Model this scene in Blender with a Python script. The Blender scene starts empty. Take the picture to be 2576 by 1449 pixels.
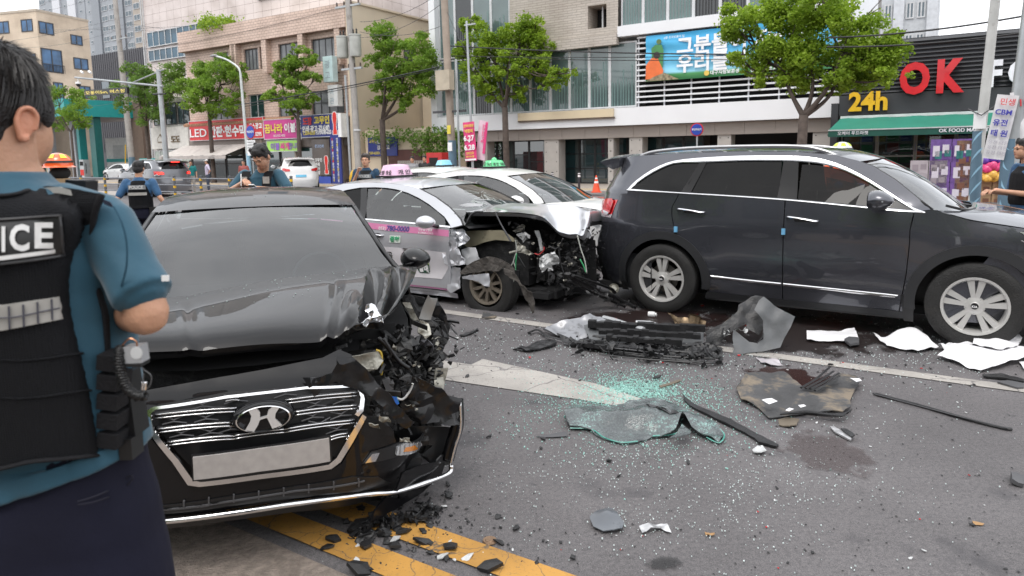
import bpy, bmesh, math, random
from mathutils import Vector as V, Matrix as M, noise
from mathutils.geometry import delaunay_2d_cdt
rnd = random.Random(7)
R = math.radians
sc = bpy.context.scene
col = sc.collection
# ---------------------------------------------------------------- camera, world, sun, exposure
FL, Y0, CH = 1717.0,599.0,1.72
cam = bpy.data.cameras.new('camera'); camo = bpy.data.objects.new('camera', cam); col.objects.link(camo)
cam.sensor_width = 36; cam.lens = 36 * FL / 2576; cam.shift_y = (Y0 - 724.5) / 2576
cam.clip_start = .05; cam.clip_end = 3000
CR = M.Rotation(R(83),3, 'X') @ M.Rotation(R(-.95),3, 'Z')
camo.matrix_world = M.Translation((0,0, CH)) @ CR.to_4x4()
cam.dof.use_dof = True; cam.dof.focus_distance = 4.6; cam.dof.aperture_fstop = 5.0
sc.camera = camo
w = bpy.data.worlds.new('World'); sc.world = w; w.use_nodes = True
nt = w.node_tree; nt.nodes.clear()
sky = nt.nodes.new('ShaderNodeTexSky'); sky.sky_type = 'NISHITA'; sky.sun_disc = False
SUN_EL, SUN_AZ = 62,200
sky.sun_elevation = R(SUN_EL); sky.sun_rotation = R(SUN_AZ); sky.dust_density = 6; sky.air_density = 1.0
tc = nt.nodes.new('ShaderNodeTexCoord'); nz = nt.nodes.new('ShaderNodeTexNoise')
nz.inputs['Scale'].default_value = 2.2; nz.inputs['Detail'].default_value = 5; nz.inputs['Roughness'].default_value = .55
mp = nt.nodes.new('ShaderNodeMapping'); mp.inputs['Scale'].default_value = (1,1,2.6)
nt.links.new(tc.outputs['Generated'], mp.inputs[0]); nt.links.new(mp.outputs[0], nz.inputs['Vector'])
cr = nt.nodes.new('ShaderNodeValToRGB')
cr.color_ramp.elements[0].position = .32; cr.color_ramp.elements[0].color = (9.6,9.9,10.4,1)
cr.color_ramp.elements[1].position = .68; cr.color_ramp.elements[1].color = (14.5,14.6,14.8,1)
nt.links.new(nz.outputs['Fac'], cr.inputs[0])
mx = nt.nodes.new('ShaderNodeMix'); mx.data_type = 'RGBA'; mx.inputs[0].default_value = .86
nt.links.new(sky.outputs[0], mx.inputs[6]); nt.links.new(cr.outputs[0], mx.inputs[7])
bg = nt.nodes.new('ShaderNodeBackground'); bg.inputs['Strength'].default_value = .095
out = nt.nodes.new('ShaderNodeOutputWorld')
nt.links.new(mx.outputs[2], bg.inputs[0]); nt.links.new(bg.outputs[0], out.inputs[0])
sl = bpy.data.lights.new('sun', 'SUN'); sl.energy = .9; sl.angle = R(25); sl.color = (1,.97,.93)
so = bpy.data.objects.new('sun', sl); col.objects.link(so)
so.rotation_euler = (R(90 - SUN_EL),0, R(180 - SUN_AZ)); so.location = (0,0,30)
sc.view_settings.view_transform = 'Standard'; sc.view_settings.look = 'None'
sc.view_settings.gamma = 1; sc.view_settings.use_curve_mapping = False; sc.view_settings.exposure = 0.72
sc.render.engine = 'CYCLES'
try:
 sc.cycles.max_bounces = 8; sc.cycles.transparent_max_bounces = 16; sc.cycles.caustics_reflective = False; sc.cycles.caustics_refractive = False
except Exception: pass
def ray(px, py):
 return CR @ V(((px - 1288) / FL,(Y0 - py) / FL,-1.0))
def G(px, py, z=0.0):
 d = ray(px, py); k = (z - CH) / d.z; return V((d.x * k, d.y * k, z))
RA = 32.0
U = V((math.cos(R(RA)),-math.sin(R(RA)),0)); N = V((math.sin(R(RA)), math.cos(R(RA)),0))
RM = M.Rotation(R(-RA),4, 'Z')
def RF(u, t, z=0.0): return U * u + N * t + V((0,0, z))
def FU(px, py, t):
 d = ray(px, py); k = t / N.dot(d); p = d * k; return p.dot(U), p.z + CH
def DEP(px, py, dist):
 d = ray(px, py); k = dist / d.y; return V((d.x * k, dist, CH + d.z * k))
# ---------------------------------------------------------------- materials
MATS = {}
def mat(name, c, r=.5, m=0.0, coat=0.0, v=.12, vs=3.0, bump=0.0, bs=40.0, spec=.5, emit=0.0, sheen=0.0, dirt=None, ds=1.5, dl=.55, coatr=.03):
 if name in MATS: return MATS[name]
 mt = bpy.data.materials.new(name); mt.use_nodes = True; n = mt.node_tree; L = n.links.new
 b = n.nodes['Principled BSDF']; tcn = n.nodes.new('ShaderNodeTexCoord')
 nn = n.nodes.new('ShaderNodeTexNoise'); nn.inputs['Scale'].default_value = vs; nn.inputs['Detail'].default_value = 6
 L(tcn.outputs['Object'], nn.inputs['Vector'])
 rp = n.nodes.new('ShaderNodeValToRGB')
 rp.color_ramp.elements[0].position = .3; rp.color_ramp.elements[1].position = .7
 rp.color_ramp.elements[0].color = (c[0] * (1 - v), c[1] * (1 - v), c[2] * (1 - v),1)
 rp.color_ramp.elements[1].color = (min(1, c[0] * (1 + v)), min(1, c[1] * (1 + v)), min(1, c[2] * (1 + v)),1)
 L(nn.outputs['Fac'], rp.inputs[0]); last = rp.outputs[0]
 if dirt:
  n2 = n.nodes.new('ShaderNodeTexNoise'); n2.inputs['Scale'].default_value = ds; n2.inputs['Detail'].default_value = 8; n2.inputs['Roughness'].default_value = .65
  L(tcn.outputs['Object'], n2.inputs['Vector'])
  r2 = n.nodes.new('ShaderNodeValToRGB'); r2.color_ramp.elements[0].position = dl; r2.color_ramp.elements[1].position = dl + .12
  L(n2.outputs['Fac'], r2.inputs[0])
  mm = n.nodes.new('ShaderNodeMix'); mm.data_type = 'RGBA'; L(r2.outputs[0], mm.inputs[0]); L(last, mm.inputs[6]); mm.inputs[7].default_value = (*dirt,1)
  last = mm.outputs[2]
 L(last, b.inputs['Base Color'])
 b.inputs['Roughness'].default_value = r; b.inputs['Metallic'].default_value = m
 b.inputs['Coat Weight'].default_value = coat; b.inputs['Coat Roughness'].default_value = coatr
 b.inputs['Specular IOR Level'].default_value = spec
 if sheen: b.inputs['Sheen Weight'].default_value = sheen
 if emit: L(last, b.inputs['Emission Color']); b.inputs['Emission Strength'].default_value = emit
 if bump:
  nb = n.nodes.new('ShaderNodeTexNoise'); nb.inputs['Scale'].default_value = bs; nb.inputs['Detail'].default_value = 5
  L(tcn.outputs['Object'], nb.inputs['Vector'])
  bp = n.nodes.new('ShaderNodeBump'); bp.inputs['Strength'].default_value = min(1, bump); bp.inputs['Distance'].default_value = .02 * max(1, bump)
  L(nb.outputs['Fac'], bp.inputs['Height']); L(bp.outputs[0], b.inputs['Normal'])
 MATS[name] = mt; return mt
def glassmat(name, tint, refl=1.5, rough=0.0, boost=1.0, haze=0.0):
 if name in MATS: return MATS[name]
 mt = bpy.data.materials.new(name); mt.use_nodes = True; n = mt.node_tree; n.nodes.clear(); L = n.links.new
 o = n.nodes.new('ShaderNodeOutputMaterial'); t = n.nodes.new('ShaderNodeBsdfTransparent'); t.inputs[0].default_value = (*tint,1)
 g = n.nodes.new('ShaderNodeBsdfGlossy'); g.inputs['Roughness'].default_value = rough; g.inputs[0].default_value = (1,1,1,1)
 f = n.nodes.new('ShaderNodeFresnel'); f.inputs[0].default_value = refl
 ml = n.nodes.new('ShaderNodeMath'); ml.operation = 'MULTIPLY_ADD'; ml.use_clamp = True; ml.inputs[1].default_value = boost; ml.inputs[2].default_value = haze
 L(f.outputs[0], ml.inputs[0])
 mxs = n.nodes.new('ShaderNodeMixShader'); L(ml.outputs[0], mxs.inputs[0]); L(t.outputs[0], mxs.inputs[1]); L(g.outputs[0], mxs.inputs[2]); L(mxs.outputs[0], o.inputs[0])
 MATS[name] = mt; return mt
# ---------------------------------------------------------------- mesh helpers
def tag(o, label=None, cat=None, group=None, kind=None):
 if label: o['label'] = label
 if cat: o['category'] = cat
 if group: o['group'] = group
 if kind: o['kind'] = kind
 return o
def thing(name, label, cat, loc=(0,0,0), rz=0.0, group=None, mtx=None):
 o = bpy.data.objects.new(name, None); col.objects.link(o); o.empty_display_size = .1
 if mtx is not None: o.matrix_world = mtx
 else: o.location = loc; o.rotation_euler = (0,0, rz)
 return tag(o, label, cat, group)
def link(name, me, parent=None):
 o = bpy.data.objects.new(name, me); col.objects.link(o)
 if parent is not None: o.parent = parent
 return o
class MB:
 def __init__(s): s.v = []; s.f = []; s.mi = []; s.cur = 0
 def add(s, vs, fs):
  k = len(s.v); s.v += [V(p) for p in vs]; s.f += [[i + k for i in f] for f in fs]; s.mi += [s.cur] * len(fs); return s
 def box(s, c, d, rot=None, taper=1.0):
  x, y, z = d[0] / 2, d[1] / 2, d[2] / 2; c = V(c)
  vs = [V((-x,-y,-z)), V((x,-y,-z)), V((x, y,-z)), V((-x, y,-z)), V((-x * taper,-y * taper, z)), V((x * taper,-y * taper, z)), V((x * taper, y * taper, z)), V((-x * taper, y * taper, z))]
  if rot is not None: vs = [rot @ q for q in vs]
  return s.add([q + c for q in vs],[(0,3,2,1),(4,5,6,7),(0,1,5,4),(1,2,6,5),(2,3,7,6),(3,0,4,7)])
 def b6(s, x0, x1, y0, y1, z0, z1): return s.box(((x0 + x1) / 2,(y0 + y1) / 2,(z0 + z1) / 2),(abs(x1 - x0), abs(y1 - y0), abs(z1 - z0)))
 def tube(s, pts, r, n=8, cap=True, flat=1.0):
  pts = [V(p) for p in pts]; rs = r if isinstance(r,(list, tuple)) else [r] * len(pts)
  rings = []; up = None
  for i, p in enumerate(pts):
   a = pts[max(0, i - 1)]; b = pts[min(len(pts) - 1, i + 1)]; d = (b - a)
   d = d.normalized() if d.length > 1e-9 else V((0,0,1))
   if up is None: up = V((0,0,1)) if abs(d.z) < .9 else V((1,0,0))
   x = d.cross(up).normalized(); up = x.cross(d).normalized()
   rings.append([p + x * rs[i] * math.cos(2 * math.pi * k / n) + up * rs[i] * flat * math.sin(2 * math.pi * k / n) for k in range(n)])
  vs = [q for g in rings for q in g]; fs = []
  for i in range(len(pts) - 1):
   for k in range(n): fs.append((i * n + k, i * n + (k + 1) % n,(i + 1) * n + (k + 1) % n,(i + 1) * n + k))
  if cap: fs += [tuple(range(n - 1,-1,-1)), tuple((len(pts) - 1) * n + k for k in range(n))]
  return s.add(vs, fs)
 def lathe(s, prof, n=24, mtx=None, close=False):
  vs = []
  for (r_, z_) in prof:
   for k in range(n):
    a = 2 * math.pi * k / n; vs.append(V((r_ * math.cos(a), r_ * math.sin(a), z_)))
  if mtx is not None: vs = [mtx @ q for q in vs]
  fs = []; m_ = len(prof)
  for i in range(m_ - (0 if close else 1)):
   j = (i + 1) % m_
   for k in range(n): fs.append((i * n + k, i * n + (k + 1) % n, j * n + (k + 1) % n, j * n + k))
  return s.add(vs, fs)
 def grid(s, fn, nu, nv, flip=False):
  vs = [fn(i / nu, j / nv) for i in range(nu + 1) for j in range(nv + 1)]; fs = []
  for i in range(nu):
   for j in range(nv):
    a = i * (nv + 1) + j; q = (a, a + nv + 1, a + nv + 2, a + 1); fs.append(q[::-1] if flip else q)
  return s.add(vs, fs)
 def prism(s, poly, d, mtx=None):
  n = len(poly); vs = [V((p[0], p[1],0)) for p in poly] + [V((p[0], p[1], d)) for p in poly]
  if mtx is not None: vs = [mtx @ q for q in vs]
  return s.add(vs,[tuple(range(n - 1,-1,-1)), tuple(range(n,2 * n))] + [(i,(i + 1) % n, n + (i + 1) % n, n + i) for i in range(n)])
 def ball(s, c, r, nu=10, nv=7, mtx=None):
  rr = r if isinstance(r,(tuple, list)) else (r, r, r); c = V(c)
  vs = []
  for j in range(nv + 1):
   a = math.pi * j / nv
   for i in range(nu):
    b = 2 * math.pi * i / nu; q = V((rr[0] * math.sin(a) * math.cos(b), rr[1] * math.sin(a) * math.sin(b), rr[2] * math.cos(a)))
    vs.append((mtx @ q if mtx is not None else q) + c)
  return s.add(vs,[(j * nu + i,(j + 1) * nu + i,(j + 1) * nu + (i + 1) % nu, j * nu + (i + 1) % nu) for j in range(nv) for i in range(nu)])
 def mesh(s, name, mats, smooth=False):
  me = bpy.data.meshes.new(name); me.from_pydata([tuple(q) for q in s.v],[], s.f)
  for m_ in (mats if isinstance(mats,(list, tuple)) else [mats]): me.materials.append(m_)
  if any(s.mi): me.polygons.foreach_set('material_index', s.mi)
  if smooth:
   me.polygons.foreach_set('use_smooth',[True] * len(me.polygons))
   if smooth is not True:
    bm = bmesh.new(); bm.from_mesh(me); bmesh.ops.remove_doubles(bm, verts=bm.verts, dist=1e-5)
    for e in bm.edges:
     if len(e.link_faces) == 2 and e.calc_face_angle(0) > R(smooth): e.smooth = False
    bm.to_mesh(me); bm.free()
  me.update(); return me
 def build(s, name, mats, parent=None, smooth=False, **k):
  return tag(link(name, s.mesh(name, mats, smooth), parent), **k)
def bx(name, m, parent, *b6, **k): return MB().b6(*b6).build(name, m, parent, **k)
def crv(pts, n=8, closed=False):
 P = [V(p) for p in pts]; o = []; L = len(P)
 rng = range(L if closed else L - 1)
 for i in rng:
  a, b, c, d = (P[(i - 1) % L], P[i], P[(i + 1) % L], P[(i + 2) % L]) if closed else (P[max(0, i - 1)], P[i], P[i + 1], P[min(L - 1, i + 2)])
  for k in range(n):
   t = k / n; o.append(.5 * ((2 * b) + (c - a) * t + (2 * a - 5 * b + 4 * c - d) * t * t + (3 * b - a - 3 * c + d) * t ** 3))
 if not closed: o.append(P[-1])
 return o
def interp(tab, x):
 if x <= tab[0][0]: return tab[0][1]
 for i in range(len(tab) - 1):
  if x <= tab[i + 1][0]:
   x0, y0 = tab[i]; x1, y1 = tab[i + 1]; t = (x - x0) / (x1 - x0)
   ym = tab[i - 1] if i else None; yp = tab[i + 2] if i + 2 < len(tab) else None
   m0 = (y1 - ym[1]) / (x1 - ym[0]) if ym else (y1 - y0) / (x1 - x0)
   m1 = (yp[1] - y0) / (yp[0] - x0) if yp else (y1 - y0) / (x1 - x0)
   h = x1 - x0; t2 = t * t; t3 = t2 * t
   return (2 * t3 - 3 * t2 + 1) * y0 + (t3 - 2 * t2 + t) * h * m0 + (-2 * t3 + 3 * t2) * y1 + (t3 - t2) * h * m1
 return tab[-1][1]
def resamp(poly, d):
 o = []; n = len(poly)
 for i in range(n):
  a, b = V(poly[i][:2]), V(poly[(i + 1) % n][:2]); k = max(1, int((b - a).length / d))
  o += [a + (b - a) * (j / k) for j in range(k)]
 return o
def tri(poly, ds, holes=()):
 loops = [resamp(poly, ds)] + [resamp(h, ds) for h in holes]
 pts = []; edges = []
 for lp in loops:
  k = len(pts); pts += lp; edges += [(k + i, k + (i + 1) % len(lp)) for i in range(len(lp))]
 xs = [p.x for p in loops[0]]; ys = [p.y for p in loops[0]]
 def inside(x, y, lp):
  c = False; n = len(lp); j = n - 1
  for i in range(n):
   if (lp[i].y > y) != (lp[j].y > y) and x < (lp[j].x - lp[i].x) * (y - lp[i].y) / (lp[j].y - lp[i].y) + lp[i].x: c = not c
   j = i
  return c
 y = min(ys) + ds * .5; row = 0
 gp = []
 while y < max(ys):
  x = min(xs) + ds * (.5 if row % 2 else 1.0)
  while x < max(xs):
   if inside(x, y, loops[0]) and not any(inside(x, y, h) for h in loops[1:]): gp.append(V((x, y)))
   x += ds
  y += ds * .87; row += 1
 b2 = (ds * .45) ** 2
 bp = list(pts)
 gp = [g for g in gp if all((g - q).length_squared > b2 for q in bp)]
 pts += gp
 vs, es, fs, *_ = delaunay_2d_cdt(pts, edges,[],0,1e-6)
 res = []
 for f in fs:
  c = (vs[f[0]] + vs[f[1]] + vs[f[2]]) / 3
  if inside(c.x, c.y, loops[0]) and not any(inside(c.x, c.y, h) for h in loops[1:]): res.append(f)
 return vs, res
def sheet(mb, poly, fn, ds, th=0.0, holes=(), flip=False):
 vs, fs = tri(poly, ds, holes)
 P = [fn(q.x, q.y) for q in vs]
 if flip: fs = [f[::-1] for f in fs]
 if th:
  nr = [V((0,0,0)) for _ in P]
  for f in fs:
   c = (P[f[1]] - P[f[0]]).cross(P[f[2]] - P[f[0]])
   for i in f: nr[i] += c
  B = [p - n_.normalized() * th if n_.length else p for p, n_ in zip(P, nr)]
  k = len(P); cnt = {}
  for f in fs:
   for i in range(len(f)):
    e = (f[i], f[(i + 1) % len(f)]); cnt[e] = 1
  rim = [(e[1], e[0], e[0] + k, e[1] + k) for e in cnt if (e[1], e[0]) not in cnt]
  mb.add(P + B,[tuple(f) for f in fs] + [tuple(i + k for i in f[::-1]) for f in fs] + rim)
 else: mb.add(P,[tuple(f) for f in fs])
 return mb
def copy_tree(o, parent=None):
 c = o.copy(); col.objects.link(c); c.parent = parent
 for ch in list(o.children): copy_tree(ch, c)
 return c
SC2 = bpy.data.scenes.new('workshop')
def _eval(objs):
 for o in objs: SC2.collection.objects.link(o)
 vl = SC2.view_layers[0]; vl.update(); dg = vl.depsgraph
 if dg is None:
  with bpy.context.temp_override(scene=SC2, view_layer=vl): dg = bpy.context.evaluated_depsgraph_get()
 ms = [bpy.data.meshes.new_from_object(o.evaluated_get(dg)) for o in objs]
 for o in objs: bpy.data.objects.remove(o)
 return ms
def remesh(mb, voxel, smooth=2):
 me = mb.mesh('tmp',[]); o = bpy.data.objects.new('tmp', me)
 m1 = o.modifiers.new('a', 'REMESH'); m1.mode = 'VOXEL'; m1.voxel_size = voxel; m1.use_smooth_shade = True
 if smooth: m2 = o.modifiers.new('b', 'SMOOTH'); m2.iterations = smooth; m2.factor = .5
 r_ = _eval([o])[0]; bpy.data.meshes.remove(me); return r_
TQ = []
def text(s, size, m, parent, mtx, name='lettering', bold=0.0, ext=.002, align='LEFT', width=None, sx=1.0, **k):
 cu = bpy.data.curves.new(name, 'FONT'); cu.body = s; cu.size = size; cu.offset = bold * size; cu.extrude = ext; cu.align_x = align; cu.resolution_u = 3
 o = bpy.data.objects.new('tmp', cu); TQ.append((o, cu, m, parent, mtx, name, width, sx, k))
def flush_text():
 ms = _eval([q[0] for q in TQ]); bpy.data.scenes.remove(SC2)
 for (o, cu, m, parent, mtx, name, width, sx, k), me in zip(TQ, ms):
  bpy.data.curves.remove(cu)
  if not me.vertices: continue
  if width:
   xs = [q.co.x for q in me.vertices]; sx = width / (max(xs) - min(xs)); x0 = min(xs)
   for q in me.vertices: q.co.x = (q.co.x - x0) * sx
  elif sx != 1.0:
   for q in me.vertices: q.co.x *= sx
  wrap = k.pop('wrap', None)
  me.transform(mtx)
  if wrap:
   for q in me.vertices: q.co = wrap(q.co)
  me.materials.clear(); me.materials.append(m); me.name = name
  tag(link(name, me, parent), **k)
FACE = M(((1,0,0,0),(0,0,-1,0),(0,1,0,0),(0,0,0,1)))
def tfront(x, y, z): return M.Translation((x, y, z)) @ FACE
# ================================================================ SETTING
def asphalt():
 mt = bpy.data.materials.new('asphalt'); mt.use_nodes = True; n = mt.node_tree; L = n.links.new; b = n.nodes['Principled BSDF']
 t = n.nodes.new('ShaderNodeTexCoord')
 def noi(s, d=6, ro=.6):
  q = n.nodes.new('ShaderNodeTexNoise'); q.inputs['Scale'].default_value = s; q.inputs['Detail'].default_value = d; q.inputs['Roughness'].default_value = ro; L(t.outputs['Object'], q.inputs['Vector']); return q.outputs['Fac']
 def ramp(i, stops):
  q = n.nodes.new('ShaderNodeValToRGB'); e = q.color_ramp.elements; e[0].position, e[0].color = stops[0][0],(*stops[0][1],1); e[1].position, e[1].color = stops[-1][0],(*stops[-1][1],1)
  for p, c in stops[1:-1]: x = e.new(p); x.color = (*c,1)
  L(i, q.inputs[0]); return q.outputs[0]
 def mix(f, a, c, mode='MIX'):
  q = n.nodes.new('ShaderNodeMix'); q.data_type = 'RGBA'; q.blend_type = mode
  if isinstance(f, float): q.inputs[0].default_value = f
  else: L(f, q.inputs[0])
  L(a, q.inputs[6])
  if isinstance(c, tuple): q.inputs[7].default_value = (*c,1)
  else: L(c, q.inputs[7])
  return q.outputs[2]
 base = ramp(noi(.9,7),[(.3,(.098,.092,.0945)),(.7,(.147,.138,.141))])
 grain = ramp(noi(170,3,.8),[(.32,(.35,.35,.36)),(.5,(.95,.95,.95)),(.7,(1.7,1.68,1.66))])
 c = mix(.85, base, grain, 'MULTIPLY')
 g2 = ramp(noi(46,4,.75),[(.34,(.62,.62,.63)),(.5,(1,1,1)),(.68,(1.32,1.3,1.28))]); c = mix(.8, c, g2, 'MULTIPLY')
 vo = n.nodes.new('ShaderNodeTexVoronoi'); vo.inputs['Scale'].default_value = 95; L(t.outputs['Object'], vo.inputs['Vector'])
 pits = ramp(vo.outputs['Distance'],[(.08,(1,1,1)),(.2,(0,0,0))])
 sel = ramp(vo.outputs['Color'],[(.72,(0,0,0)),(.76,(1,1,1))])
 pf = mix(1.0, pits, sel, 'MULTIPLY'); c = mix(pf, c,(.02,.02,.022))
 st = ramp(noi(1.7,5,.55),[(.6,(0,0,0)),(.7,(.75,.75,.75))]); c = mix(st, c,(.05,.048,.053))
 st2 = ramp(noi(4.6,6,.6),[(.66,(0,0,0)),(.72,(.7,.7,.7))]); c = mix(st2, c,(.045,.045,.05))
 # fine cracks
 nz_ = n.nodes.new('ShaderNodeTexNoise'); nz_.inputs['Scale'].default_value = 3; nz_.inputs['Detail'].default_value = 8; L(t.outputs['Object'], nz_.inputs['Vector'])
 ad = n.nodes.new('ShaderNodeVectorMath'); ad.operation = 'MULTIPLY_ADD'; L(nz_.outputs['Color'], ad.inputs[0]); ad.inputs[1].default_value = (.5,.5,.5); L(t.outputs['Object'], ad.inputs[2])
 v2 = n.nodes.new('ShaderNodeTexVoronoi'); v2.feature = 'DISTANCE_TO_EDGE'; v2.inputs['Scale'].default_value = .45; L(ad.outputs[0], v2.inputs['Vector'])
 crk = ramp(v2.outputs['Distance'],[(.0,(.28,.28,.28)),(.002,(0,0,0))]); c = mix(crk, c,(.03,.03,.033))
 L(c, b.inputs['Base Color'])
 rr = n.nodes.new('ShaderNodeMapRange'); rr.inputs[3].default_value = .55; rr.inputs[4].default_value = .85; L(noi(2.2), rr.inputs[0]); L(rr.outputs[0], b.inputs['Roughness'])
 bp = n.nodes.new('ShaderNodeBump'); bp.inputs['Strength'].default_value = .8; bp.inputs['Distance'].default_value = .006; L(noi(120,4,.75), bp.inputs['Height']); L(bp.outputs[0], b.inputs['Normal'])
 return mt
M_ASPH = asphalt()
def paintmat(name, c, worn, amt=.5, cs=6.0):
 mt = bpy.data.materials.new(name); mt.use_nodes = True; n = mt.node_tree; L = n.links.new; b = n.nodes['Principled BSDF']
 t = n.nodes.new('ShaderNodeTexCoord')
 a = n.nodes.new('ShaderNodeTexNoise'); a.inputs['Scale'].default_value = 60; a.inputs['Detail'].default_value = 6; a.inputs['Roughness'].default_value = .8; L(t.outputs['Object'], a.inputs['Vector'])
 r1 = n.nodes.new('ShaderNodeValToRGB'); r1.color_ramp.elements[0].position = amt + .1; r1.color_ramp.elements[1].position = amt + .2; L(a.outputs['Fac'], r1.inputs[0])
 g = n.nodes.new('ShaderNodeTexNoise'); g.inputs['Scale'].default_value = 3; g.inputs['Detail'].default_value = 7; L(t.outputs['Object'], g.inputs['Vector'])
 r2 = n.nodes.new('ShaderNodeValToRGB'); r2.color_ramp.elements[0].position = .3; r2.color_ramp.elements[0].color = tuple(x * .72 for x in c) + (1,); r2.color_ramp.elements[1].position = .62; r2.color_ramp.elements[1].color = (*c,1); L(g.outputs['Fac'], r2.inputs[0])
 m1 = n.nodes.new('ShaderNodeMix'); m1.data_type = 'RGBA'; L(r1.outputs[0], m1.inputs[0]); L(r2.outputs[0], m1.inputs[6]); m1.inputs[7].default_value = (*worn,1)
 ad = n.nodes.new('ShaderNodeVectorMath'); ad.operation = 'MULTIPLY_ADD'; L(g.outputs['Color'], ad.inputs[0]); ad.inputs[1].default_value = (.25,.25,.25); L(t.outputs['Object'], ad.inputs[2])
 v = n.nodes.new('ShaderNodeTexVoronoi'); v.feature = 'DISTANCE_TO_EDGE'; v.inputs['Scale'].default_value = cs; L(ad.outputs[0], v.inputs['Vector'])
 r3 = n.nodes.new('ShaderNodeValToRGB'); r3.color_ramp.elements[0].color = (1,1,1,1); r3.color_ramp.elements[1].position = .012; r3.color_ramp.elements[1].color = (0,0,0,1); L(v.outputs['Distance'], r3.inputs[0])
 m2 = n.nodes.new('ShaderNodeMix'); m2.data_type = 'RGBA'; L(r3.outputs[0], m2.inputs[0]); L(m1.outputs[2], m2.inputs[6]); m2.inputs[7].default_value = (*worn,1)
 L(m2.outputs[2], b.inputs['Base Color']); b.inputs['Roughness'].default_value = .7
 bp = n.nodes.new('ShaderNodeBump'); bp.inputs['Strength'].default_value = .7; bp.inputs['Distance'].default_value = .004; L(a.outputs['Fac'], bp.inputs['Height']); L(bp.outputs[0], b.inputs['Normal'])
 return mt
M_WHITEP = paintmat('white_road_paint',(.40,.375,.345),(.13,.12,.12),.46,1.6)
M_YELP = paintmat('yellow_road_paint',(.50,.26,.055),(.09,.075,.06),.47,4.5)
M_CONC = mat('concrete',(.30,.27,.24), r=.85, bump=.5, bs=60, v=.2, vs=4, dirt=(.19,.17,.15), ds=3)
M_APRON = mat('apron_concrete',(.235,.195,.165), r=.85, bump=.8, bs=90, v=.25, vs=25, dirt=(.16,.13,.11), ds=9, dl=.52)
M_REDP = mat('red_surface',(.30,.085,.06), r=.85, bump=.3, bs=60, v=.2)
M_BLACK = mat('black_plastic',(.012,.012,.013), r=.4, v=.3, vs=9)
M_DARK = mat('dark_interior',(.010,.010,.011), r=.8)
def quad_sheet(name, m, pts, **k):
 return MB().add([V(p) for p in pts],[tuple(range(len(pts)))]).build(name, m, None, **k)
def rf_sheet(name, m, u0, u1, t0, t1, z, **k): return quad_sheet(name, m,[RF(u0, t0, z), RF(u1, t0, z), RF(u1, t1, z), RF(u0, t1, z)], **k)
gb = MB()
gb.grid(lambda a, b: V((-900 + 1800 * a,-500 + 1700 * b,0)),12,12, flip=False); gb.build('road', M_ASPH, None, kind='structure')
rf_sheet('concrete_apron', M_APRON,-25,12,-4.5,1.86,.004, kind='structure')
rf_sheet('yellow_line', M_YELP,-25,12,1.93,2.08,.008, kind='structure')
rf_sheet('yellow_line', M_YELP,-25,12,2.17,2.33,.008, kind='structure')
rf_sheet('white_lane_line', M_WHITEP,-30,16,5.80,5.95,.006, kind='structure')
quad_sheet('white_arrow_marking', M_WHITEP,[G(*p,.006) for p in ((900,925),(1050,945),(1480,1008),(1790,1062),(1500,965),(1215,903),(1185,917),(1050,897),(900,874))], kind='structure')
rf_sheet('white_lane_line', M_WHITEP,-60,30,9.1,9.22,.005, kind='structure')
rf_sheet('white_lane_line', M_WHITEP,-60,30,12.4,12.52,.005, kind='structure')
# far side of the road: red lane, kerb, pavement
rf_sheet('red_cycle_lane', M_REDP,-16,40,22.8,24.6,.006, kind='structure')
rf_sheet('pale_side_lane', mat('pale_paving',(.34,.31,.29), r=.9, bump=.3, v=.15),-60,40,18.5,21.5,.004, kind='structure')
kb = MB()
for i in range(110):
 u = -60 + i
 kb.b6(u + .004, u + .996,0,.18,-.1,.13)
M_KERB = mat('kerb_stone',(.32,.31,.30), r=.8, bump=.3, v=.2)
o = kb.build('kerb', M_KERB, None, kind='structure'); o.matrix_world = M.Translation(RF(0,26.2)) @ RM
def pavermat(name, c1, c2, s):
 mt = bpy.data.materials.new(name); mt.use_nodes = True; n = mt.node_tree; L = n.links.new; b = n.nodes['Principled BSDF']
 t = n.nodes.new('ShaderNodeTexCoord'); k = n.nodes.new('ShaderNodeTexBrick'); k.inputs['Scale'].default_value = s
 k.inputs['Color1'].default_value = (*c1,1); k.inputs['Color2'].default_value = (*c2,1); k.inputs['Mortar'].default_value = tuple(x * .45 for x in c1) + (1,); k.inputs['Mortar Size'].default_value = .012
 mp_ = n.nodes.new('ShaderNodeMapping'); L(t.outputs['Object'], mp_.inputs[0]); L(mp_.outputs[0], k.inputs['Vector']); L(k.outputs['Color'], b.inputs['Base Color'])
 b.inputs['Roughness'].default_value = .85
 bp = n.nodes.new('ShaderNodeBump'); bp.inputs['Distance'].default_value = .01; bp.invert = True; L(k.outputs['Fac'], bp.inputs['Height']); L(bp.outputs[0], b.inputs['Normal'])
 return mt, mp_
M_PAVE, _ = pavermat('pavement_pavers',(.40,.35,.31),(.46,.40,.34),4)
o = MB().b6(-60,50,0,20,-.1,.125).build('pavement', M_PAVE, None, kind='structure'); o.matrix_world = M.Translation(RF(0,26.38)) @ RM
o = MB().b6(-60,50,0,.35,0,.004).build('tactile_strip', mat('tactile_yellow',(.55,.38,.14), r=.8, bump=.4), None, kind='structure'); o.matrix_world = M.Translation(RF(0,27.4,.126)) @ RM
# a worn survey stud by the yellow line
o = MB().lathe([(0,.008),(.018,.009),(.02,.006),(.03,.007),(.033,.0)],20).build('survey_stud', mat('worn_brass',(.30,.20,.13), r=.45, m=.7, bump=.4, bs=200), None, smooth=30)
tag(o, 'small round brass survey stud set in the asphalt beside the yellow line', 'road stud'); o.location = G(1232,1361,.004)
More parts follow.
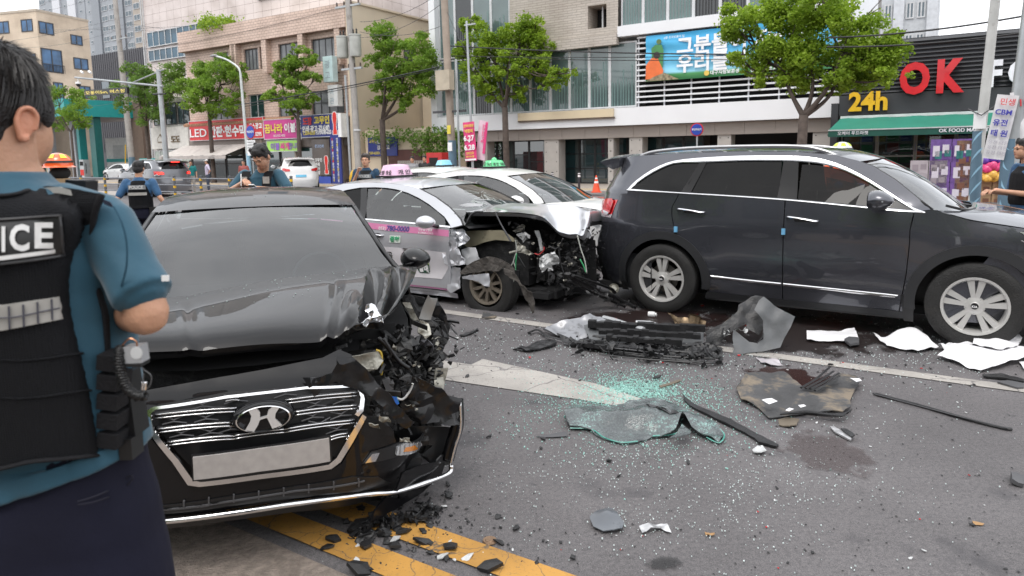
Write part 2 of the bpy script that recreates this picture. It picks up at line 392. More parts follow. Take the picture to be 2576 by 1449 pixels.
# ================================================================ BUILDINGS
def bthing(name, label, u, t, catg='building', ang=None):
 return thing(name, label, catg, RF(u, t), R(-RA if ang is None else ang))
def wall(mb, u0, u1, z0, z1, holes=(), y=0.0, dep=.2):
 us = sorted({u0, u1, *[h[0] for h in holes], *[h[1] for h in holes]}); zs = sorted({z0, z1, *[h[2] for h in holes], *[h[3] for h in holes]})
 us = [q for q in us if u0 <= q <= u1]; zs = [q for q in zs if z0 <= q <= z1]
 for a, b in zip(us, us[1:]):
  for c, d in zip(zs, zs[1:]):
   mu, mz_ = (a + b) / 2,(c + d) / 2
   if any(h[0] < mu < h[1] and h[2] < mz_ < h[3] for h in holes): continue
   mb.add([(a, y, c),(b, y, c),(b, y, d),(a, y, d)],[(0,1,2,3)])
 for h in holes:
  a, b, c, d = h[:4]; e = y + dep
  mb.add([(a, y, c),(b, y, c),(b, y, d),(a, y, d),(a, e, c),(b, e, c),(b, e, d),(a, e, d)],[(0,1,5,4),(1,2,6,5),(2,3,7,6),(3,0,4,7)])
 return mb
def frame(mb, a, b, c, d, y, fw=.05, fd=.06, nv=0, nh=0):
 mb.b6(a, b, y, y + fd, c, c + fw).b6(a, b, y, y + fd, d - fw, d).b6(a, a + fw, y, y + fd, c + fw, d - fw).b6(b - fw, b, y, y + fd, c + fw, d - fw)
 for i in range(nv):
  x = a + (b - a) * (i + 1) / (nv + 1); mb.b6(x - fw / 2, x + fw / 2, y + .002, y + fd - .002, c + fw, d - fw)
 for i in range(nh):
  z = c + (d - c) * (i + 1) / (nh + 1); mb.b6(a + fw, b - fw, y + .004, y + fd - .004, z - fw / 2, z + fw / 2)
 return mb
M_WGLASS = mat('window_glass',(.055,.085,.11), r=.06, spec=1.0, v=.5, vs=.35)
M_WGLASS_G = mat('green_window_glass',(.09,.13,.13), r=.06, spec=1.0, v=.5, vs=.3)
M_WDARK = mat('dark_window_glass',(.018,.022,.025), r=.05, spec=.8, v=.4, vs=.6)
M_FRAME = mat('dark_frame',(.05,.05,.055), r=.5)
M_FRAMEL = mat('light_frame',(.55,.56,.57), r=.4)
WCACHE = {}
def window(parent, a, b, c, d, y=.1, nv=1, nh=0, fm=None, gm=None, fw=.06):
 key = (round(b - a,2), round(d - c,2), nv, nh, fm and fm.name, gm and gm.name, fw)
 if key not in WCACHE:
  m1 = frame(MB(),0, b - a,0, d - c,0, fw,.07, nv, nh).mesh('window', fm or M_FRAME)
  m2 = MB().b6(.01, b - a - .01,.03,.045,.01, d - c - .01).mesh('pane', gm or M_WGLASS); WCACHE[key] = (m1, m2)
 m1, m2 = WCACHE[key]
 o_ = link('window', m1, parent); o_.location = (a, y, c); p = link('pane', m2, o_); return o_
def boxbody(parent, u0, u1, y0, y1, z0, z1, m, name='wall'):
 return MB().b6(u0, u1, y0, y1, z0, z1).build(name, m, parent)
def tiled(name, c, mort, su, sz, ang=0, off=.5, var=.12, bump=.01):
 mt = bpy.data.materials.new(name); mt.use_nodes = True; n = mt.node_tree; L = n.links.new; b = n.nodes['Principled BSDF']
 t = n.nodes.new('ShaderNodeTexCoord'); sp = n.nodes.new('ShaderNodeSeparateXYZ'); cb = n.nodes.new('ShaderNodeCombineXYZ'); L(t.outputs['Object'], sp.inputs[0])
 ad = n.nodes.new('ShaderNodeMath'); L(sp.outputs[0], ad.inputs[0]); L(sp.outputs[1], ad.inputs[1]); L(ad.outputs[0], cb.inputs[0]); L(sp.outputs[2], cb.inputs[1])
 k = n.nodes.new('ShaderNodeTexBrick'); k.offset = off; k.inputs['Scale'].default_value = 1; k.inputs['Brick Width'].default_value = su; k.inputs['Row Height'].default_value = sz
 k.inputs['Color1'].default_value = tuple(x * (1 - var) for x in c) + (1,); k.inputs['Color2'].default_value = tuple(min(1, x * (1 + var)) for x in c) + (1,); k.inputs['Mortar'].default_value = (*mort,1); k.inputs['Mortar Size'].default_value = .012
 L(cb.outputs[0], k.inputs['Vector'])
 nn = n.nodes.new('ShaderNodeTexNoise'); nn.inputs['Scale'].default_value = .5; nn.inputs['Detail'].default_value = 8; L(t.outputs['Object'], nn.inputs['Vector'])
 rp = n.nodes.new('ShaderNodeValToRGB'); rp.color_ramp.elements[0].position = .35; rp.color_ramp.elements[0].color = (.78,.76,.74,1); rp.color_ramp.elements[1].position = .6; L(nn.outputs['Fac'], rp.inputs[0])
 mm = n.nodes.new('ShaderNodeMix'); mm.data_type = 'RGBA'; mm.blend_type = 'MULTIPLY'; mm.inputs[0].default_value = 1; L(k.outputs['Color'], mm.inputs[6]); L(rp.outputs[0], mm.inputs[7]); L(mm.outputs[2], b.inputs['Base Color'])
 b.inputs['Roughness'].default_value = .6
 bp = n.nodes.new('ShaderNodeBump'); bp.invert = True; bp.inputs['Distance'].default_value = bump; L(k.outputs['Fac'], bp.inputs['Height']); L(bp.outputs[0], b.inputs['Normal'])
 return mt
M_WHITE = mat('white_cladding',(.74,.75,.77), r=.45, v=.03, vs=.8)
M_BEIGE = tiled('beige_brick',(.47,.425,.375),(.36,.32,.28),.5,.12, var=.06)
M_BROWNP = mat('brown_panel',(.27,.235,.21), r=.6, v=.06, vs=.5)
# ---- modern glass building
def modern():
 T = 31.5; B = bthing('glass_office_building', 'modern building with white bands, green glass and white louvres above a dark glazed ground floor',0, T)
 H = 15.0; L0, R0 = -24.75,-3.3
 x3 = R0
 boxbody(B, L0 + .3, R0 - .1,2.5,16,0, H, mat('core_wall',(.25,.24,.23), r=.8), 'wall')
 # white frame bands
 b = MB(); b.b6(L0, R0,-.35,2.5,3.02,3.86); b.b6(-13.35, R0,-.35,2.5,7.2,7.68); b.b6(L0, L0 + .42,-.35,2.5,3.86, H); b.b6(-13.35, R0,-.35,2.5,11.3,11.7)
 b.build('band', M_WHITE, B)
 bx('soffit_beam', M_BROWNP, B, L0 + .4, R0,-.05,.35,2.45,3.0)
 for i in range(16):
  bx('soffit_panel', M_BROWNP, B, L0 + .45 + i * 1.3, L0 + .45 + i * 1.3 + 1.285,-.075,-.052,2.44,3.0)
 bx('soffit', mat('soffit_metal',(.30,.31,.33), r=.35, m=.4), B, L0 + .4, R0,.36,2.4,2.50,2.56)
 MC = mat('column_concrete',(.40,.375,.35), r=.75, v=.06, bump=.2, bs=20)
 for a, c in ((-24.3,-23.6),(-21.5,-21.2),(-17.6,-16.75),(-13.98,-13.7),(-12.86,-12.2),(-8.6,-8.0),(-4.6,-3.9)):
  cc = bx('column', MC, B, a, c,.0,.75,0,2.44)
  d = MB()
  for k in range(5):
   for sx in (.12, c - a - .12): d.lathe([(0,0),(.025,.001),(.025,.01)],8, M.Translation((a + sx,-.001,.3 + k * .5)) @ M.Rotation(R(90),4, 'X'))
  d.build('bolt_hole', M_DARK, cc)
 # glazed ground floor
 gp = MB(); xs = [-23.5,-22.5,-21.4,-20.3,-19.3,-18.3,-17.3,-16.2,-15.3,-14.3,-13.5,-12.6,-11.6,-10.6,-9.6]
 for a, c in zip(xs, xs[1:]):
  w_ = window(B, a, c,.12,2.46,1.3,0,2 if (a * 10) % 3 < 1.5 else 1, M_BLACK, MATS['shopglass'],.06)
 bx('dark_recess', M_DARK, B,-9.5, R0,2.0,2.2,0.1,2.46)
 for k, xx in enumerate((-8.4,-6.4,-5.1)):
  bx('leaning_board',(mat('board_white',(.6,.62,.58)), mat('board_green',(.03,.30,.20)), mat('board_grey',(.4,.42,.40)))[k], B, xx, xx + .8,1.7,1.75,.2,1.95)
 # second storey glass bays with balusters behind
 def bays(us, z0, z1, gm, bal=True, dark=()):
  fm = M_FRAMEL
  for i,(a, c) in enumerate(zip(us, us[1:])):
   w_ = window(B, a, c, z0, z1,.0,0,0, fm, gm if i not in dark else M_WDARK,.07)
   if bal:
    q = MB(); x = a + .1
    rr = random.Random(i * 7 + int(z0))
    while x < c - .1:
     q.b6(x, x + .05,.02,.028, z0 + .07, z0 + (1.35 if rr.random() < .6 else 2.2) * (.8 + .3 * rr.random())); x += .12 + .05 * rr.random()
    tag(q.build('baluster', MATS['greenfin'] if i not in dark else M_BLACK, B), kind='stuff')
 bays([-24.3,-23.2,-22.0,-20.8,-19.6,-18.4,-17.2,-16.1,-15.0,-13.9,-12.5],3.9,7.0, M_WGLASS_G, True,(2,))
 bays([-24.3,-23.2,-22.0,-20.8,-19.6],7.1,11, M_WGLASS_G, True,(1,))
 bays([-24.3,-23.2,-22.0,-20.8,-19.6],11.1, H, M_WGLASS_G, True)
 bays([-13.3,-12.2,-11.0,-9.8,-8.6,-7.4,-6.2,-5.0,-3.6],7.7,11.2, M_WGLASS_G, True,(3,4))
 bays([-13.3,-12.2,-11.0,-9.8,-8.6,-7.4,-6.2,-5.0,-3.6],11.75, H, M_WGLASS_G, True)
 # beige brick block with a balcony opening
 q = MB(); wall(q,-19.5,-13.4,6.95, H,[(-15.0,-14.0,7.75,8.85),(-18.4,-17.2,11.5,13)], y=-.15, dep=1.2)
 q.b6(-19.5,-13.4,-.1,2.4,6.9,6.94); q.build('brick_block', M_BEIGE, B)
 bx('ledge', M_BEIGE, B,-18.9,-13.36,-.45,-.16,6.85,7.35)
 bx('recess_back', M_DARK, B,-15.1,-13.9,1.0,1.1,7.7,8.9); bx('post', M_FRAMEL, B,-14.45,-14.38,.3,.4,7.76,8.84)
 # louvres
 for i in range(13):
  z = 4.05 + i * .25; bx('louvre', M_WHITE, B,-12.45, R0,-.12,.02, z, z + .07)
 for i in range(8):
  bx('louvre_post', M_WHITE, B,-12.45 + i * 1.28,-12.39 + i * 1.28,.03,.1,3.87,7.19)
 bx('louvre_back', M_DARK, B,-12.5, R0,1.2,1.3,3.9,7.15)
 bx('end_wall', M_WHITE, B, R0 - .05, R0 + .02,-.3,12,3.0, H)
 # cream sign board on the band
 s = thing('fascia_sign', 'long cream sign board with brown underside on the white band of the glass building', 'sign', RF(-16.2, T - .37,3.62), R(-RA))
 bx('board', mat('cream_board',(.62,.52,.36), r=.5, v=.03), s,-2.7,2.7,-.12,0,-.17,.22); bx('underside', mat('sign_brown',(.10,.07,.05)), s,-2.7,2.75,-.13,0.0,-.24,-.175)
 # banner
 s = thing('blue_banner', 'long sky blue banner with white Korean lettering and kneeling figures tied over the white louvres', 'banner', RF(-9.3, T - .22,6.05), R(-RA))
 mb_ = MB()
 def bf(a, b_): 
  x = -2.65 + a * 8.2; z = -1.05 + b_ * 2.1; return V((x,.02 * math.sin(x * 3 + z * 5) + .03 * math.sin(z * 9 + x * .7) - .05, z))
 mb_.grid(bf,60,24); mb_.v = [q for q in mb_.v]; mb_.build('cloth', MATS['bannercloth'], s, smooth=True)
 W_ = mat('print_white',(.8,.82,.84), r=.6)
 text('그분들이 지켜온',.86, W_, s, tfront(-1.15,-.12,.12), bold=.03); text('우리들이 전하는',.86, W_, s, tfront(-1.15,-.12,-.68), bold=.03)
 text('6월 호국보훈의 달',.13, W_, s, tfront(-1.75,-.12,.82)); text('대구지방보훈청',.2, W_, s, tfront(.4,-.12,-.93), bold=.02); text('국가보훈부',.2, W_, s, tfront(2.5,-.12,-.93), bold=.02)
 MB().lathe([(0,0),(.12,0)],16, tfront(.25,-.13,-.86)).build('emblem', mat('print_yellow',(.7,.5,.1)), s)
 MB().lathe([(0,0),(.14,0)],16, tfront(2.3,-.13,-.86)).build('emblem', W_, s); MB().lathe([(0,0),(.08,0)],12, tfront(2.3,-.14,-.84)).build('emblem', mat('print_red',(.6,.04,.05)), s)
 # printed figures
 pf = MB(); pg = MB()
 pf.add([(p[0],-.14, p[1]) for p in ((-2.62,-.95),(-2.6,-.3),(-2.35,.0),(-2.05,.02),(-1.9,-.3),(-1.75,-.6),(-1.8,-.85),(-2.0,-.95))],[tuple(range(8))]); pf.build('printed_figure', mat('print_orange',(.75,.16,.04)), s)
 pg.add([(p[0],-.132, p[1]) for p in ((-2.3,-.1),(-2.35,.45),(-2.15,.6),(-1.85,.58),(-1.75,.3),(-1.8,-.5),(-2.0,-.2))],[tuple(range(7))]); pg.build('printed_figure', mat('print_green',(.06,.22,.07)), s)
 MB().lathe([(0,0),(.16,0)],12, tfront(-2.08,-.15,.12)).build('printed_figure', mat('print_hair',(.03,.02,.02)), s)
 MB().lathe([(0,0),(.12,0)],12, tfront(-1.98,-.15,.72)).build('printed_figure', mat('print_green2',(.10,.16,.05)), s)
 MB().add([(p[0],-.15, p[1]) for p in ((-2.6,-1.04),(-2.2,-.85),(-1.7,-.7),(-1.3,-.9),(-1.0,-1.04))],[tuple(range(5))]).build('printed_mound', mat('print_mound',(.24,.20,.12), v=.6, vs=9), s)
MATS['shopglass'] = M_SHOPG = mat('shop_glass',(.02,.045,.05), r=.03, spec=1.2, coat=1.0, v=.6, vs=.25)
MATS['greenfin'] = mat('green_fin',(.12,.20,.19), r=.5)
bc = bpy.data.materials.new('banner_cloth'); bc.use_nodes = True; n_ = bc.node_tree
t_ = n_.nodes.new('ShaderNodeTexCoord'); s_ = n_.nodes.new('ShaderNodeSeparateXYZ'); r_ = n_.nodes.new('ShaderNodeValToRGB'); e_ = r_.color_ramp.elements
e_[0].position = .0; e_[0].color = (.03,.16,.06,1); e_[1].position = 1; e_[1].color = (.05,.38,.68,1)
q_ = e_.new(.12); q_.color = (.06,.26,.08,1); q_ = e_.new(.17); q_.color = (.25,.55,.70,1); q_ = e_.new(.45); q_.color = (.12,.48,.74,1)
mr_ = n_.nodes.new('ShaderNodeMapRange'); mr_.inputs[1].default_value = -1.05; mr_.inputs[2].default_value = 1.05
n_.links.new(t_.outputs['Object'], s_.inputs[0]); n_.links.new(s_.outputs[2], mr_.inputs[0]); n_.links.new(mr_.outputs[0], r_.inputs[0]); n_.links.new(r_.outputs[0], n_.nodes['Principled BSDF'].inputs['Base Color']); n_.nodes['Principled BSDF'].inputs['Roughness'].default_value = .6
MATS['bannercloth'] = bc
modern()
# ---- supermarket
def mart():
 T = 29.5; B = bthing('supermarket', 'single storey supermarket with black slatted fascia and green awning',0, T)
 k = T / 24.0
 def F(px, py): u, z = FU(px, py, T); return u, z
 uL = F(2108,300)[0]; top = F(2112,112)[1]; ab = F(2100,345)[1]; at_ = F(2110,293)[1]
 W = 16
 MS = mat('black_slat',(.035,.037,.042), r=.45, v=.15, vs=.6)
 MB().b6(uL, uL + W,.12,.5, at_ - .05, top + .02).build('fascia', MS, B)
 n = 13; h = (top - at_ - .8) / n
 for i in range(n):
  z = at_ + .8 + i * h
  MB().add([(uL + .02,.118, z + .008),(uL + W,.118, z + .008),(uL + W,.02, z + .03),(uL + .02,.02, z + .03),(uL + W,.118, z + h - .01),(uL + .02,.118, z + h - .01), ],[(0,1,2,3),(3,2,4,5)]).build('slat', MS, B)
 bx('fascia_band', MS, B, uL + .02, uL + W,.0,.118, at_ + .03, at_ + .78)
 bx('side_pilaster', MS, B, uL - .25, uL,-.05,.6,0.12, at_ + .5)
 bx('awning_box', mat('awning_box',(.6,.62,.62), r=.4), B, uL + .1, uL + W,-.15,.1, at_ - .1, at_)
 MG = mat('green_awning',(.018,.19,.13), r=.65, v=.08, vs=1.5, bump=.15, bs=200)
 aw = MB(); aw.grid(lambda a, b: V((uL + .1 + a * W - (.22 * b if a == 0 else 0),-.15 - 1.5 * b, at_ - .1 - (at_ - .1 - ab - .22) * b + .02 * math.sin(a * 90))),60,4); aw.build('awning', MG, B, smooth=True)
 va = MB(); va.b6(uL - .12, uL + W,-1.67,-1.65, ab - .02, ab + .22); va.build('valance', mat('dark_green_valance',(.008,.075,.055), r=.65), B)
 bx('awning_bar', M_FRAMEL, B, uL - .12, uL + W,-1.69,-1.66, ab + .2, ab + .24)
 WT = mat('sign_white',(.78,.79,.84), r=.4, emit=.0)
 text('OK FOOD MARKET',.17, WT, B, tfront(F(2362,330)[0],-1.69, ab + .05), bold=.02, sx=.95); text('오케이 푸드마켓',.15, WT, B, tfront(F(2120,350)[0],-1.69, ab + .05), bold=.01)
 YL = mat('sign_yellow',(.72,.42,.02), r=.4, coat=.3); RD = mat('sign_red',(.58,.012,.02), r=.35, coat=.4)
 u24, z24 = F(2135,279); text('24h',(F(2135,235)[1] - z24) / .70, YL, B, tfront(u24,-.12, z24), bold=.035, ext=.06, width=F(2233,270)[0] - u24)
 uO, zO = F(2262,235); zK = F(2427,150)[1]; zo = F(2350,231)[1]
 text('O',(zK - zo) / .72, RD, B, tfront(uO,-.15, zo), bold=.045, ext=.08, width=F(2340,190)[0] - uO); text('K',(zK - zo) / .70, RD, B, tfront(F(2357,190)[0],-.15, zo), bold=.05, ext=.08, width=F(2427,190)[0] - F(2357,190)[0])
 uF, zF = F(2475,218); text('F',(F(2490,155)[1] - zF) / .70, WT, B, tfront(F(2486,190)[0],-.15, zF), bold=.04, ext=.08, width=F(2520,190)[0] - F(2486,190)[0]); text('OOD',(F(2490,155)[1] - zF) / .70, WT, B, tfront(F(2534,190)[0],-.15, zF), bold=.04, ext=.08)
 # shop front
 zc = ab + .3
 boxbody(B, uL, uL + W,2.2,10,0, top - .3, mat('store_wall',(.10,.10,.10)), 'wall')
 bx('shop_floor', mat('shop_tile',(.12,.12,.12)), B, uL, uL + W,.3,2.2,.12,.13)
 x = uL + .1; i = 0
 while x < uL + W - 1.3:
  window(B, x, x + 1.25,.35, zc,.35,0,1, mat('steel_frame',(.18,.17,.16), r=.4, m=.5), M_SHOPIN,.05); x += 1.27; i += 1
 sh = MB(); rr = random.Random(5)
 for sx in range(26):
  for sz in range(5):
   MB().b6(uL + .3 + sx * .45, uL + .3 + sx * .45 + .38,1.3,1.5,.3 + sz * .42,.3 + sz * .42 + .28 + .08 * rr.random()).build('shelf_goods', mat('goods%d' % rr.randrange(6),[(.3,.05,.04),(.04,.2,.08),(.35,.3,.08),(.05,.08,.3),(.4,.38,.35),(.2,.1,.05)][rr.randrange(6)]), B)
M_SHOPIN = glassmat('shop_glass_clear',(.55,.58,.56),1.5)
mart()
# ---- tiled three storey building with shops
M_TILE = tiled('pink_facade_tile',(.64,.49,.41),(.34,.24,.20),.34,.17, var=.05)
M_TILE2 = tiled('pale_pink_panel',(.66,.585,.56),(.34,.27,.25),1.1,.8, off=0, var=.03)
M_CREAMW = mat('stained_cream_wall',(.60,.51,.39), r=.85, v=.08, vs=.5, dirt=(.16,.13,.10), ds=.9, dl=.66)
BT = 30.5
def FB(px, py): return FU(px, py, BT)
def brick():
 B = bthing('tiled_shop_building', 'three storey building faced in pink tiles with shops and signboards at street level',0, BT)
 uL = FB(463,95)[0]; uR = FB(888,200)[0]; zt = FB(700,42)[1]; zp = FB(700,98)[1]
 z3a, z3b = zp - 2.0, zp - .1; w = uR - uL
 ws = [(535,573),(612,648),(652,668),(700,760),(783,847)]
 holes = []
 for a, c in ws: ua, uc = FB(a,120)[0], FB(c,120)[0]; holes.append((ua, uc, zp - 1.75, zp - .35))
 h2 = [(FB(625,260)[0], FB(664,260)[0],4.45,6.0),(FB(700,260)[0], FB(760,260)[0],4.4,5.7),(FB(784,260)[0], FB(866,260)[0],4.35,5.85),(FB(520,260)[0], FB(580,260)[0],4.4,5.8)]
 q = MB(); wall(q, uL, uR,4.2, zp, holes + h2,0,.25); q.build('facade', M_TILE, B)
 MB().b6(uL - .1, uR,-.45,.3, zp, zt).build('parapet', M_TILE, B)
 for px in (596,676,768,861,600):
  u = FB(px,120)[0]; MB().b6(u - .22, u + .22,-.42,-.002, zp - 2.1, zp - .002).build('pier', M_TILE, B)
 for h in holes: window(B, h[0], h[1], h[2], h[3],.12,3 if h[1] - h[0] > 1.2 else 1,0, M_FRAME, mat('grey_pane',(.16,.17,.18), r=.15, v=.4, vs=.8))
 for i, h in enumerate(h2): window(B, h[0], h[1], h[2], h[3],.12,1 if i == 0 else 3,0 if i == 0 else 1, M_FRAMEL if i == 0 else M_FRAME,(mat('teal_pane',(.02,.05,.05), r=.1) if i == 0 else mat('grey_pane',(.16,.17,.18))))
 boxbody(B, uL, uR,.3,9,0, zt - .1, M_CREAMW); 
 bx('side_wall', M_CREAMW, B, uR, uR + .25,-.4,14,0, zt + .0)
 bx('side_parapet', M_CREAMW, B, uR, uR + .35,-.45,14.1, zt + .002, zt + .12)
 # side wall end windows
 for y in (4.4,7.5): window(B,0,1,0,1.6,0,1,0).matrix_world = B.matrix_world @ M.Translation((uR + .33, y, zp - 1.9)) @ M.Rotation(R(90),4, 'Z')
 # tile coping row over shops
 cp = MB()
 u = uL
 while u < uR - .1: cp.tube([(u,-.5,4.15),(u,0,4.32)],.11,6); u += .23
 cp.build('coping_tile', mat('clay_tile',(.42,.24,.15), r=.7, v=.3, vs=9), B)
 # ground floor: shops
 gz0 = .13
 ws = [(FB(485,400)[0], FB(665,400)[0]),(FB(668,400)[0], FB(750,400)[0]),(FB(757,400)[0], FB(868,400)[0])]
 for a, c in ws:
  n = 4 if c - a > 5 else 2
  for i in range(n): window(B, a + (c - a) * i / n + .06, a + (c - a) * (i + 1) / n - .06, gz0 + .25,2.4,-.1,0,1, M_FRAME, M_SHOPG)
  bx('shop_pier', mat('shop_pier',(.30,.24,.20)), B, c - .02, c + .14,-.25,.3,0,3.0)
 bx('shop_fascia', mat('shop_fascia',(.2,.17,.15)), B, uL, uR,-.2,.28,2.42,4.14)
 bx('shop_base', mat('shop_base',(.14,.12,.11)), B, uL, uR,-.08,.28,.12,.36)
 return uL, uR, zt
uL_b, uR_b, zt_b = brick()
M_SW = mat('sign_paint_white',(.82,.82,.82), r=.5)
M_SY = mat('sign_paint_yellow',(.75,.62,.08), r=.5)
def signboard(name, label, p0, p1, z0, z1, t, color, dep=.18, side=None):
 u0 = FU(p0,300, t)[0]; u1 = FU(p1,300, t)[0]
 s = thing(name, label, 'shop sign', RF(u0, t, z0), R(-RA)); bx('board', mat(color[0], color[1], r=.35, v=.05), s,0, u1 - u0,-dep,0,0, z1 - z0)
 frame(MB(),-.02, u1 - u0 + .02,-.02, z1 - z0 + .02,-dep - .02,.04,.03).build('rim', side or M_FRAMEL, s)
 return s, u1 - u0, z1 - z0
tS = BT - .25
s, w_, h_ = signboard('shop_sign', 'wide red signboard reading LED with white Korean lettering',480,667, FB(575,352)[1] + .02, FB(575,301)[1], tS,('sign_red_board',(.62,.02,.025)))
text('LED',.80, M_SW, s, tfront(.1,-.22,.26), bold=.01, width=w_ * .24); text('간판·현수막',.80, M_SW, s, tfront(w_ * .29,-.22,.26), bold=.04, width=w_ * .5); text('센스광고',.42, M_SW, s, tfront(w_ * .82,-.22,.65), bold=.03, width=w_ * .17); text('T.351.0395',.34, M_SW, s, tfront(w_ * .8,-.22,.16), bold=.03, width=w_ * .18)
text('★',.3, M_SY, s, tfront(w_ * .83,-.22,1.02))
s, w_, h_ = signboard('shop_sign', 'magenta bedding shop signboard with yellow and white lettering',668,752, FB(710,352)[1] + .05, FB(710,302)[1] + .02, tS - .1,('sign_magenta_board',(.55,.035,.25)))
text('꿈나라',.62, M_SY, s, tfront(.12,-.22,.45), bold=.03, width=w_ * .55); text('이불',.62, M_SW, s, tfront(w_ * .64,-.22,.45), bold=.03, width=w_ * .33); text('053)555-1802',.2, M_SW, s, tfront(w_ * .3,-.22,.14))
s, w_, h_ = signboard('shop_sign', 'pale green banner sign under the magenta signboard',669,752, FB(710,381)[1], FB(710,354)[1], tS - .15,('sign_lime_board',(.36,.68,.12)),.05)
text('이불',.5, mat('sign_violet',(.25,.12,.5)), s, tfront(w_ * .12,-.08,.14), bold=.03); text('싸개',.5, mat('sign_pinkink',(.7,.05,.3)), s, tfront(w_ * .42,-.08,.14), bold=.03); text('팝니다',.45, mat('sign_violet',(.25,.12,.5)), s, tfront(w_ * .68,-.08,.16), bold=.02, width=w_ * .32)
s, w_, h_ = signboard('shop_sign', 'navy signboard of a seal engraver with a red stamp picture',758,864, FB(810,346)[1], FB(810,291)[1], tS - .3,('sign_navy_board',(.02,.035,.22)),.4)
RDK = mat('sign_red_ink',(.7,.03,.02)); bd = .44
for i, ch in enumerate('달구벌'): text(ch,.42, M_SW, s, tfront(.08,-bd, h_ - .47 - i * .47), bold=.03)
text('도장',.5, RDK, s, tfront(w_ * .17,-bd, h_ - .55), bold=.04, width=w_ * .22); text('고무인',.5, M_SY, s, tfront(w_ * .44,-bd, h_ - .52), bold=.04, width=w_ * .36)
text('인쇄·광고·감사패',.42, M_SW, s, tfront(w_ * .15,-bd, h_ - 1.0), bold=.04, width=w_ * .64); text('T.559-6333',.34, M_SY, s, tfront(w_ * .15,-bd,.16), bold=.03, width=w_ * .3); text('H.010-6780-6333',.34, M_SW, s, tfront(w_ * .47,-bd,.16), bold=.03, width=w_ * .36)
def stamp(s, x, z, k, y):
 pts = [(-.14,0),(.14,0),(.14,.2),(.1,.26),(.09,.5),(.15,.8),(.13,1.05),(.06,1.14),(-.06,1.14),(-.13,1.05),(-.15,.8),(-.09,.5),(-.1,.26),(-.14,.2)]
 MB().add([(x + p[0] * k * 1.35, y, z - .03 + p[1] * k * 1.05) for p in pts],[tuple(range(14))]).build('printed_stamp', M_SW, s)
 MB().add([(x + p[0] * k, y - .004, z + p[1] * k) for p in pts],[tuple(range(14))]).build('printed_stamp', RDK, s)
stamp(s, w_ * .92,.12,1.15,-bd)
bx('end_cap', M_SW, s, w_ + .02, w_ + .3,-.5,0,-.05, h_)
s = thing('door_sign', 'tall navy standing sign with columns of small lettering beside the engraver shop door', 'shop sign', RF(FB(866,400)[0], BT - .9,.13), R(-RA))
bx('board', mat('sign_navy_board',(.02,.035,.22)), s,-.1,.75,-.1,0,0,2.9)
for i, ch in enumerate('도장고무인광고인쇄감사패현수막구'):
 text(ch,.17,(RDK, M_SW, M_SW, M_SY)[i % 4], s, tfront(.02,-.115,2.6 - i * .165), bold=.02)
 text('인쇄광고현수막감사패도장고무인'[i % 15],.17,(M_SW, M_SW, M_SY)[i % 3], s, tfront(.42,-.115,2.6 - i * .165), bold=.02)
s = thing('window_sign', 'glass shop window panel with a big red stamp picture and white lettering', 'shop sign', RF(FB(838,400)[0], BT - .8,.13), R(-RA))
bx('board', mat('signglass',(.12,.10,.09), r=.2), s,-.9,.6,-.05,0,.5,2.7); stamp(s,.3,.6,.95,-.06)
for i, ch in enumerate(('고무인', '인쇄', '감사', '도장')): text(ch,.24, M_SW, s, tfront(-.7,-.06,1.35 - i * .26), bold=.03)
text('광고인쇄',.22, mat('ink_lightblue',(.4,.5,.7)), s, tfront(-.65,-.06,2.2), bold=.02)
bx('plinth', mat('sign_blue_low',(.04,.08,.4)), s,-1.0,.62,-.06,0,.0,.42)
for k,(px, z0, h, lab, tx) in enumerate(((842,6.2,1.5, 'pale blue box sign projecting above the engraver signboard', '광고'),(851,4.75,1.25, 'white box sign projecting just above the navy signboard', '여관'))):
 s = thing('projecting_sign', lab, 'shop sign', RF(FB(px,200)[0], BT - .4, z0), R(-RA)); bx('box', mat('boxsign%d' % k,((.52,.66,.68),(.62,.63,.63))[k], r=.4), s,0,.8,-.5,-.1,0, h)
 bx('bracket', M_FRAME, s,.35,.42,-.1,.4, h * .4, h * .45)
 for i, ch in enumerate(tx): text(ch, h * .32, mat('signgrey_ink',(.35,.42,.46)), s, tfront(.14,-.505, h * (.56 - .42 * i)), bold=.02)
# awning over the red shop
s = thing('shop_awning', 'grey white fabric awning reaching out below the red LED signboard', 'awning', RF(FB(560,380)[0], BT - .3,2.72), R(-RA))
MB().grid(lambda a, b: V((-4.0 + 7.6 * a - .5 * b,-1.7 * b,-.75 * b + .03 * math.sin(a * 40) * b)),40,3).build('canopy_cloth', mat('awning_cloth',(.52,.48,.45), r=.7, bump=.2), s, smooth=True)
MB().grid(lambda a, b: V((-4.5 + 7.6 * a,-1.7 - .01 * b,-.75 - .22 * b)),40,1).build('scalloped_edge', mat('awning_edge',(.42,.38,.36), r=.7), s)
text('간판 현수막 광고',.16, mat('ink_dark',(.05,.05,.05)), s, tfront(-4.2,-1.73,-.93)); text('LED 간판',.16, mat('ink_dark',(.05,.05,.05)), s, tfront(1.3,-1.73,-.93))
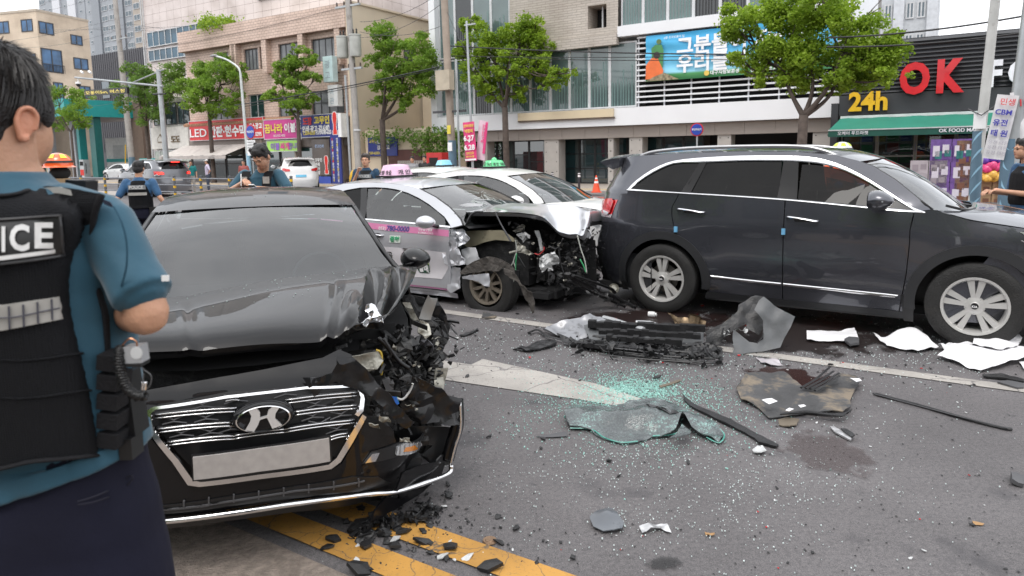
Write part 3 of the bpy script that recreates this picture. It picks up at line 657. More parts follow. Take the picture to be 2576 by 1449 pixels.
# cream annex wall with ivy and signs
s = bthing('cream_annex', 'low cream wall with ivy between the tiled building and the glass building',0, BT)
uA, uB = uR_b + .4, FU(1062,380, BT)[0]
bx('wall', M_CREAMW, s, uA, uB,.4,.7,0,3.3); bx('upper_wall', M_CREAMW, s, uA, uB + 1,6,6.3,0,9.5)
bx('shutter', mat('brown_door',(.10,.04,.035), r=.6), s, uA + 1.9, uA + 4.4,.3,.39,.1,2.1); bx('duct', M_FRAMEL, s, uA + 3.6, uA + 4.2,5.6,5.99,3.6,4.2)
rr = random.Random(3)
def leaves(blobs, n, size, seed=1, tilt=.6):
 rr = random.Random(seed); mb = MB(); vs = mb.v; fs = mb.f; tot = sum(b[3] * b[4] for b in blobs) or 1
 for (x, y, z, rx, rz) in blobs:
  k = int(n * rx * rz / tot)
  for _ in range(k):
   while True:
    a = V((rr.uniform(-1,1), rr.uniform(-1,1), rr.uniform(-1,1)))
    if .1 < a.length < 1: break
   a = a.normalized() * (a.length ** .5)
   if rr.random() < .3: a *= rr.uniform(1.0,1.7)
   c = V((x + a.x * rx, y + a.y * rx, z + a.z * rz))
   d1 = V((rr.gauss(0,1), rr.gauss(0,1), rr.gauss(0, tilt))).normalized(); d2 = d1.cross(V((rr.gauss(0,1), rr.gauss(0,1), rr.gauss(0,1)))).normalized()
   s1 = size * rr.uniform(.6,1.3); i = len(vs)
   vs += [c - d1 * s1 - d2 * s1 * .2, c - d1 * s1 * .1 - d2 * s1 * .75, c + d1 * s1, c + d2 * s1 * .8]; fs.append([i, i + 1, i + 2, i + 3]); mb.mi.append(0)
 return mb
def leafmat(name, dark, light, s=1.1, trans=.45):
 mt = bpy.data.materials.new(name); mt.use_nodes = True; n = mt.node_tree; n.nodes.clear(); L = n.links.new
 o = n.nodes.new('ShaderNodeOutputMaterial'); t = n.nodes.new('ShaderNodeTexCoord'); a = n.nodes.new('ShaderNodeTexNoise'); a.inputs['Scale'].default_value = s; a.inputs['Detail'].default_value = 4; a.inputs['Roughness'].default_value = .7; L(t.outputs['Object'], a.inputs['Vector'])
 r = n.nodes.new('ShaderNodeValToRGB'); r.color_ramp.elements[0].position = .35; r.color_ramp.elements[0].color = (*dark,1); r.color_ramp.elements[1].position = .65; r.color_ramp.elements[1].color = (*light,1); L(a.outputs['Fac'], r.inputs[0])
 d = n.nodes.new('ShaderNodeBsdfPrincipled'); d.inputs['Roughness'].default_value = .55; L(r.outputs[0], d.inputs['Base Color'])
 tr = n.nodes.new('ShaderNodeBsdfTranslucent'); L(r.outputs[0], tr.inputs[0]); m = n.nodes.new('ShaderNodeMixShader'); m.inputs[0].default_value = trans; L(d.outputs[0], m.inputs[1]); L(tr.outputs[0], m.inputs[2]); L(m.outputs[0], o.inputs[0])
 return mt
LM = [leafmat('leaf_bright',(.19,.31,.025),(.37,.52,.05), trans=.5), leafmat('leaf_mid',(.15,.28,.035),(.29,.44,.055), trans=.5), leafmat('leaf_dark',(.11,.21,.035),(.21,.34,.06), trans=.5)]
iv = leaves([(uA + 1 + i * .75,.2,3.0 - (i % 3) * .15,.7,.35) for i in range(9)] + [(uA + 4.5 + i * .6,.3,2.3 - i * .05,.6,.6) for i in range(5)],3500,.07,4)
iv.build('ivy', LM[2], s)
s = thing('annex_sign', 'navy sign with yellow and white lettering on the cream annex wall', 'shop sign', RF(uA + .35, BT + .35,1.75), R(-RA))
bx('board', mat('sign_navy_board',(.02,.035,.22)), s,0,2.3,-.1,0,0,1.1)
text('고무인',.24, M_SY, s, tfront(.1,-.12,.8), bold=.02); text('도장인쇄',.27, M_SW, s, tfront(.75,-.12,.72), bold=.03); text('감사광고',.27, M_SW, s, tfront(.75,-.12,.4), bold=.03); text('559-6333 F.566',.22, M_SY, s, tfront(.1,-.12,.1), bold=.02)
# ---- pale pink clad building with blue ribbon windows (behind, left of the tiled one)
T2 = 38
def F2(px, py, t=T2): return FU(px, py, t)
B = bthing('ribbon_window_building', 'pale pink clad office building with blue ribbon windows behind the tiled building',0, T2)
a, b_ = F2(362,100)[0], F2(905,60)[0]
boxbody(B, a, b_,.1,14,0,22, M_TILE2)
q = MB(); wa, wb = F2(372,90)[0], F2(578,60)[0]; zb = F2(380,118)[1]; zt = F2(380,82)[1]
bx('ribbon_glass', mat('blue_glass',(.04,.10,.15), r=.08, v=.5, vs=.4), B, wa, wb,-.02,.09, zb, zt); bx('ribbon_glass', mat('blue_glass',(.04,.10,.15)), B, wa, wb - 2,-.02,.09, zb - 1.3, zb - .35)
frame(MB(), wa - .05, wb + .05, zb - .05, zt + .05,-.08,.07,.06,12).build('ribbon_frame', M_FRAMEL, B); frame(MB(), wa - .05, wb - 1.95, zb - 1.35, zb - .3,-.08,.07,.06,10).build('ribbon_frame', M_FRAMEL, B)
u_ = F2(650,20)[0]; bx('corner_glass', mat('blue_glass',(.04,.10,.15)), B, u_, u_ + 3.2,-.05,.1,14.5,20)
for i in range(9): bx('pipe', M_FRAMEL, B, a - .15 if i == 0 else a + .4 * i - .2,(a - .05) if i == 0 else a + .4 * i - .16,-.05,.05,0,20) if i < 2 else None
# glass lower storey + white shop below
B = bthing('white_shopfront', 'white fronted shop with gold lettering and glass windows left of the tiled building',0,32)
a, b_ = FU(385,400,32)[0], FU(478,400,32)[0]
boxbody(B, a, b_,.35,6,0,6.6, mat('offwhite_render',(.62,.60,.56), r=.7)); bx('fascia', mat('white_fascia',(.72,.70,.66), r=.6), B, a, b_,0,.34,2.6,4.3)
for i in range(3): window(B, a + .1 + i * (b_ - a) / 3, a + (i + 1) * (b_ - a) / 3 - .1,.3,2.5,.1,1,0, M_FRAMEL, mat('pale_glass',(.34,.38,.34), r=.1, v=.3, vs=2))
for i in range(3): window(B, a + .1 + i * (b_ - a) / 3, a + (i + 1) * (b_ - a) / 3 - .1,4.5,6.2,.25,1,0, M_FRAME, M_WGLASS)
GD = mat('gold_letter',(.20,.15,.09), r=.4, m=.3); text('도도',.62, GD, B, tfront(a + (b_ - a) * .55,-.04,3.1), bold=.03, ext=.03)
MB().prism([(0,0),(.8,0),(.8,.35),(.4,.7),(0,.35)],.03, tfront(a + .9,-.01,3.1)).build('house_emblem', GD, B)
MB().prism([(.1,.08),(.7,.08),(.7,.32),(.4,.55),(.1,.32)],.03, tfront(a + .9,-.025,3.1)).build('house_emblem', mat('white_fascia',(.72,.70,.66)), B)
# cream apartment house far left: a street corner, turned to the side road
CC = DEP(90,28,75); B = thing('cream_apartment_house', 'cream four storey corner house with blue glazed windows at the far left', 'building',(CC.x, CC.y,0), R(-16))
M_CREAM = tiled('cream_brick',(.70,.58,.45),(.62,.50,.38),.6,.12, var=.02); sH, zt = 6.4, CC.z
MB().b6(-22,0,0, sH,0, zt).build('wall', M_CREAM, B); MB().b6(-22.05,.05,-.05, sH + .05, zt, zt + .25).build('roof_edge', mat('roof_coping',(.45,.38,.30)), B)
M_SKYP = mat('sky_pane',(.05,.13,.26), r=.08, v=.6, vs=.6)
def swin(y0, y1, z0, z1, nv=1):
 q = frame(MB(),0, y1 - y0,0, z1 - z0,0,.1,.1, nv).build('window', M_FRAME, B); q.matrix_local = M.Translation((.06, y0, z0)) @ M.Rotation(R(90),4, 'Z')
 p = MB().b6(.02, y1 - y0 - .02,.05,.07,.02, z1 - z0 - .02).build('pane', M_SKYP, q)
for (y0, y1, z0, z1) in ((.15,1.9,15.4,16.7),(3.9,5.4,14.8,15.9),(4.0,5.9,12.1,13.4),(.1,2.6,11.4,13.9),(4.4,5.9,8.9,10.3),(1.2,2.4,8.2,10.4)): swin(y0, y1, z0, z1)
for x in (-2.2,-5.5,-9,-13): 
 for z in (15.6,12,8.6): window(B, x, x + 1.6, z, z + 1.3,-.05,1,0, M_FRAME, M_SKYP,.1)
rl = MB()
for i in range(16): rl.b6(.16,.2,.1 + i * .17,.13 + i * .17,11.4,12.2)
rl.b6(.15,.21,.0,2.7,12.2,12.26); tag(rl.build('railing', M_FRAME, B), kind='stuff')
# dark metal house behind the petrol station
T4 = 56
B = bthing('dark_metal_house', 'dark grey metal clad house between the cream house and the towers',0, T4)
a, b_ = FU(222,150, T4)[0], FU(392,150, T4)[0]; zt = FU(300,128, T4)[1]
MB().b6(a, b_,.1,12,0, zt).build('wall', mat('seamed_metal',(.075,.075,.085), r=.5, v=.1), B)
q = MB(); x = a
while x < b_: q.b6(x, x + .05,.04,.1,3, zt + .02); x += .55
tag(q.build('seam', mat('seam_metal',(.055,.055,.065), r=.5), B), kind='stuff')
window(B, FU(255,220, T4)[0], FU(275,220, T4)[0], zt - 6.5, zt - 3.9,.0,0,0); window(B, FU(320,220, T4)[0], FU(340,220, T4)[0], zt - 6.0, zt - 3.9,.0,1,0)
# apartment towers
def tower(label, px0, px1, t, H, c1, c2, bays, dz=2.9, ang=None, z0=0):
 B = bthing('apartment_tower', label,0, t); a, b_ = FU(px0,0, t)[0], FU(px1,0, t)[0]
 bx('wall', mat(*c1), B, a, b_,.2,16,0, H); n = len(bays); w = (b_ - a) / n
 for i,(kind) in enumerate(bays):
  x0 = a + i * w
  if kind == 'p': bx('pier', mat(*c2), B, x0 + .02, x0 + w - .02,-.3,.19,0, H + 1)
  else:
   z = z0
   while z < H - 3:
    if kind == 'w': window(B, x0 + w * .12, x0 + w * .88, z + .8, z + 2.3,.08,1,0, M_FRAMEL, mat('tower_pane',(.11,.15,.18), r=.12, v=.6, vs=.15),.12)
    else: window(B, x0 + w * .36, x0 + w * .64, z + 1.0, z + 1.9,.1,0,0, M_FRAMEL, mat('tower_pane',(.11,.15,.18)),.1)
    z += dz
 return B
GT = ('tower_grey',(.30,.32,.345)); GT2 = ('tower_pier_grey',(.24,.26,.285)); WT_ = ('tower_white',(.60,.61,.64)); BG = ('tower_beige',(.36,.31,.26)); BG2 = ('tower_pier_beige',(.30,.26,.22))
tower('grey blue apartment tower with white stripe rising behind the cream house',95,210,120,78, GT, WT_,['w', 's', 'p', 's', 'p', 's'], z0=28)
tower('tall grey glassy apartment tower beside the beige tower',212,330,112,78, GT, GT2,['s', 'p', 'w', 'w', 'p', 'w'], z0=24)
B = tower('beige apartment tower marked 715 above the ribbon window building',330,460,105,80, BG, BG2,['w', 's', 'w', 'p', 'p', 's'], z0=20)
text('715',2.6, M_SW, B, tfront(FU(419,6,105)[0],-.35, FU(419,7,105)[1]), bold=.02)
tower('white apartment block seen over the roof of the tiled building',885,1062,95,60, WT_, WT_,['w', 'w', 's', 'w', 'w', 's', 'w'], z0=18)
tower('pale apartment tower with dark windows behind the supermarket',2195,2362,75,56,('tower_pale',(.50,.52,.54)),('tower_pier_pale',(.55,.57,.6)),['w', 'w', 'p', 'w', 'w', 'p'], z0=7)
# ---- petrol station
T5 = 40
B = bthing('petrol_station', 'petrol station with a teal edged canopy on teal and grey columns',0, T5, 'petrol station')
uc0, uc1 = FU(195,300, T5)[0], FU(322,300, T5)[0]; zc = FU(300,298, T5)[1]; zcc = FU(300,268, T5)[1]
TE = mat('teal_paint',(.015,.30,.29), r=.4, v=.06); TD = mat('dark_teal',(.008,.13,.12), r=.4)
bx('canopy', mat('canopy_soffit',(.42,.37,.34), r=.6), B, uc0, uc1,-6,3, zc, zc + .1); MB().b6(uc0, uc1 + .1,-6.1,-6.0, zc - .02, zcc + .4).b6(uc1, uc1 + .1,-5.999,3, zc - .02, zcc + .4).build('canopy_edge', TE, B)
bx('canopy_roof', M_FRAMEL, B, uc0, uc1,-6,3, zcc + .25, zcc + .39)
text('Self',.85, M_SW, B, M.Translation((uc1 - 3.1,-6.12, zc + .35)) @ FACE, bold=.03, ext=.03)
for px, m_, w_ in ((243, TD,.5),(192, mat('pump_grey',(.40,.41,.43)),.5),(128, mat('pump_grey',(.40,.41,.43)),.4),(207, TE,.25),(110, TE,.6)):
 u = FU(px,380, T5 - 3)[0]; bx('column', m_, B, u - w_, u + w_,-3.3,-2.6,0, zc)
bx('kiosk', mat('kiosk_white',(.66,.66,.64), r=.6), B, FU(245,400, T5)[0], FU(325,400, T5)[0],1,5,0,4.2); bx('kiosk_stripe', TE, B, FU(245,400, T5)[0], FU(325,400, T5)[0],.97,.999,1.6,1.95)
bx('kiosk_window', mat('kiosk_panel',(.45,.46,.45)), B, FU(265,400, T5)[0], FU(300,400, T5)[0],.9,.968,2.0,3.4); bx('bench', TD, B, FU(268,400, T5)[0], FU(300,400, T5)[0],.1,.6,.2,1.1)
bx('brown_tower', mat('brown_stone',(.17,.12,.09)), B, FU(326,400, T5)[0], FU(352,400, T5)[0],.5,5,0,8); 
for px in (160,222,100):
 u = FU(px,400, T5 - 3)[0]; q = thing('fuel_pump', {160: 'fuel pump with black hoses between the station columns',222: 'fuel pump with a red panel beside the dark teal column',100: 'fuel pump hidden behind the firefighters'}[px], 'fuel pump', RF(u, T5 - 3.4), R(-RA))
 bx('body', mat('pump_white',(.5,.52,.52)), q,-.4,.4,-.3,.3,0,1.9); bx('panel', RDK if px == 222 else TE, q,-.35,.35,-.32,-.301,.3,.9); bx('screen', M_DARK, q,-.3,.3,-.32,-.301,1.3,1.7)
 MB().tube(crv([(.4,-.1,1.5),(.65,-.2,1.2),(.6,-.2,.5),(.42,-.1,.9)],6),.03,6).build('hose', M_BLACK, q)
q = thing('station_banner', 'purple banner with white lettering strung under the station canopy', 'banner', RF(FU(141,340, T5)[0], T5, FU(141,355, T5)[1]), R(-RA))
bx('cloth', mat('banner_purple',(.15,.15,.42)), q,0,2.3,-.02,0,0,1.3); text('구토페이 가능',.55, M_SW, q, tfront(.1,-.04,.4), bold=.03, width=2.1)
q = thing('station_wall', 'low white wall with a teal stripe beside the petrol station', 'wall', RF(FU(353,420,36)[0],36), R(-RA)); bx('wall', mat('kiosk_white',(.66,.66,.64)), q,0,4.4,0,.25,0,1.5); bx('stripe', TE, q,0,4.4,-.02,.27,1.501,1.9)
q = thing('yellow_barrier', 'yellow barrier box by the petrol station exit', 'barrier', RF(FU(331,440,36)[0],35.5), R(-RA)); bx('body', mat('barrier_yellow',(.65,.40,.02)), q,-.35,.35,-.2,.2,0,1.5); MB().tube([(0,0,1.4),(.3,0,3.2)],.05,6).build('arm', mat('barrier_yellow',(.65,.40,.02)), q)
# ---- the other side of the street, behind the camera (seen mirrored in paint and glass)
def back_block(label, u0, w, h, c, t=-16):
 B = thing('shop_building', label, 'building', RF(u0, t), R(180 - RA)); nm = 'render_%s' % label.split()[0]
 bx('wall', mat(nm, c, r=.8), B,-w,0,.2,9,0, h); bx('shop_fascia', mat('fascia_' + nm, tuple(x * .4 for x in c)), B,-w,0,0,.19,2.8,3.8); bx('shop_glass', M_SHOPG, B,-w + .3,-.3,.1,.19,.2,2.7)
 for i in range(int(w // 2.4)):
  for k in range(int((h - 4) // 3)): window(B,-w + .6 + i * 2.4,-w + 2.2 + i * 2.4,4.6 + k * 3,6.2 + k * 3,.1,1)
back_block('brown tiled shop building on the camera side of the street',-40,22,10,(.20,.14,.11)); back_block('grey rendered shop building on the camera side of the street',-17,16,13,(.22,.22,.23)); back_block('cream rendered shop building on the camera side of the street',0,14,8.5,(.33,.28,.22)); back_block('red brick shop building on the camera side of the street',15,18,11.5,(.22,.09,.06)); back_block('white panelled shop building on the camera side of the street',34,20,9,(.38,.38,.38))
# ================================================================ TREES
BARK = mat('bark',(.085,.065,.055), r=.9, bump=1, bs=25, v=.3, vs=6)
def tree(label, px, t, base_h, blobs, lm, n, leaf, rad=.13, fork=None, seed=1, group='roadside ginkgo trees'):
 """blobs: picture-plane circles (px, py, radius px) of the crown; the tree stands on plane t"""
 u0 = FU(px,430, t)[0]; T_ = thing('ginkgo_tree', label, 'tree', RF(u0, t,.1), R(-RA), group)
 dist = RF(u0, t).y; k = dist / FL; rr = random.Random(seed); B = []
 for (bx_, by_, br) in blobs:
  u, z = FU(bx_, by_, t); B.append((u - u0, rr.uniform(-.5,.5) * br * k, z - .1, br * k, br * k * .8))
 fz = base_h if fork is None else FU(px, fork, t)[1] - .1
 tr = MB(); lean = rr.uniform(-.08,.08)
 tr.tube([(0,0,0),(.01,0,.2),(lean * .5,0, fz * .5),(lean,0, fz), ],[rad * 1.5, rad * 1.1, rad, rad * .9],10); tr.build('trunk', BARK, T_, smooth=True)
 order = sorted(range(len(B)), key=lambda i: -B[i][3]); mains = order[:4]; mids = []
 for i in mains + [j for j in order if j not in mains]:
  b = B[i]; e = V(b[:3]); s0 = V((lean,0, fz - .05))
  if i not in mains and mids: s0 = min(mids, key=lambda q: (q - e).length)
  mid = s0.lerp(e,.5) + V((rr.uniform(-.15,.15), rr.uniform(-.15,.15),-.12 * (e - s0).length))
  if i in mains: mids += [mid, mid.lerp(e,.5)]
  q = MB(); q.tube(crv([s0, mid, e],4),[rad * (.55 if i in mains else .25) * (1 - j / 9) + .010 for j in range(9)],6)
  for _ in range(5):
   f = e + V((rr.uniform(-1,1) * b[3], rr.uniform(-1,1) * b[3], rr.uniform(-.3,1) * b[4])) * .85; q.tube([mid.lerp(e, rr.uniform(.3,1)), f],[rad * .2,.01],4)
  q.build('branch', BARK, T_, smooth=True)
 cl = []
 for b in B:
  for _ in range(max(8, int(22 * b[3]))):
   a = V((rr.gauss(0,1), rr.gauss(0,1), rr.gauss(0,1))).normalized() * rr.uniform(.35,1.0)
   s_ = b[3] * rr.uniform(.14,.36); cl.append((b[0] + a.x * b[3], b[1] + a.y * b[3], b[2] + a.z * b[4], s_, s_ * .75))
 tag(leaves(cl, n, leaf, seed + 50).build('crown', lm, T_), kind='stuff')
 return T_
tree('large bright green tree with forked trunk in front of the supermarket edge',2010,22.5,3,[(1870,60,75),(1960,20,70),(2060,10,75),(2150,60,80),(1940,120,80),(2040,110,85),(2130,150,80),(2210,150,70),(1990,190,60),(2090,205,50),(2240,190,42),(1860,150,40),(1900,190,40),(2230,110,50),(1830,35,30)], LM[0],46000,.046,.15,290,2)
tree('bright green tree with sparse side boughs in front of the glass building',1275,30.4,3,[(1190,60,35),(1165,130,30),(1240,110,55),(1310,90,55),(1345,70,30),(1215,180,45),(1290,170,50),(1350,170,40),(1400,195,30),(1435,185,20),(1150,140,22),(1240,230,38),(1300,235,30),(1375,215,20),(1350,120,38)], LM[0],26000,.062,.17,270,3)
tree('tall green tree between the concrete utility pole and the cream annex',968,30.0,3,[(965,75,32),(985,110,40),(1040,120,45),(1070,160,38),(960,155,32),(1000,180,50),(1050,200,42),(960,220,35),(1010,240,40),(1075,225,28),(950,255,24),(1020,275,20)], LM[1],22000,.062,.18,300,4)
tree('green tree standing between the magenta sign and the navy sign',755,28.5,3,[(745,125,18),(725,160,36),(775,145,28),(695,200,30),(745,200,38),(785,195,22),(700,240,28),(750,250,36),(780,245,20),(735,285,18)], LM[1],15000,.062,.13,300,5)
tree('green tree in front of the red LED signboard',537,29.0,3,[(500,175,34),(550,170,42),(600,185,25),(480,215,34),(530,225,44),(590,230,26),(490,265,32),(545,270,38),(585,260,22),(612,165,14)], LM[1],18000,.062,.14,300,6)
tree('dark green tree beside the traffic camera pole',378,31.0,3,[(335,180,26),(375,195,40),(410,190,32),(310,230,30),(350,240,40),(400,240,38),(320,270,24),(370,290,34),(415,280,28),(445,180,34),(450,230,30)], LM[2],18000,.066,.14,310,7)
tree('small pale green tree in front of the petrol station',188,30.0,3,[(150,235,26),(185,240,30),(140,270,24),(180,280,34),(215,260,20),(150,310,24),(190,310,24),(222,300,14),(160,225,16)], LM[1],9000,.064,.1,330,8)
for i,(uu, tt) in enumerate(((-9,-9),(-1,-9.5),(8,-9),(17,-9.5))):
 T_ = thing('ginkgo_tree',('leafy tree behind the camera beyond the left end', 'leafy tree right behind the camera', 'leafy tree behind the camera towards the right', 'leafy tree behind the camera at the far right')[i], 'tree', RF(uu, tt),0, 'roadside ginkgo trees')
 MB().tube([(0,0,0),(.05,0,3.2)],[.2,.13],10).build('trunk', BARK, T_, smooth=True); leaves([(0,0,4.4,1.6,1.4),(.9,.3,5.2,1.2,1.0),(-.9,-.2,5.0,1.2,1.0),(0,.5,6.0,1.2,.9)],3500,.16, i).build('crown', LM[1], T_)
q = thing('roof_shrub', 'bright green shrub growing on the parapet of the tiled building', 'shrub', RF(FB(545,70)[0], BT + .1, FB(545,85)[1]), R(-RA))
leaves([(0,0,.6,1.3,.6),(-.8,0,.7,.7,.5),(.9,0,.5,.8,.45)],1600,.09,9).build('foliage', LM[0], q); MB().tube([(0,0,-.2),(0,0,.6)],.06,6).build('stem', BARK, q)
# ================================================================ POLES, WIRES, SIGNS
CONCP = mat('pole_concrete',(.36,.34,.32), r=.85, v=.15, vs=4, bump=.2, dirt=(.22,.20,.18), ds=2)
STEEL = mat('galvanised_steel',(.40,.42,.43), r=.45, m=.5, v=.12)
WRAP = mat('pole_wrap',(.10,.17,.23), r=.6); WRAP2 = mat('pole_wrap_light',(.28,.48,.62), r=.6)
def pole(name, label, px, py, t, z1, r0, r1, m_, topx=None, catg='utility pole', group=None):
 u = FU(px, py, t)[0]; P = thing(name, label, catg, RF(u, t,.12), R(-RA), group)
 du = 0 if topx is None else topx
 MB().tube([(0,0,0),(du,0, z1)],[r0, r1],14).build('shaft', m_, P, smooth=40); return P, du
def crossarm(P, du, z, w, m_=None, ins=4):
 q = MB(); q.b6(du - w, du + w,-.06,.06, z, z + .1); q.build('crossarm', m_ or STEEL, P)
 for i in range(ins):
  x = du - w + .1 + (2 * w - .2) * i / max(1, ins - 1); MB().lathe([(0,0),(.05,0),(.05,.06),(.03,.08),(.06,.12),(.03,.16),(.05,.2),(0,.24)],8, M.Translation((x,0, z + .1))).build('insulator', mat('insulator',(.10,.07,.06), r=.3), P)
P, du = pole('utility_pole', 'concrete utility pole carrying two grey transformers',905,470,27.6,14,.19,.15, CONCP,-.35)
for s_ in (-1,1):
 x = du * .72 + s_ * .48; tr = MB().lathe([(0,6.95),(.28,6.95),(.31,7.05),(.31,8.0),(.33,8.02),(.33,8.1),(0,8.14)],14, M.Translation((x,-.1,0))).build('transformer', mat('transformer_grey',(.42,.43,.40), r=.5), P, smooth=35)
 for k in (-.12,.12): MB().lathe([(0,0),(.05,0),(.05,.1),(.03,.12),(.05,.2),(0,.3)],8, M.Translation((x + k,-.1,8.14))).build('bushing', M_BLACK, tr)
crossarm(P, du * .6,6.3,.75); crossarm(P, du * .9,9.6,.9)
MB().tube([(-.35,-.3,0),(-.42,-.3,6)],.06,8).build('conduit', STEEL, P); MB().lathe([(.2,3.0),(.205,3.05),(.2,3.1)],12).build('clamp_band', M_FRAMEL, P)
P, du = pole('utility_pole', 'brownish utility pole with a blue wrapped foot left of the pink festival banner',1142,480,26.2,14,.19,.15, mat('pole_brown',(.34,.28,.23), r=.85, v=.15, bump=.2),-.42)
MB().lathe([(.20,.9),(.20,2.3)],14, M.Translation((-.03,0,0))).build('poster_wrap', WRAP, P, smooth=True); bx('notice', M_SW, P,-.13,.12,-.225,-.21,1.8,2.2); bx('yellow_notice', M_SY, P,-.14,.06,-.225,-.21,2.6,3.0)
bx('junction_box', mat('junction_box',(.45,.39,.30), r=.6), P,-.45,.35,-.6,-.22,4.6,5.5); crossarm(P,-.15,3.6,.95, M_FRAME,0); crossarm(P, du * .8,9.0,.9)
MB().tube([(.45,-.1,0),(.4,-.1,6)],.05,8).build('conduit', STEEL, P)
P, du = pole('utility_pole', 'tall utility pole rising left of the traffic camera arm',335,440,33,17,.26,.18, CONCP,-.6)
crossarm(P, du * .72,11.8,1.2); MB().tube([(-.1,0,7.0),(-2.2,-.2,7.9)],.05,6).build('bracket', STEEL, P); MB().lathe([(.265,.3),(.262,1.9)],14).build('poster_wrap', WRAP, P, smooth=True)
P, du = pole('utility_pole', 'thin utility pole with insulators in front of the cream house',118,330,38,16,.2,.13, CONCP,-.45)
crossarm(P, du * .55,9.2,1.3, None,5); crossarm(P, du * .7,11.6,1.6, None,4); bx('transformer_box', mat('transformer_grey',(.42,.43,.40)), P,-.2,.75,-.4,.2,6.4,7.6)
P, du = pole('lamp_pole', 'weathered white pole wrapped in a blue wave pattern in front of the supermarket',2449,470,19,9,.108,.088, mat('weathered_white',(.52,.52,.50), r=.6, v=.1, dirt=(.25,.22,.2), ds=4, dl=.6),.33, 'pole')
q = MB(); q.lathe([(.118,.0),(.118,1.95)],16, M.Translation((.03,0,0))); q.build('poster_wrap', WRAP, P, smooth=True)
for k in range(5):
 MB().grid(lambda a, b: V((.03 + .122 * math.sin(-1.2 + 2.2 * a + .25 * math.sin(k)),-.122 * math.cos(-1.2 + 2.2 * a + .25 * math.sin(k)),.1 + k * .38 + .35 * a + .07 * b * math.sin(math.pi * a))),10,1).build('wave_print', WRAP2, P)
bx('notice', M_SW, P,-.09,.15,-.15,-.135,2.0,2.35); MB().tube([(-.2,-.1,2.45),(.05,-.2,2.3),(.3,-.1,2.5)],.015,5).build('cable_tie', M_FRAME, P)
P, du = pole('sign_pole', 'grey steel pole at the right edge carrying two vertical banners',2530,470,18,9,.15,.14, STEEL,.42, 'pole')
q = MB(); q.lathe([(.16,.0),(.16,1.75)],16, M.Translation((.03,0,0))); q.build('poster_wrap', WRAP, P, smooth=True)
for k in range(4):
 MB().grid(lambda a, b: V((.03 + .164 * math.sin(-.8 + 1.6 * a),-.164 * math.cos(-.8 + 1.6 * a),.25 + k * .42 + (.09 + .13 * b) * (a - .5) ** 2 * 4)),10,1).build('wave_print', WRAP2, P)
MB().tube([(.3,0,6.1),(-.7,-.1,7.0)],.05,8).build('stay', STEEL, P); MB().lathe([(.16,5.95),(.2,6.0),(.2,6.2),(.16,6.25)],10, M.Translation((.3,0,0))).build('clamp_band', M_FRAME, P)
def cloth(mb, w, h, ax=0.03, lean=0.0, n=14): return mb.grid(lambda a, b: V((w * (a - .5) + lean * (1 - b) * h, ax * math.sin(a * 7 + b * 5), h * b)),10, n)
IB = mat('ink_navy',(.05,.05,.35)); IR = mat('ink_red',(.65,.05,.06))
u_ = FU(2505,300,17.8)[0]
q = thing('vertical_banner', 'white vertical banner with red and navy Korean lettering on the right edge pole', 'banner', RF(u_,17.8, FU(2500,400,17.8)[1]), R(-RA)); cloth(MB(),.38,1.34,.03,-.0).build('cloth', mat('banner_white',(.66,.65,.66), r=.7), q, smooth=True)
q.rotation_euler = (0, R(8), R(-RA))
text('민생',.15, IR, q, tfront(-.12,-.06,1.14), bold=.01)
for i, tx in enumerate(('CBM', '유전', '태 원')): text(tx,.145, IB, q, tfront(-.16,-.06,.93 - i * .22), bold=.03)
for i in range(3): text('유전 태원',.09, mat('ink_grey',(.35,.33,.38)), q, tfront(-.16,-.06,.32 - i * .11))
q = thing('vertical_banner', 'white vertical banner numbered 119 cut by the right edge of the photo', 'banner', RF(u_ + .55,17.9, FU(2500,400,17.8)[1] + .1), R(-RA)); cloth(MB(),.40,1.3,.03).build('cloth', mat('banner_white',(.66,.65,.66)), q, smooth=True); text('119',.2, IR, q, tfront(-.18,-.06,1.0), bold=.02)
q.rotation_euler = (0, R(-6), R(-RA))
P, du = pole('banner_pole', 'slim grey pole holding the pink festival banners',1192,480,25.5,7.5,.06,.05, STEEL,-.18, 'pole'); bx('arm', STEEL, P,-.3,.3,-.03,.03,7.3,7.36)
zb = FU(1185,405,25.4)[1]
q = thing('vertical_banner', 'pink festival banner dated 6.27 to 6.28 in front of the glass building', 'banner', RF(FU(1184,350,25.4)[0],25.4, zb), R(-RA)); cloth(MB(),.62,1.75,.02).build('cloth', mat('banner_pink',(.68,.05,.20), r=.6), q, smooth=True); q.rotation_euler = (0, R(-3), R(-RA))
text('안마애담',.15, M_SY, q, tfront(-.26,-.05,1.52), bold=.02); text('박람회',.17, M_SY, q, tfront(-.23,-.05,1.28), bold=.02); text('6.27',.32, M_SW, q, tfront(-.30,-.05,.92), bold=.03, width=.58); text('6.28',.32, M_SW, q, tfront(-.30,-.05,.5), bold=.03, width=.58)
text('EXCO',.15, M_SY, q, tfront(-.2,-.05,.3), bold=.02); text('대구전시장',.1, M_SY, q, tfront(-.24,-.05,.16), bold=.02); MB().prism([(-.06,.06),(.06,.06),(0,-.02)],.01, tfront(0,-.045,.84)).build('arrow_print', M_SW, q); bx('white_foot', M_SW, q,-.3,.3,-.05,-.035,0.02,.1)
q = thing('vertical_banner', 'white and pink slanted banner just behind the dated pink one', 'banner', RF(FU(1206,350,25.6)[0],25.6, zb + .05), R(-RA)); cloth(MB(),.5,1.75,.02).build('cloth', mat('banner_palepink',(.70,.50,.58), r=.6), q, smooth=True); q.rotation_euler = (0, R(9), R(-RA)); text('스드메',.3, mat('banner_pink',(.68,.05,.20)), q, M.Translation((.0,-.05,1.6)) @ FACE @ M.Rotation(R(-90),4, 'Z'), bold=.02); bx('pink_edge', mat('banner_pink',(.68,.05,.20)), q,.13,.25,-.05,-.03,.3,1.7)
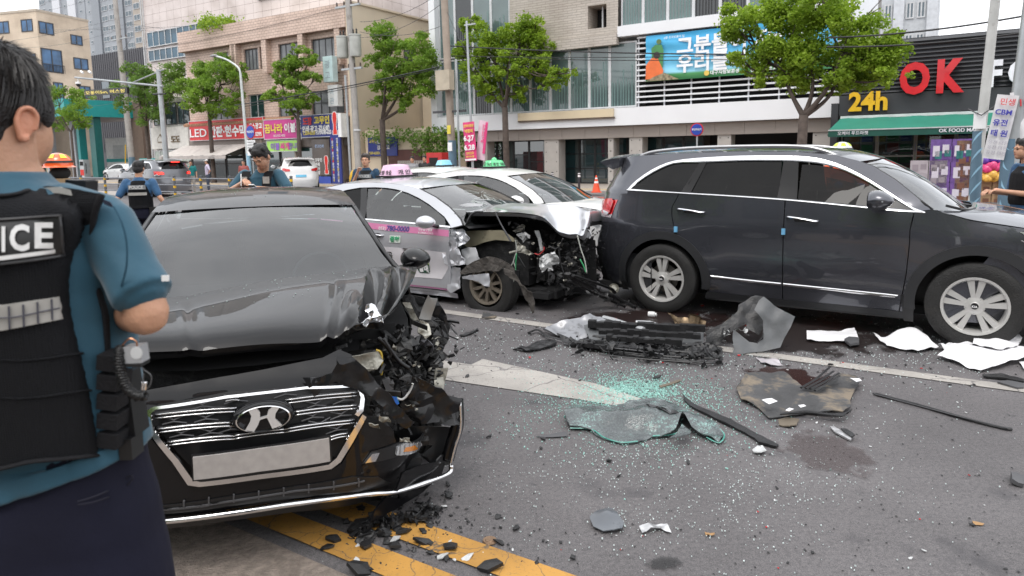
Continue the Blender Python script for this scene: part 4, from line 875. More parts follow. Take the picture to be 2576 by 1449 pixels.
# no-parking signs
def roundsign(label, px, py, t, r, zpost, catg='road sign', plate=None):
 u, z = FU(px, py, t); q = thing('road_sign', label, catg, RF(u, t,.12), R(-RA)); z -= .12
 MB().tube([(0,0,0),(0,0, z + r)],.035,8).build('post', STEEL, q); MB().lathe([(0,-.02),(r,-.02),(r,0),(0,.0)],28, tfront(0,-.05, z)).build('disc', mat('sign_red_rim',(.6,.03,.04), r=.4), q)
 MB().lathe([(0,0),(r * .84,0)],28, tfront(0,-.075, z)).build('face', mat('sign_blue',(.02,.06,.38), r=.4), q); text('주정차금지', r * .36, M_SW, q, tfront(-r * .72,-.08, z - r * .12), bold=.02, width=r * 1.44)
 if plate: bx('plate', M_SW, q,-plate / 2, plate / 2,-.07,-.05, z - r - plate * 1.25, z - r - .05); [text('주정차금지 구간',.09, mat('ink_dark',(.05,.05,.05)), q, tfront(-plate * .42,-.08, z - r - .2 - i * .16), width=plate * .8) for i in range(4)]
 return q
roundsign('round blue and red no stopping sign rising over the dark car roof',1754,326,26.8,.26,2)
# street lamp at the LED shop
P, du = pole('street_lamp', 'pale street lamp with a curved arm in front of the red signboard',628,440,26.4,6.6,.11,.07, mat('lamp_pole_pale',(.55,.58,.57), r=.5),-.25, 'street lamp')
MB().tube(crv([(-.25,0,6.55),(-.45,0,6.95),(-1.4,0,7.45),(-2.4,0,7.75)],6),.055,8).build('arm', mat('lamp_pole_pale',(.55,.58,.57)), P, smooth=True); MB().ball((-2.65,0,7.8),(.35,.12,.08),12,8).build('lamp_head', mat('lamp_grey',(.3,.3,.3)), P, smooth=True); MB().lathe([(.125,.2),(.12,1.9)],14).build('poster_wrap', WRAP2, P, smooth=True)
r_ = roundsign('round blue and red no stopping sign with a white plate on the street lamp post',632,332,26.0,.42,2, plate=.75)
# traffic camera gantry
t_ = 24.0; P, du = pole('traffic_camera_pole', 'grey octagonal pole with a long camera arm and an LED message board',422,440, t_,6.9,.17,.13, STEEL,-.12, 'traffic pole')
u0 = FU(422,440, t_)[0]; (ua, za) = FU(190,195, t_); (ub, zb_) = FU(432,234, t_)
MB().tube([(ua - u0,-.02, za - .12),(FU(410,217, t_)[0] - u0,-.02, FU(410,217, t_)[1] - .12)],.06,8).build('arm', STEEL, P); a_, b_ = FU(325,212, t_), FU(412,175, t_); MB().tube([(a_[0] - u0,-.02, a_[1] - .12),(b_[0] - u0,-.02, b_[1] - .12)],.04,8).build('stay', STEEL, P)
MB().tube([(-.7,-.1, zb_ - .1),(.6,-.1, zb_ - .14)],.05,8).build('signal_arm', M_BLACK, P)
for px in (212,232): u, z = FU(px,186, t_); c_ = MB().tube([(u - u0 - .2,-.1, z + .05),(u - u0 + .15,-.15, z - .08)],.07,10).build('camera', M_SW, P)
u, z = FU(197,210, t_); MB().lathe([(.03,.25),(.03,0),(.16,-.02),(.17,-.15)],12, M.Translation((u - u0,0, z))).build('camera_housing', M_SW, P); MB().ball((u - u0,0, z - .2),.14).build('camera_dome', M_BLACK, P, smooth=True)
q = thing('message_board', 'black LED message board with amber Korean characters hanging on the camera arm', 'message board', RF(FU(218,240, t_ - .1)[0], t_ - .1, FU(218,242, t_ - .1)[1]), R(-RA)); wq = FU(326,240, t_)[0] - FU(218,240, t_)[0]; bx('housing', M_BLACK, q,0, wq,-.15,0,0,.38)
LEDM = mat('led_amber',(.75,.6,.15), emit=.4); text('ː모퉁이5m, 버스정',.24, LEDM, q, tfront(.06,-.17,.09), bold=.0, width=wq * .94); q.rotation_euler = (0, R(1.5), R(-RA))
# cables: individually strung
def cable(p, q_, sag, r=.012, name='overhead_cable', label=None, grp='overhead cables over the street', m_=None):
 P_ = [p.lerp(q_, i / 16) - V((0,0, sag * 4 * (i / 16) * (1 - i / 16))) for i in range(17)]
 o = MB().tube(P_, r,5, cap=False).build(name, m_ or M_BLACK, None, smooth=True); return tag(o, label or 'thin black overhead cable crossing the sky and facades', 'cable', grp)
def PP(px, py, t): u, z = FU(px, py, t); return RF(u, t, z)
for pts, r_, lab in ((((590,265,27),(1105,168,27)),.04, 'thick twisted black cable running from the lamp to the second utility pole'),(((600,270,27),(1105,172,27)),.025, 'lower strand of the twisted cable left of the second utility pole'),
  (((1120,115,26.5),(2060,137,26.5)),.035, 'upper black cable crossing in front of the blue banner'),(((1120,140,26.5),(2060,133,26.5)),.02, 'thin cable just above the one crossing the blue banner'),(((1330,147,26.5),(2100,140,26.5)),.02, 'lower black cable crossing the blue banner'),
  (((2080,95,21),(2640,28,21)),.03, 'upper black cable over the supermarket'),(((2080,118,21),(2640,72,21)),.03, 'lower black cable over the supermarket')):
 (x0, y0, t0),(x1, y1, t1) = pts; cable(PP(x0, y0, t0), PP(x1, y1, t1),.12, r_ * .8, label=lab)
for (x0, y0, x1, y1, t) in ((-40,55,330,-30,40),(-40,30,250,-30,40),(-40,82,330,60,38),(95,75,900,30,33),(-40,110,320,40,36),(325,60,885,95,32),(325,75,900,60,32),(60,120,300,75,35),(300,130,880,12,30),(905,55,1110,-20,27),(905,80,1125,60,27),(905,95,1110,10,27),(250,190,330,95,34),(180,265,330,245,34),(1125,30,1230,210,26)):
 cable(PP(x0, y0, t), PP(x1, y1, t),.35,.012, m_=mat('wire_grey',(.06,.06,.065)))
# fence
def rail_fence():
 t = 17.3; px = [188,308,462,508 + 30,588,640]
 GRYP = mat('fence_grey',(.10,.105,.12), r=.5); YR = mat('reflector_yellow',(.72,.42,.02), r=.5)
 u0 = FU(160,500, t)[0]; F_ = thing('railing', 'dark grey traffic railing with yellow banded posts behind the black car', 'railing', RF(u0, t), R(-RA))
 us = [FU(p,500, t)[0] - u0 for p in (150,208,268,352,442,508,580,655,735)]
 for u in us:
  p_ = MB().lathe([(.055,0),(.055,1.0),(.06,1.0),(.06,1.05),(0,1.06)],10, M.Translation((u,0,0))).build('post', GRYP, F_, smooth=40)
  for z in (.2,.52,.84): MB().lathe([(.058, z),(.058, z + .1)],10, M.Translation((u,0,0))).build('reflector_band', YR, p_)
 for z in (.35,.65,.93): MB().tube([(us[0] - 1,0, z),(us[-1],0, z)],.03,6).build('rail', mat('fence_rail',(.19,.20,.22), r=.4), F_)
rail_fence()
# bollards and cone
for px, lab in ((1390, 'left black bollard with a white band near the glass building column'),(1457, 'right black bollard with a white band nearest the orange cone')):
 g = G(px,487,.12); o = thing('bollard', lab, 'bollard', g, group=None); MB().lathe([(.05,0),(.05,.8),(.04,.86),(0,.87)],12).build('post', mat('bollard_black',(.03,.03,.035), r=.5), o, smooth=40); MB().lathe([(.053,.66),(.053,.74)],12).build('band', M_SW, o)
 MB().lathe([(.052,.78),(.052,.81)],12).build('band', M_SW, o)
o = thing('traffic_cone', 'orange traffic cone with white bands on the pavement', 'traffic cone', G(1500,484,.12)); CO = mat('cone_orange',(.78,.09,.03), r=.5)
MB().lathe([(.17,.03),(.02,.7),(0,.7)],20).build('cone', CO, o, smooth=40); MB().b6(-.2,.2,-.2,.2,0,.03).build('base', CO, o)
for z0, z1 in ((.38,.46),(.55,.6)): MB().lathe([(.173 - .15 * z0 / .67 * 1.03 + .008, z0),(.173 - .15 * z1 / .67 * 1.03 + .008, z1)],20).build('band', M_SW, o)
# red letter box / kiosk + blue item behind the taxis
o = thing('red_kiosk', 'red and dark kiosk box behind the taxis', 'kiosk', RF(FU(1104,400,28)[0],28,.12), R(-RA)); bx('body', mat('kiosk_red',(.5,.03,.03)), o,-.5,.5,-.4,.4,0,1.75); bx('front', M_DARK, o,-.3,.25,-.42,-.401,.6,1.5)
o = thing('grey_fence', 'grey slatted gate behind the pink lamp taxi', 'gate', RF(FU(1000,400,29)[0],29,.12), R(-RA))
for i in range(24): bx('slat', mat('gate_grey',(.27,.25,.23)), o, i * .13, i * .13 + .09,0,.03,0,1.35)
bx('rail', mat('gate_rail',(.2,.19,.18)), o,-.05,3.15,.031,.06,1.15,1.22)
# goods in front of the supermarket
CB = mat('cardboard',(.36,.23,.13), r=.85, v=.12, vs=4, bump=.2); CBL = mat('carton_print',(.18,.08,.05)); PU = mat('pack_purple',(.16,.09,.30), r=.35, v=.3, vs=6); PW = mat('pack_white',(.62,.60,.68), r=.35)
tg = 25.8
def stack(name, px, py_bot, cols, rows, w, h, m_, pr, lab, grp, t=tg):
 u0, z0 = FU(px, py_bot, t); RW = {1: [''],2: ['lower', 'upper'],3: ['bottom', 'middle', 'top'],4: ['bottom', 'second lowest', 'second highest', 'top'],5: ['bottom', 'second lowest', 'middle', 'second highest', 'top']}[rows]; CW = {1: [''],2: ['left column', 'right column'],3: ['left column', 'middle column', 'right column'],4: ['leftmost column', 'second column', 'third column', 'rightmost column']}[cols]
 for c in range(cols):
  for r_ in range(rows):
   l_ = ', '.join([q for q in (lab, RW[r_], CW[c]) if q]) if rows * cols > 1 else lab
   o = thing(name, l_, 'box' if name == 'cardboard_box' else 'packs', RF(u0 + c * (w + .02), t, z0 + r_ * (h + .005)), R(-RA), grp)
   bx('carton', m_, o,0, w,0,.4,0, h)
   bx('print', pr, o, w * .12, w * .45,-.006,-.001, h * .2, h * .7); bx('print', pr, o, w * .58, w * .9,-.006,-.001, h * .35, h * .75)
stack('tissue_pack',2333,512,2,3,.56,.68, PU, PW, 'purple and white tissue pack left of the boxes', 'purple tissue packs outside the supermarket')
stack('tissue_pack',2345,408,2,1,.55,.5, PU, mat('pack_teal',(.03,.18,.18)), 'dark purple pack on top of the tissue packs', 'dark packs on the tissue stack')
stack('tissue_pack',2287,470,2,2,.5,.42, mat('pack_grey',(.42,.39,.42)), mat('pack_grey2',(.3,.27,.3)), 'pale grey carton left of the purple packs', 'pale grey cartons outside the supermarket')
stack('cardboard_box',2398,515,1,5,.58,.40, CB, CBL, 'brown box beside the purple packs', 'brown boxes right of the tissue packs')
stack('cardboard_box',2442,520,3,3,.5,.36, CB, CBL, 'brown box behind the wrapped white pole', 'brown boxes behind the white pole')
stack('cardboard_box',2480,455,1,1,.5,.34, CB, CBL, 'brown cardboard box lying on top of the stacks behind the white pole', None)
stack('cardboard_box',2500,525,4,4,.5,.34, CB, CBL, 'brown box near the right edge officer', 'brown boxes at the right edge')
for px, py, m_, lab in ((2488,405, 'snack_blue', 'heap of blue snack bags on the boxes'),(2490,425, 'snack_pink', 'heap of pink snack bags on the boxes'),(2490,448, 'snack_yellow', 'heap of yellow snack bags on the boxes')):
 c_ = {'snack_blue': (.12,.05,.35), 'snack_pink': (.65,.06,.20), 'snack_yellow': (.7,.42,.08)}[m_]; u, z = FU(px, py, tg - .2); o = thing('snack_bags', lab, 'snack bags', RF(u, tg - .2, z - .15), R(-RA)); rr = random.Random(px)
 for i in range(7): MB().ball((rr.uniform(-.25,.35), rr.uniform(-.1,.1),.12 + rr.uniform(0,.15)),(.15,.06,.12),8,6, M.Rotation(rr.uniform(-1,1),4, 'Y')).build('bag', mat(m_, c_, r=.25, v=.3, vs=12), o, smooth=True)
# ================================================================ CARS
def paint(name, c, metal=.35, coat=1.0, r=.32, dirt=None): return mat(name, c, r=r, m=metal, coat=coat, v=.05, vs=2.0, dirt=dirt, ds=2.4, dl=.66)
CHROME = mat('chrome',(.80,.80,.81), r=.14, m=1, v=.03); PILB = mat('pillar_black',(.008,.008,.009), r=.55, spec=.3); SATIN = mat('satin_silver',(.45,.45,.46), r=.3, m=.8, v=.1)
RUBBER = mat('tyre_rubber',(.014,.0135,.013), r=.7, v=.35, vs=8, bump=.4, bs=90, dirt=(.03,.027,.024), ds=5, dl=.6); TRIMB = mat('trim_black',(.012,.012,.013), r=.38, v=.2)
ALLOY = mat('alloy',(.60,.59,.57), r=.36, m=.45, v=.06, dirt=(.3,.28,.26), ds=14, dl=.68); ALLOYB = mat('brake_dust_alloy',(.27,.235,.19), r=.42, m=.6, v=.15, vs=8)
GL_DARK = glassmat('tinted_glass',(.03,.034,.035),1.45, boost=.6); GL_WIND = glassmat('windscreen_glass',(.38,.44,.43),1.5, boost=1.5, haze=.02); GL_FRONT = glassmat('door_glass',(.28,.33,.32),1.5, boost=1.5, haze=.03)
REDL = mat('red_lens',(.55,.008,.012), r=.08, coat=1, v=.3, vs=30); CLEARL = mat('clear_lens',(.62,.64,.66), r=.06, m=.5, coat=1, v=.25, vs=40); AMBERL = mat('amber_lens',(.7,.25,.04), r=.1, coat=1)
SEAT = mat('seat_fabric',(.03,.03,.032), r=.8); PLATE = mat('number_plate',(.37,.345,.33), r=.5, v=.08, vs=30); GREYPL = mat('grey_plastic',(.08,.08,.085), r=.6, v=.2)
def arc(cx, cz, r, a0, a1, n=12): return [(cx + r * math.cos(R(a0 + (a1 - a0) * i / n)), cz + r * math.sin(R(a0 + (a1 - a0) * i / n))) for i in range(n + 1)]
class Car:
 def __init__(s, name, label, catg, loc, rz, sp, group=None, zoff=0):
  s.sp = sp; s.T = thing(name, label, catg,(loc[0], loc[1], zoff), R(rz), group); s.m = M.Translation((loc[0], loc[1], zoff)) @ M.Rotation(R(rz),4, 'Z'); s.inv = s.m.inverted()
 def prof(s, z): return interp(s.sp['prof'], z)
 def Y(s, x, z):
  p = s.sp; W = p['W'] + s.prof(z)
  if x > p['xf0']:
   L = interp(p['nose'], z) - p['xf0']; t = min(.999,(x - p['xf0']) / L); W *= (1 - t ** p['nf']) ** (1 / p['nf'])
  elif x < p['xr0']:
   L = p['xr0'] - interp(p['tail'], z); t = min(.999,(p['xr0'] - x) / L); W *= (1 - t ** p['nr']) ** (1 / p['nr'])
  zb = interp(p['belt'], x)
  if z > zb: W -= (z - zb) * p['tum'] + .025 * min(1,(z - zb) / .03)
  for (cx, cz, r_) in p['wheels']:
   d = math.hypot(x - cx, z - cz); 
   if d < r_ + .30 and z < zb: W += .016 * max(0,1 - abs(d - r_ - .10) / .19)
  return W
 def F(s, y, z):
  p = s.sp; W = p['W'] + s.prof(z); L = interp(p['nose'], z) - p['xf0']; t = min(.9999, abs(y) / W); return V((p['xf0'] + L * (1 - t ** p['nf']) ** (1 / p['nf']), y, z))
 def B(s, y, z):
  p = s.sp; W = p['W'] + s.prof(z); L = p['xr0'] - interp(p['tail'], z); t = min(.9999, abs(y) / W); return V((p['xr0'] - L * (1 - t ** p['nr']) ** (1 / p['nr']), y, z))
 def side(s, name, m, poly, off=0.0, th=.0, ds=.09, sides=(-1,1), parent=None, label=None, fn=None):
  res = []
  for sg in sides:
   mb = MB(); f = lambda x, z: V((x, sg * (s.Y(x, z) + off + (fn(x, z) if fn else 0)), z))
   sheet(mb, poly, f, ds, th, flip=(sg > 0)); res.append(tag(mb.build(name, m, parent or s.T, smooth=40), label))
  return res
 def front(s, name, m, poly, off=0.0, ds=.05, th=.0, parent=None, holes=(), fn=None):
  mb = MB(); sheet(mb, poly, lambda y, z: s.F(y, z) + V((off + (fn(y, z) if fn else 0),0,0)), ds, th, holes); return mb.build(name, m, parent or s.T, smooth=40)
 def back(s, name, m, poly, off=0.0, ds=.08, th=0.0, parent=None):
  mb = MB(); sheet(mb, poly, lambda y, z: s.B(y, z) - V((off,0,0)), ds, th, flip=True); return mb.build(name, m, parent or s.T, smooth=40)
 def crown(s, name, m, rail, cen, n=2.4, nu=10, nv=20, inset=0.0, dz=0.0, parent=None, deform=None, th=.0):
  k = len(rail); rc = crv([(a[0], a[1],0) for a in rail],8); cc = crv([(a[0], a[1],0) for a in cen],8); q = len(rc) - 1
  def P(u, v):
   v = v * 2 - 1; f = u * q; i = min(int(f), q - 1); t = f - i; r_ = rc[i].lerp(rc[i + 1], t); c_ = cc[i].lerp(cc[i + 1], t); w = 1 - abs(v) ** n
   yr = s.Y(r_.x, r_.y) - inset; p = V((r_.x + (c_.x - r_.x) * w, v * yr, r_.y + (c_.y - r_.y) * w + dz)); return deform(p) if deform else p
  mb = MB(); mb.grid(P, nu, nv); o = mb.build(name, m, parent or s.T, smooth=60); return o
 def wheel(s, x, side, R_=.33, rr=.215, w=.21, style=5, rim=None, flat=False, steer=0.0, yo=None):
  yy = side * ((yo or s.sp['W']) - .01); H = MB()
  Mx = M.Translation((x, yy, R_)) @ M.Rotation(R(steer),4, 'Z') @ M.Rotation(R(90 * -side),4, 'X')
  H.lathe([(0,-.12),(rr * .62,-.12),(rr * .62,-.10),(0,-.10)],28, Mx); hub = H.build('wheel', mat('brake_disc',(.16,.15,.14), r=.4, m=.7), s.T, smooth=40)
  pr = [(rr,-.19),(rr + .02,-.20),(R_ - .03,-.205),(R_ - .008,-.19),(R_,-.16)]
  for k in range(4): pr += [(R_,-.155 + k * .036),(R_,-.135 + k * .036),(R_ - .006,-.133 + k * .036),(R_ - .006,-.126 + k * .036)]
  pr += [(R_,-.025),(R_ - .006,-.008),(R_ - .03,.004),(R_ - .06,.008),(rr + .035,.006),(rr + .008,.0),(rr,-.008)]
  T = MB(); T.lathe(pr,56, Mx)
  if flat:
   for q in T.v:
    if q.z < .075: q.z = .075 * .55 + q.z * .25 if q.z > 0 else .03; q.y += side * .02 * max(0,1 - abs(q.x - x) / .22)
    q.z -= .03
    if q.z < 0.002: q.z = .002
  T.build('tyre', RUBBER, hub, smooth=30)
  Q = MB(); Q.lathe([(rr + .004,-.19),(rr - .012,-.17),(rr - .02,-.05),(rr - .008,-.008),(rr + .006,.0),(rr + .004,.006),(rr - .014,.002),(rr - .028,-.03),(rr - .036,-.17)],48, Mx)
  for k in range(style):
   a = 2 * math.pi * k / style + .3
   sub = (-.19,.19) if style == 5 else (0,)
   for da in sub:
    wi, wo = (.030,.054) if style == 5 else (.024,.030)
    def pt(r0, off, z): 
     ang = a + da * (1.0 if r0 > rr * .5 else .95) ; c_, n_ = V((math.cos(ang), math.sin(ang),0)), V((-math.sin(ang), math.cos(ang),0)); return Mx @ (c_ * r0 + n_ * off + V((0,0, z)))
    ri, ro = rr * .2, rr - .012; zi, zo = -.030,-.012
    vs = [pt(ri,-wi / 2, zi), pt(ri, wi / 2, zi), pt(rr * .6, wi * .7, zi * .55), pt(ro, wo / 2, zo), pt(ro,-wo / 2, zo), pt(rr * .6,-wi * .7, zi * .55)] + [pt(ri,-wi / 2 * 1.25, zi - .04), pt(ri, wi / 2 * 1.25, zi - .04), pt(rr * .6, wi * .85, zi - .03), pt(ro, wo / 2 * 1.2, zo - .03), pt(ro,-wo / 2 * 1.2, zo - .03), pt(rr * .6,-wi * .85, zi - .03)]
    Q.add(vs,[(0,1,2,5),(5,2,3,4),(6,11,8,7),(11,10,9,8),(0,6,7,1),(1,7,8,2),(2,8,9,3),(3,9,10,4),(4,10,11,5),(5,11,6,0)])
  Q.lathe([(0,-.012),(.03,-.013),(.036,-.02),(.075,-.028),(.082,-.045),(.082,-.09)],20, Mx)
  Q.build('rim', rim or ALLOY, hub, smooth=30)
  C = MB(); C.lathe([(0,-.008),(.026,-.009),(.029,-.014)],16, Mx)
  for k in range(5):
   a = 2 * math.pi * (k + .5) / 5 + .3; C.lathe([(0,-.026),(.011,-.026),(.012,-.04)],8, Mx @ M.Translation((.056 * math.cos(a),.056 * math.sin(a),0)))
  C.build('centre_cap', TRIMB, hub, smooth=40); return hub
 def well(s, x, cz, r_, sides=(-1,1)):
  for sg in sides:
   mb = MB(); mb.grid(lambda a, b: V((x + r_ * math.cos(R(-15 + 210 * a)), sg * (s.sp['W'] - .03 - .42 * b), cz + r_ * math.sin(R(-15 + 210 * a)))),20,1); mb.grid(lambda a, b: V((x + r_ * b * math.cos(R(-15 + 210 * a)), sg * (s.sp['W'] - .45), cz + r_ * b * math.sin(R(-15 + 210 * a)))),20,1)
   mb.build('wheel_well', M_BLACK, s.T)
 def mirror(s, x, z, m, sg=-1, k=1.0, yo=.07, dim=(.125,.115,.088)):
  y0 = s.Y(x, z - .1); mb = MB(); mb.ball((0,0,0), dim,20,14)
  for q in mb.v:
   if q.x < -dim[0] * .62: q.x = -dim[0] * .62
   if q.x > 0: q.z *= 1 - .25 * q.x / dim[0]
   q.z *= 1 - .22 * (q.y * sg / dim[1]) * .5; q += V((x, sg * (y0 + yo + .12 * k), z))
  o = mb.build('mirror', m, s.T, smooth=50); 
  g = MB(); g.add([V((x - dim[0] * .63, sg * (y0 + yo + .12 * k) + .8 * dim[1] * math.cos(t), z + .7 * dim[2] * math.sin(t))) for t in [i * math.pi / 8 for i in range(16)]],[tuple(range(16))]); g.build('mirror_glass', mat('mirror_glass',(.5,.52,.54), r=.03, m=1), o)
  MB().tube([(x + .02, sg * (y0 - .03), z - .07),(x + .005, sg * (y0 + yo + .03), z - .045)],[.035 * k,.028 * k],8, flat=.6).build('mirror_arm', TRIMB, o); return o
 def handle(s, x0, x1, z0, z1, sg, m):
  pts = [V((x0, sg * s.Y(x0, z0), z0)), V((x0 + .02, sg * (s.Y(x0, z0) + .03), z0 + .002)), V(((x0 + x1) / 2, sg * (s.Y(x1, z1) + .038),(z0 + z1) / 2 + .004)), V((x1 - .02, sg * (s.Y(x1, z1) + .03), z1)), V((x1, sg * s.Y(x1, z1), z1))]
  o = MB().tube(crv(pts,4),.0145,8, flat=.75).build('door_handle', m, s.T, smooth=50)
  d = MB(); cx, cz = (x0 + x1) / 2,(z0 + z1) / 2 - .012; d.add([V((cx + .075 * math.cos(t), sg * (s.Y(cx, cz) + .0025), cz + .032 * math.sin(t))) for t in [i * math.pi / 9 for i in range(18)]],[tuple(range(18))]); d.build('handle_recess', s.sp.get('recess', TRIMB), o); return o
 def cabin(s, seatx=(.05,-.85), w=.27, zt=1.12, wheel_side=1):
  for x in seatx:
   for sg in (-1,1):
    q = MB(); q.box((x + .05, sg * .38,.48),(.52,.5,.18)); q.box((x - .22, sg * .38,.82),(.14,.48,.62), M.Rotation(R(-14),3, 'Y'),.85); q.box((x - .32, sg * .38, zt + .06),(.09,.26,.17), M.Rotation(R(-10),3, 'Y'),.85); q.build('seat', SEAT, s.T)
  d = s.sp['dash']; MB().grid(lambda a, b: V((d[0] + (d[1] - d[0]) * a,(b * 2 - 1) * (s.sp['W'] - .13), d[2] + .06 * math.sin(math.pi * a * .8))),6,4).build('dashboard', mat('dash',(.02,.02,.022), r=.7), s.T, smooth=True)
  st = MB(); Mx = M.Translation((d[0] - .12, wheel_side * .38, d[2] - .02)) @ M.Rotation(R(65),4, 'Y')
  st.tube([Mx @ V((.18 * math.cos(t),.18 * math.sin(t),0)) for t in [i * math.pi / 10 for i in range(21)]],.014,6, cap=False); st.box(Mx @ V((0,0,0)),(.03,.3,.05)); st.build('steering_wheel', M_BLACK, s.T)
  wf, wr = s.sp['wheels'][0][0], s.sp['wheels'][1][0]; q = MB(); q.b6(wr - .85, wf + .72,-.60,.60,.19,.27); q.b6(wr + .46, wf - .48,-.86,.86,.185,.25); q.b6(wr - .80, wr - .47,-.78,.78,.2,.26); q.b6(wf + .47, wf + .68,-.72,.72,.2,.26); tag(q.build('floor_pan', M_DARK, s.T), kind='stuff')
  for x in (wf, wr): MB().tube([(x,-.8,.32),(x,.8,.32)],.06,8).build('axle', M_DARK, s.T)
 def tr(s, px, py, sg=-1, surf='side'):
  o_ = s.inv @ V((0,0, CH)); d = s.inv.to_3x3() @ ray(px, py)
  if surf == 'side':
   y = sg * .9
   for _ in range(14): k = (y - o_.y) / d.y; p = o_ + d * k; y = sg * s.Y(p.x, p.z)
   return (p.x, p.z)
  sp = s.sp; best = (9,1)
  def h(k):
   p = o_ + d * k; W = sp['W'] + s.prof(p.z); L = interp(sp['nose'], p.z) - sp['xf0']; return (max(0, p.x - sp['xf0']) / L) ** sp['nf'] + (abs(p.y) / W) ** sp['nf'] - 1
  k0, k1 = .8 / d.length,6.0 / d.length; n = 260; kk = None; pv = k0
  for i in range(n + 1):
   k = k0 + (k1 - k0) * i / n; v = h(k)
   if v < best[0]: best = (v, k)
   if v < 0:
    lo, hi = pv, k
    for _ in range(24):
     m_ = (lo + hi) / 2
     if h(m_) < 0: hi = m_
     else: lo = m_
    kk = hi; break
   pv = k
  p = o_ + d * (kk if kk else best[1]); W = (sp['W'] + s.prof(p.z)) * .992
  return (max(-W, min(W, p.y)), p.z)
 def at_x(s, px, py, x): o_ = s.inv @ V((0,0, CH)); d = s.inv.to_3x3() @ ray(px, py); k = (x - o_.x) / d.x; return o_ + d * k
 def at_z(s, px, py, z): o_ = s.inv @ V((0,0, CH)); d = s.inv.to_3x3() @ ray(px, py); k = (z - o_.z) / d.z; return o_ + d * k
 def at_y(s, px, py, y): o_ = s.inv @ V((0,0, CH)); d = s.inv.to_3x3() @ ray(px, py); k = (y - o_.y) / d.y; return o_ + d * k
def strip(car, name, m, top, bot, off, sides=(-1,1), th=.0):
 for sg in sides:
  mb = MB(); n = 30; T_, B_ = crv([(a, b,0) for a, b in top],6), crv([(a, b,0) for a, b in bot],6)
  def gp(L, u): f = u * (len(L) - 1); i = min(int(f), len(L) - 2); return L[i].lerp(L[i + 1], f - i)
  def P(u, v): a, b = gp(T_, u), gp(B_, u); q = a.lerp(b, v); return V((q.x, sg * (car.Y(q.x, q.y) + off * (.4 + 2.4 * v * (1 - v))), q.y))
  mb.grid(P, n,4, flip=(sg > 0)); mb.build(name, m, car.T, smooth=True)
SUVP = dict(W=.93, prof=[(.15,-.09),(.3,-.045),(.45,-.02),(.62,.0),(.8,.008),(.95,.014),(1.03,.004),(1.15,-.012),(1.3,-.03),(1.8,-.03)], xf0=1.05, nf=3.0, xr0=-1.45, nr=3.2,
 nose=[(.15,2.2),(.45,2.31),(.7,2.33),(.95,2.27),(1.1,2.1),(1.3,1.7)], tail=[(.2,-2.33),(.5,-2.42),(.75,-2.42),(.85,-2.38),(1.1,-2.36),(1.3,-2.31),(1.62,-2.16)],
 belt=[(-2.4,1.33),(-1.85,1.31),(-1.25,1.29),(-.25,1.243),(.49,1.187),(.9,1.158),(1.2,1.30),(2.4,1.3)], tum=.42, wheels=[(1.35,.37,.37),(-1.43,.37,.37)], dash=(.75,1.2,1.08), recess=TRIMB)
ROOFL = [(-2.12,1.60),(-2.081,1.656),(-1.89,1.674),(-1.44,1.70),(-.68,1.708),(-.17,1.70),(.16,1.665),(.38,1.61),(.52,1.553),(.70,1.435),(.875,1.285),(1.0,1.19)]
DLO = [(.86,1.19),(.782,1.241),(.634,1.34),(.45,1.458),(.262,1.556),(.085,1.619),(-.078,1.647),(-.294,1.660),(-.674,1.664),(-1.084,1.649),(-1.341,1.625),(-1.492,1.583),(-1.64,1.507),(-1.785,1.401),(-1.852,1.325)]
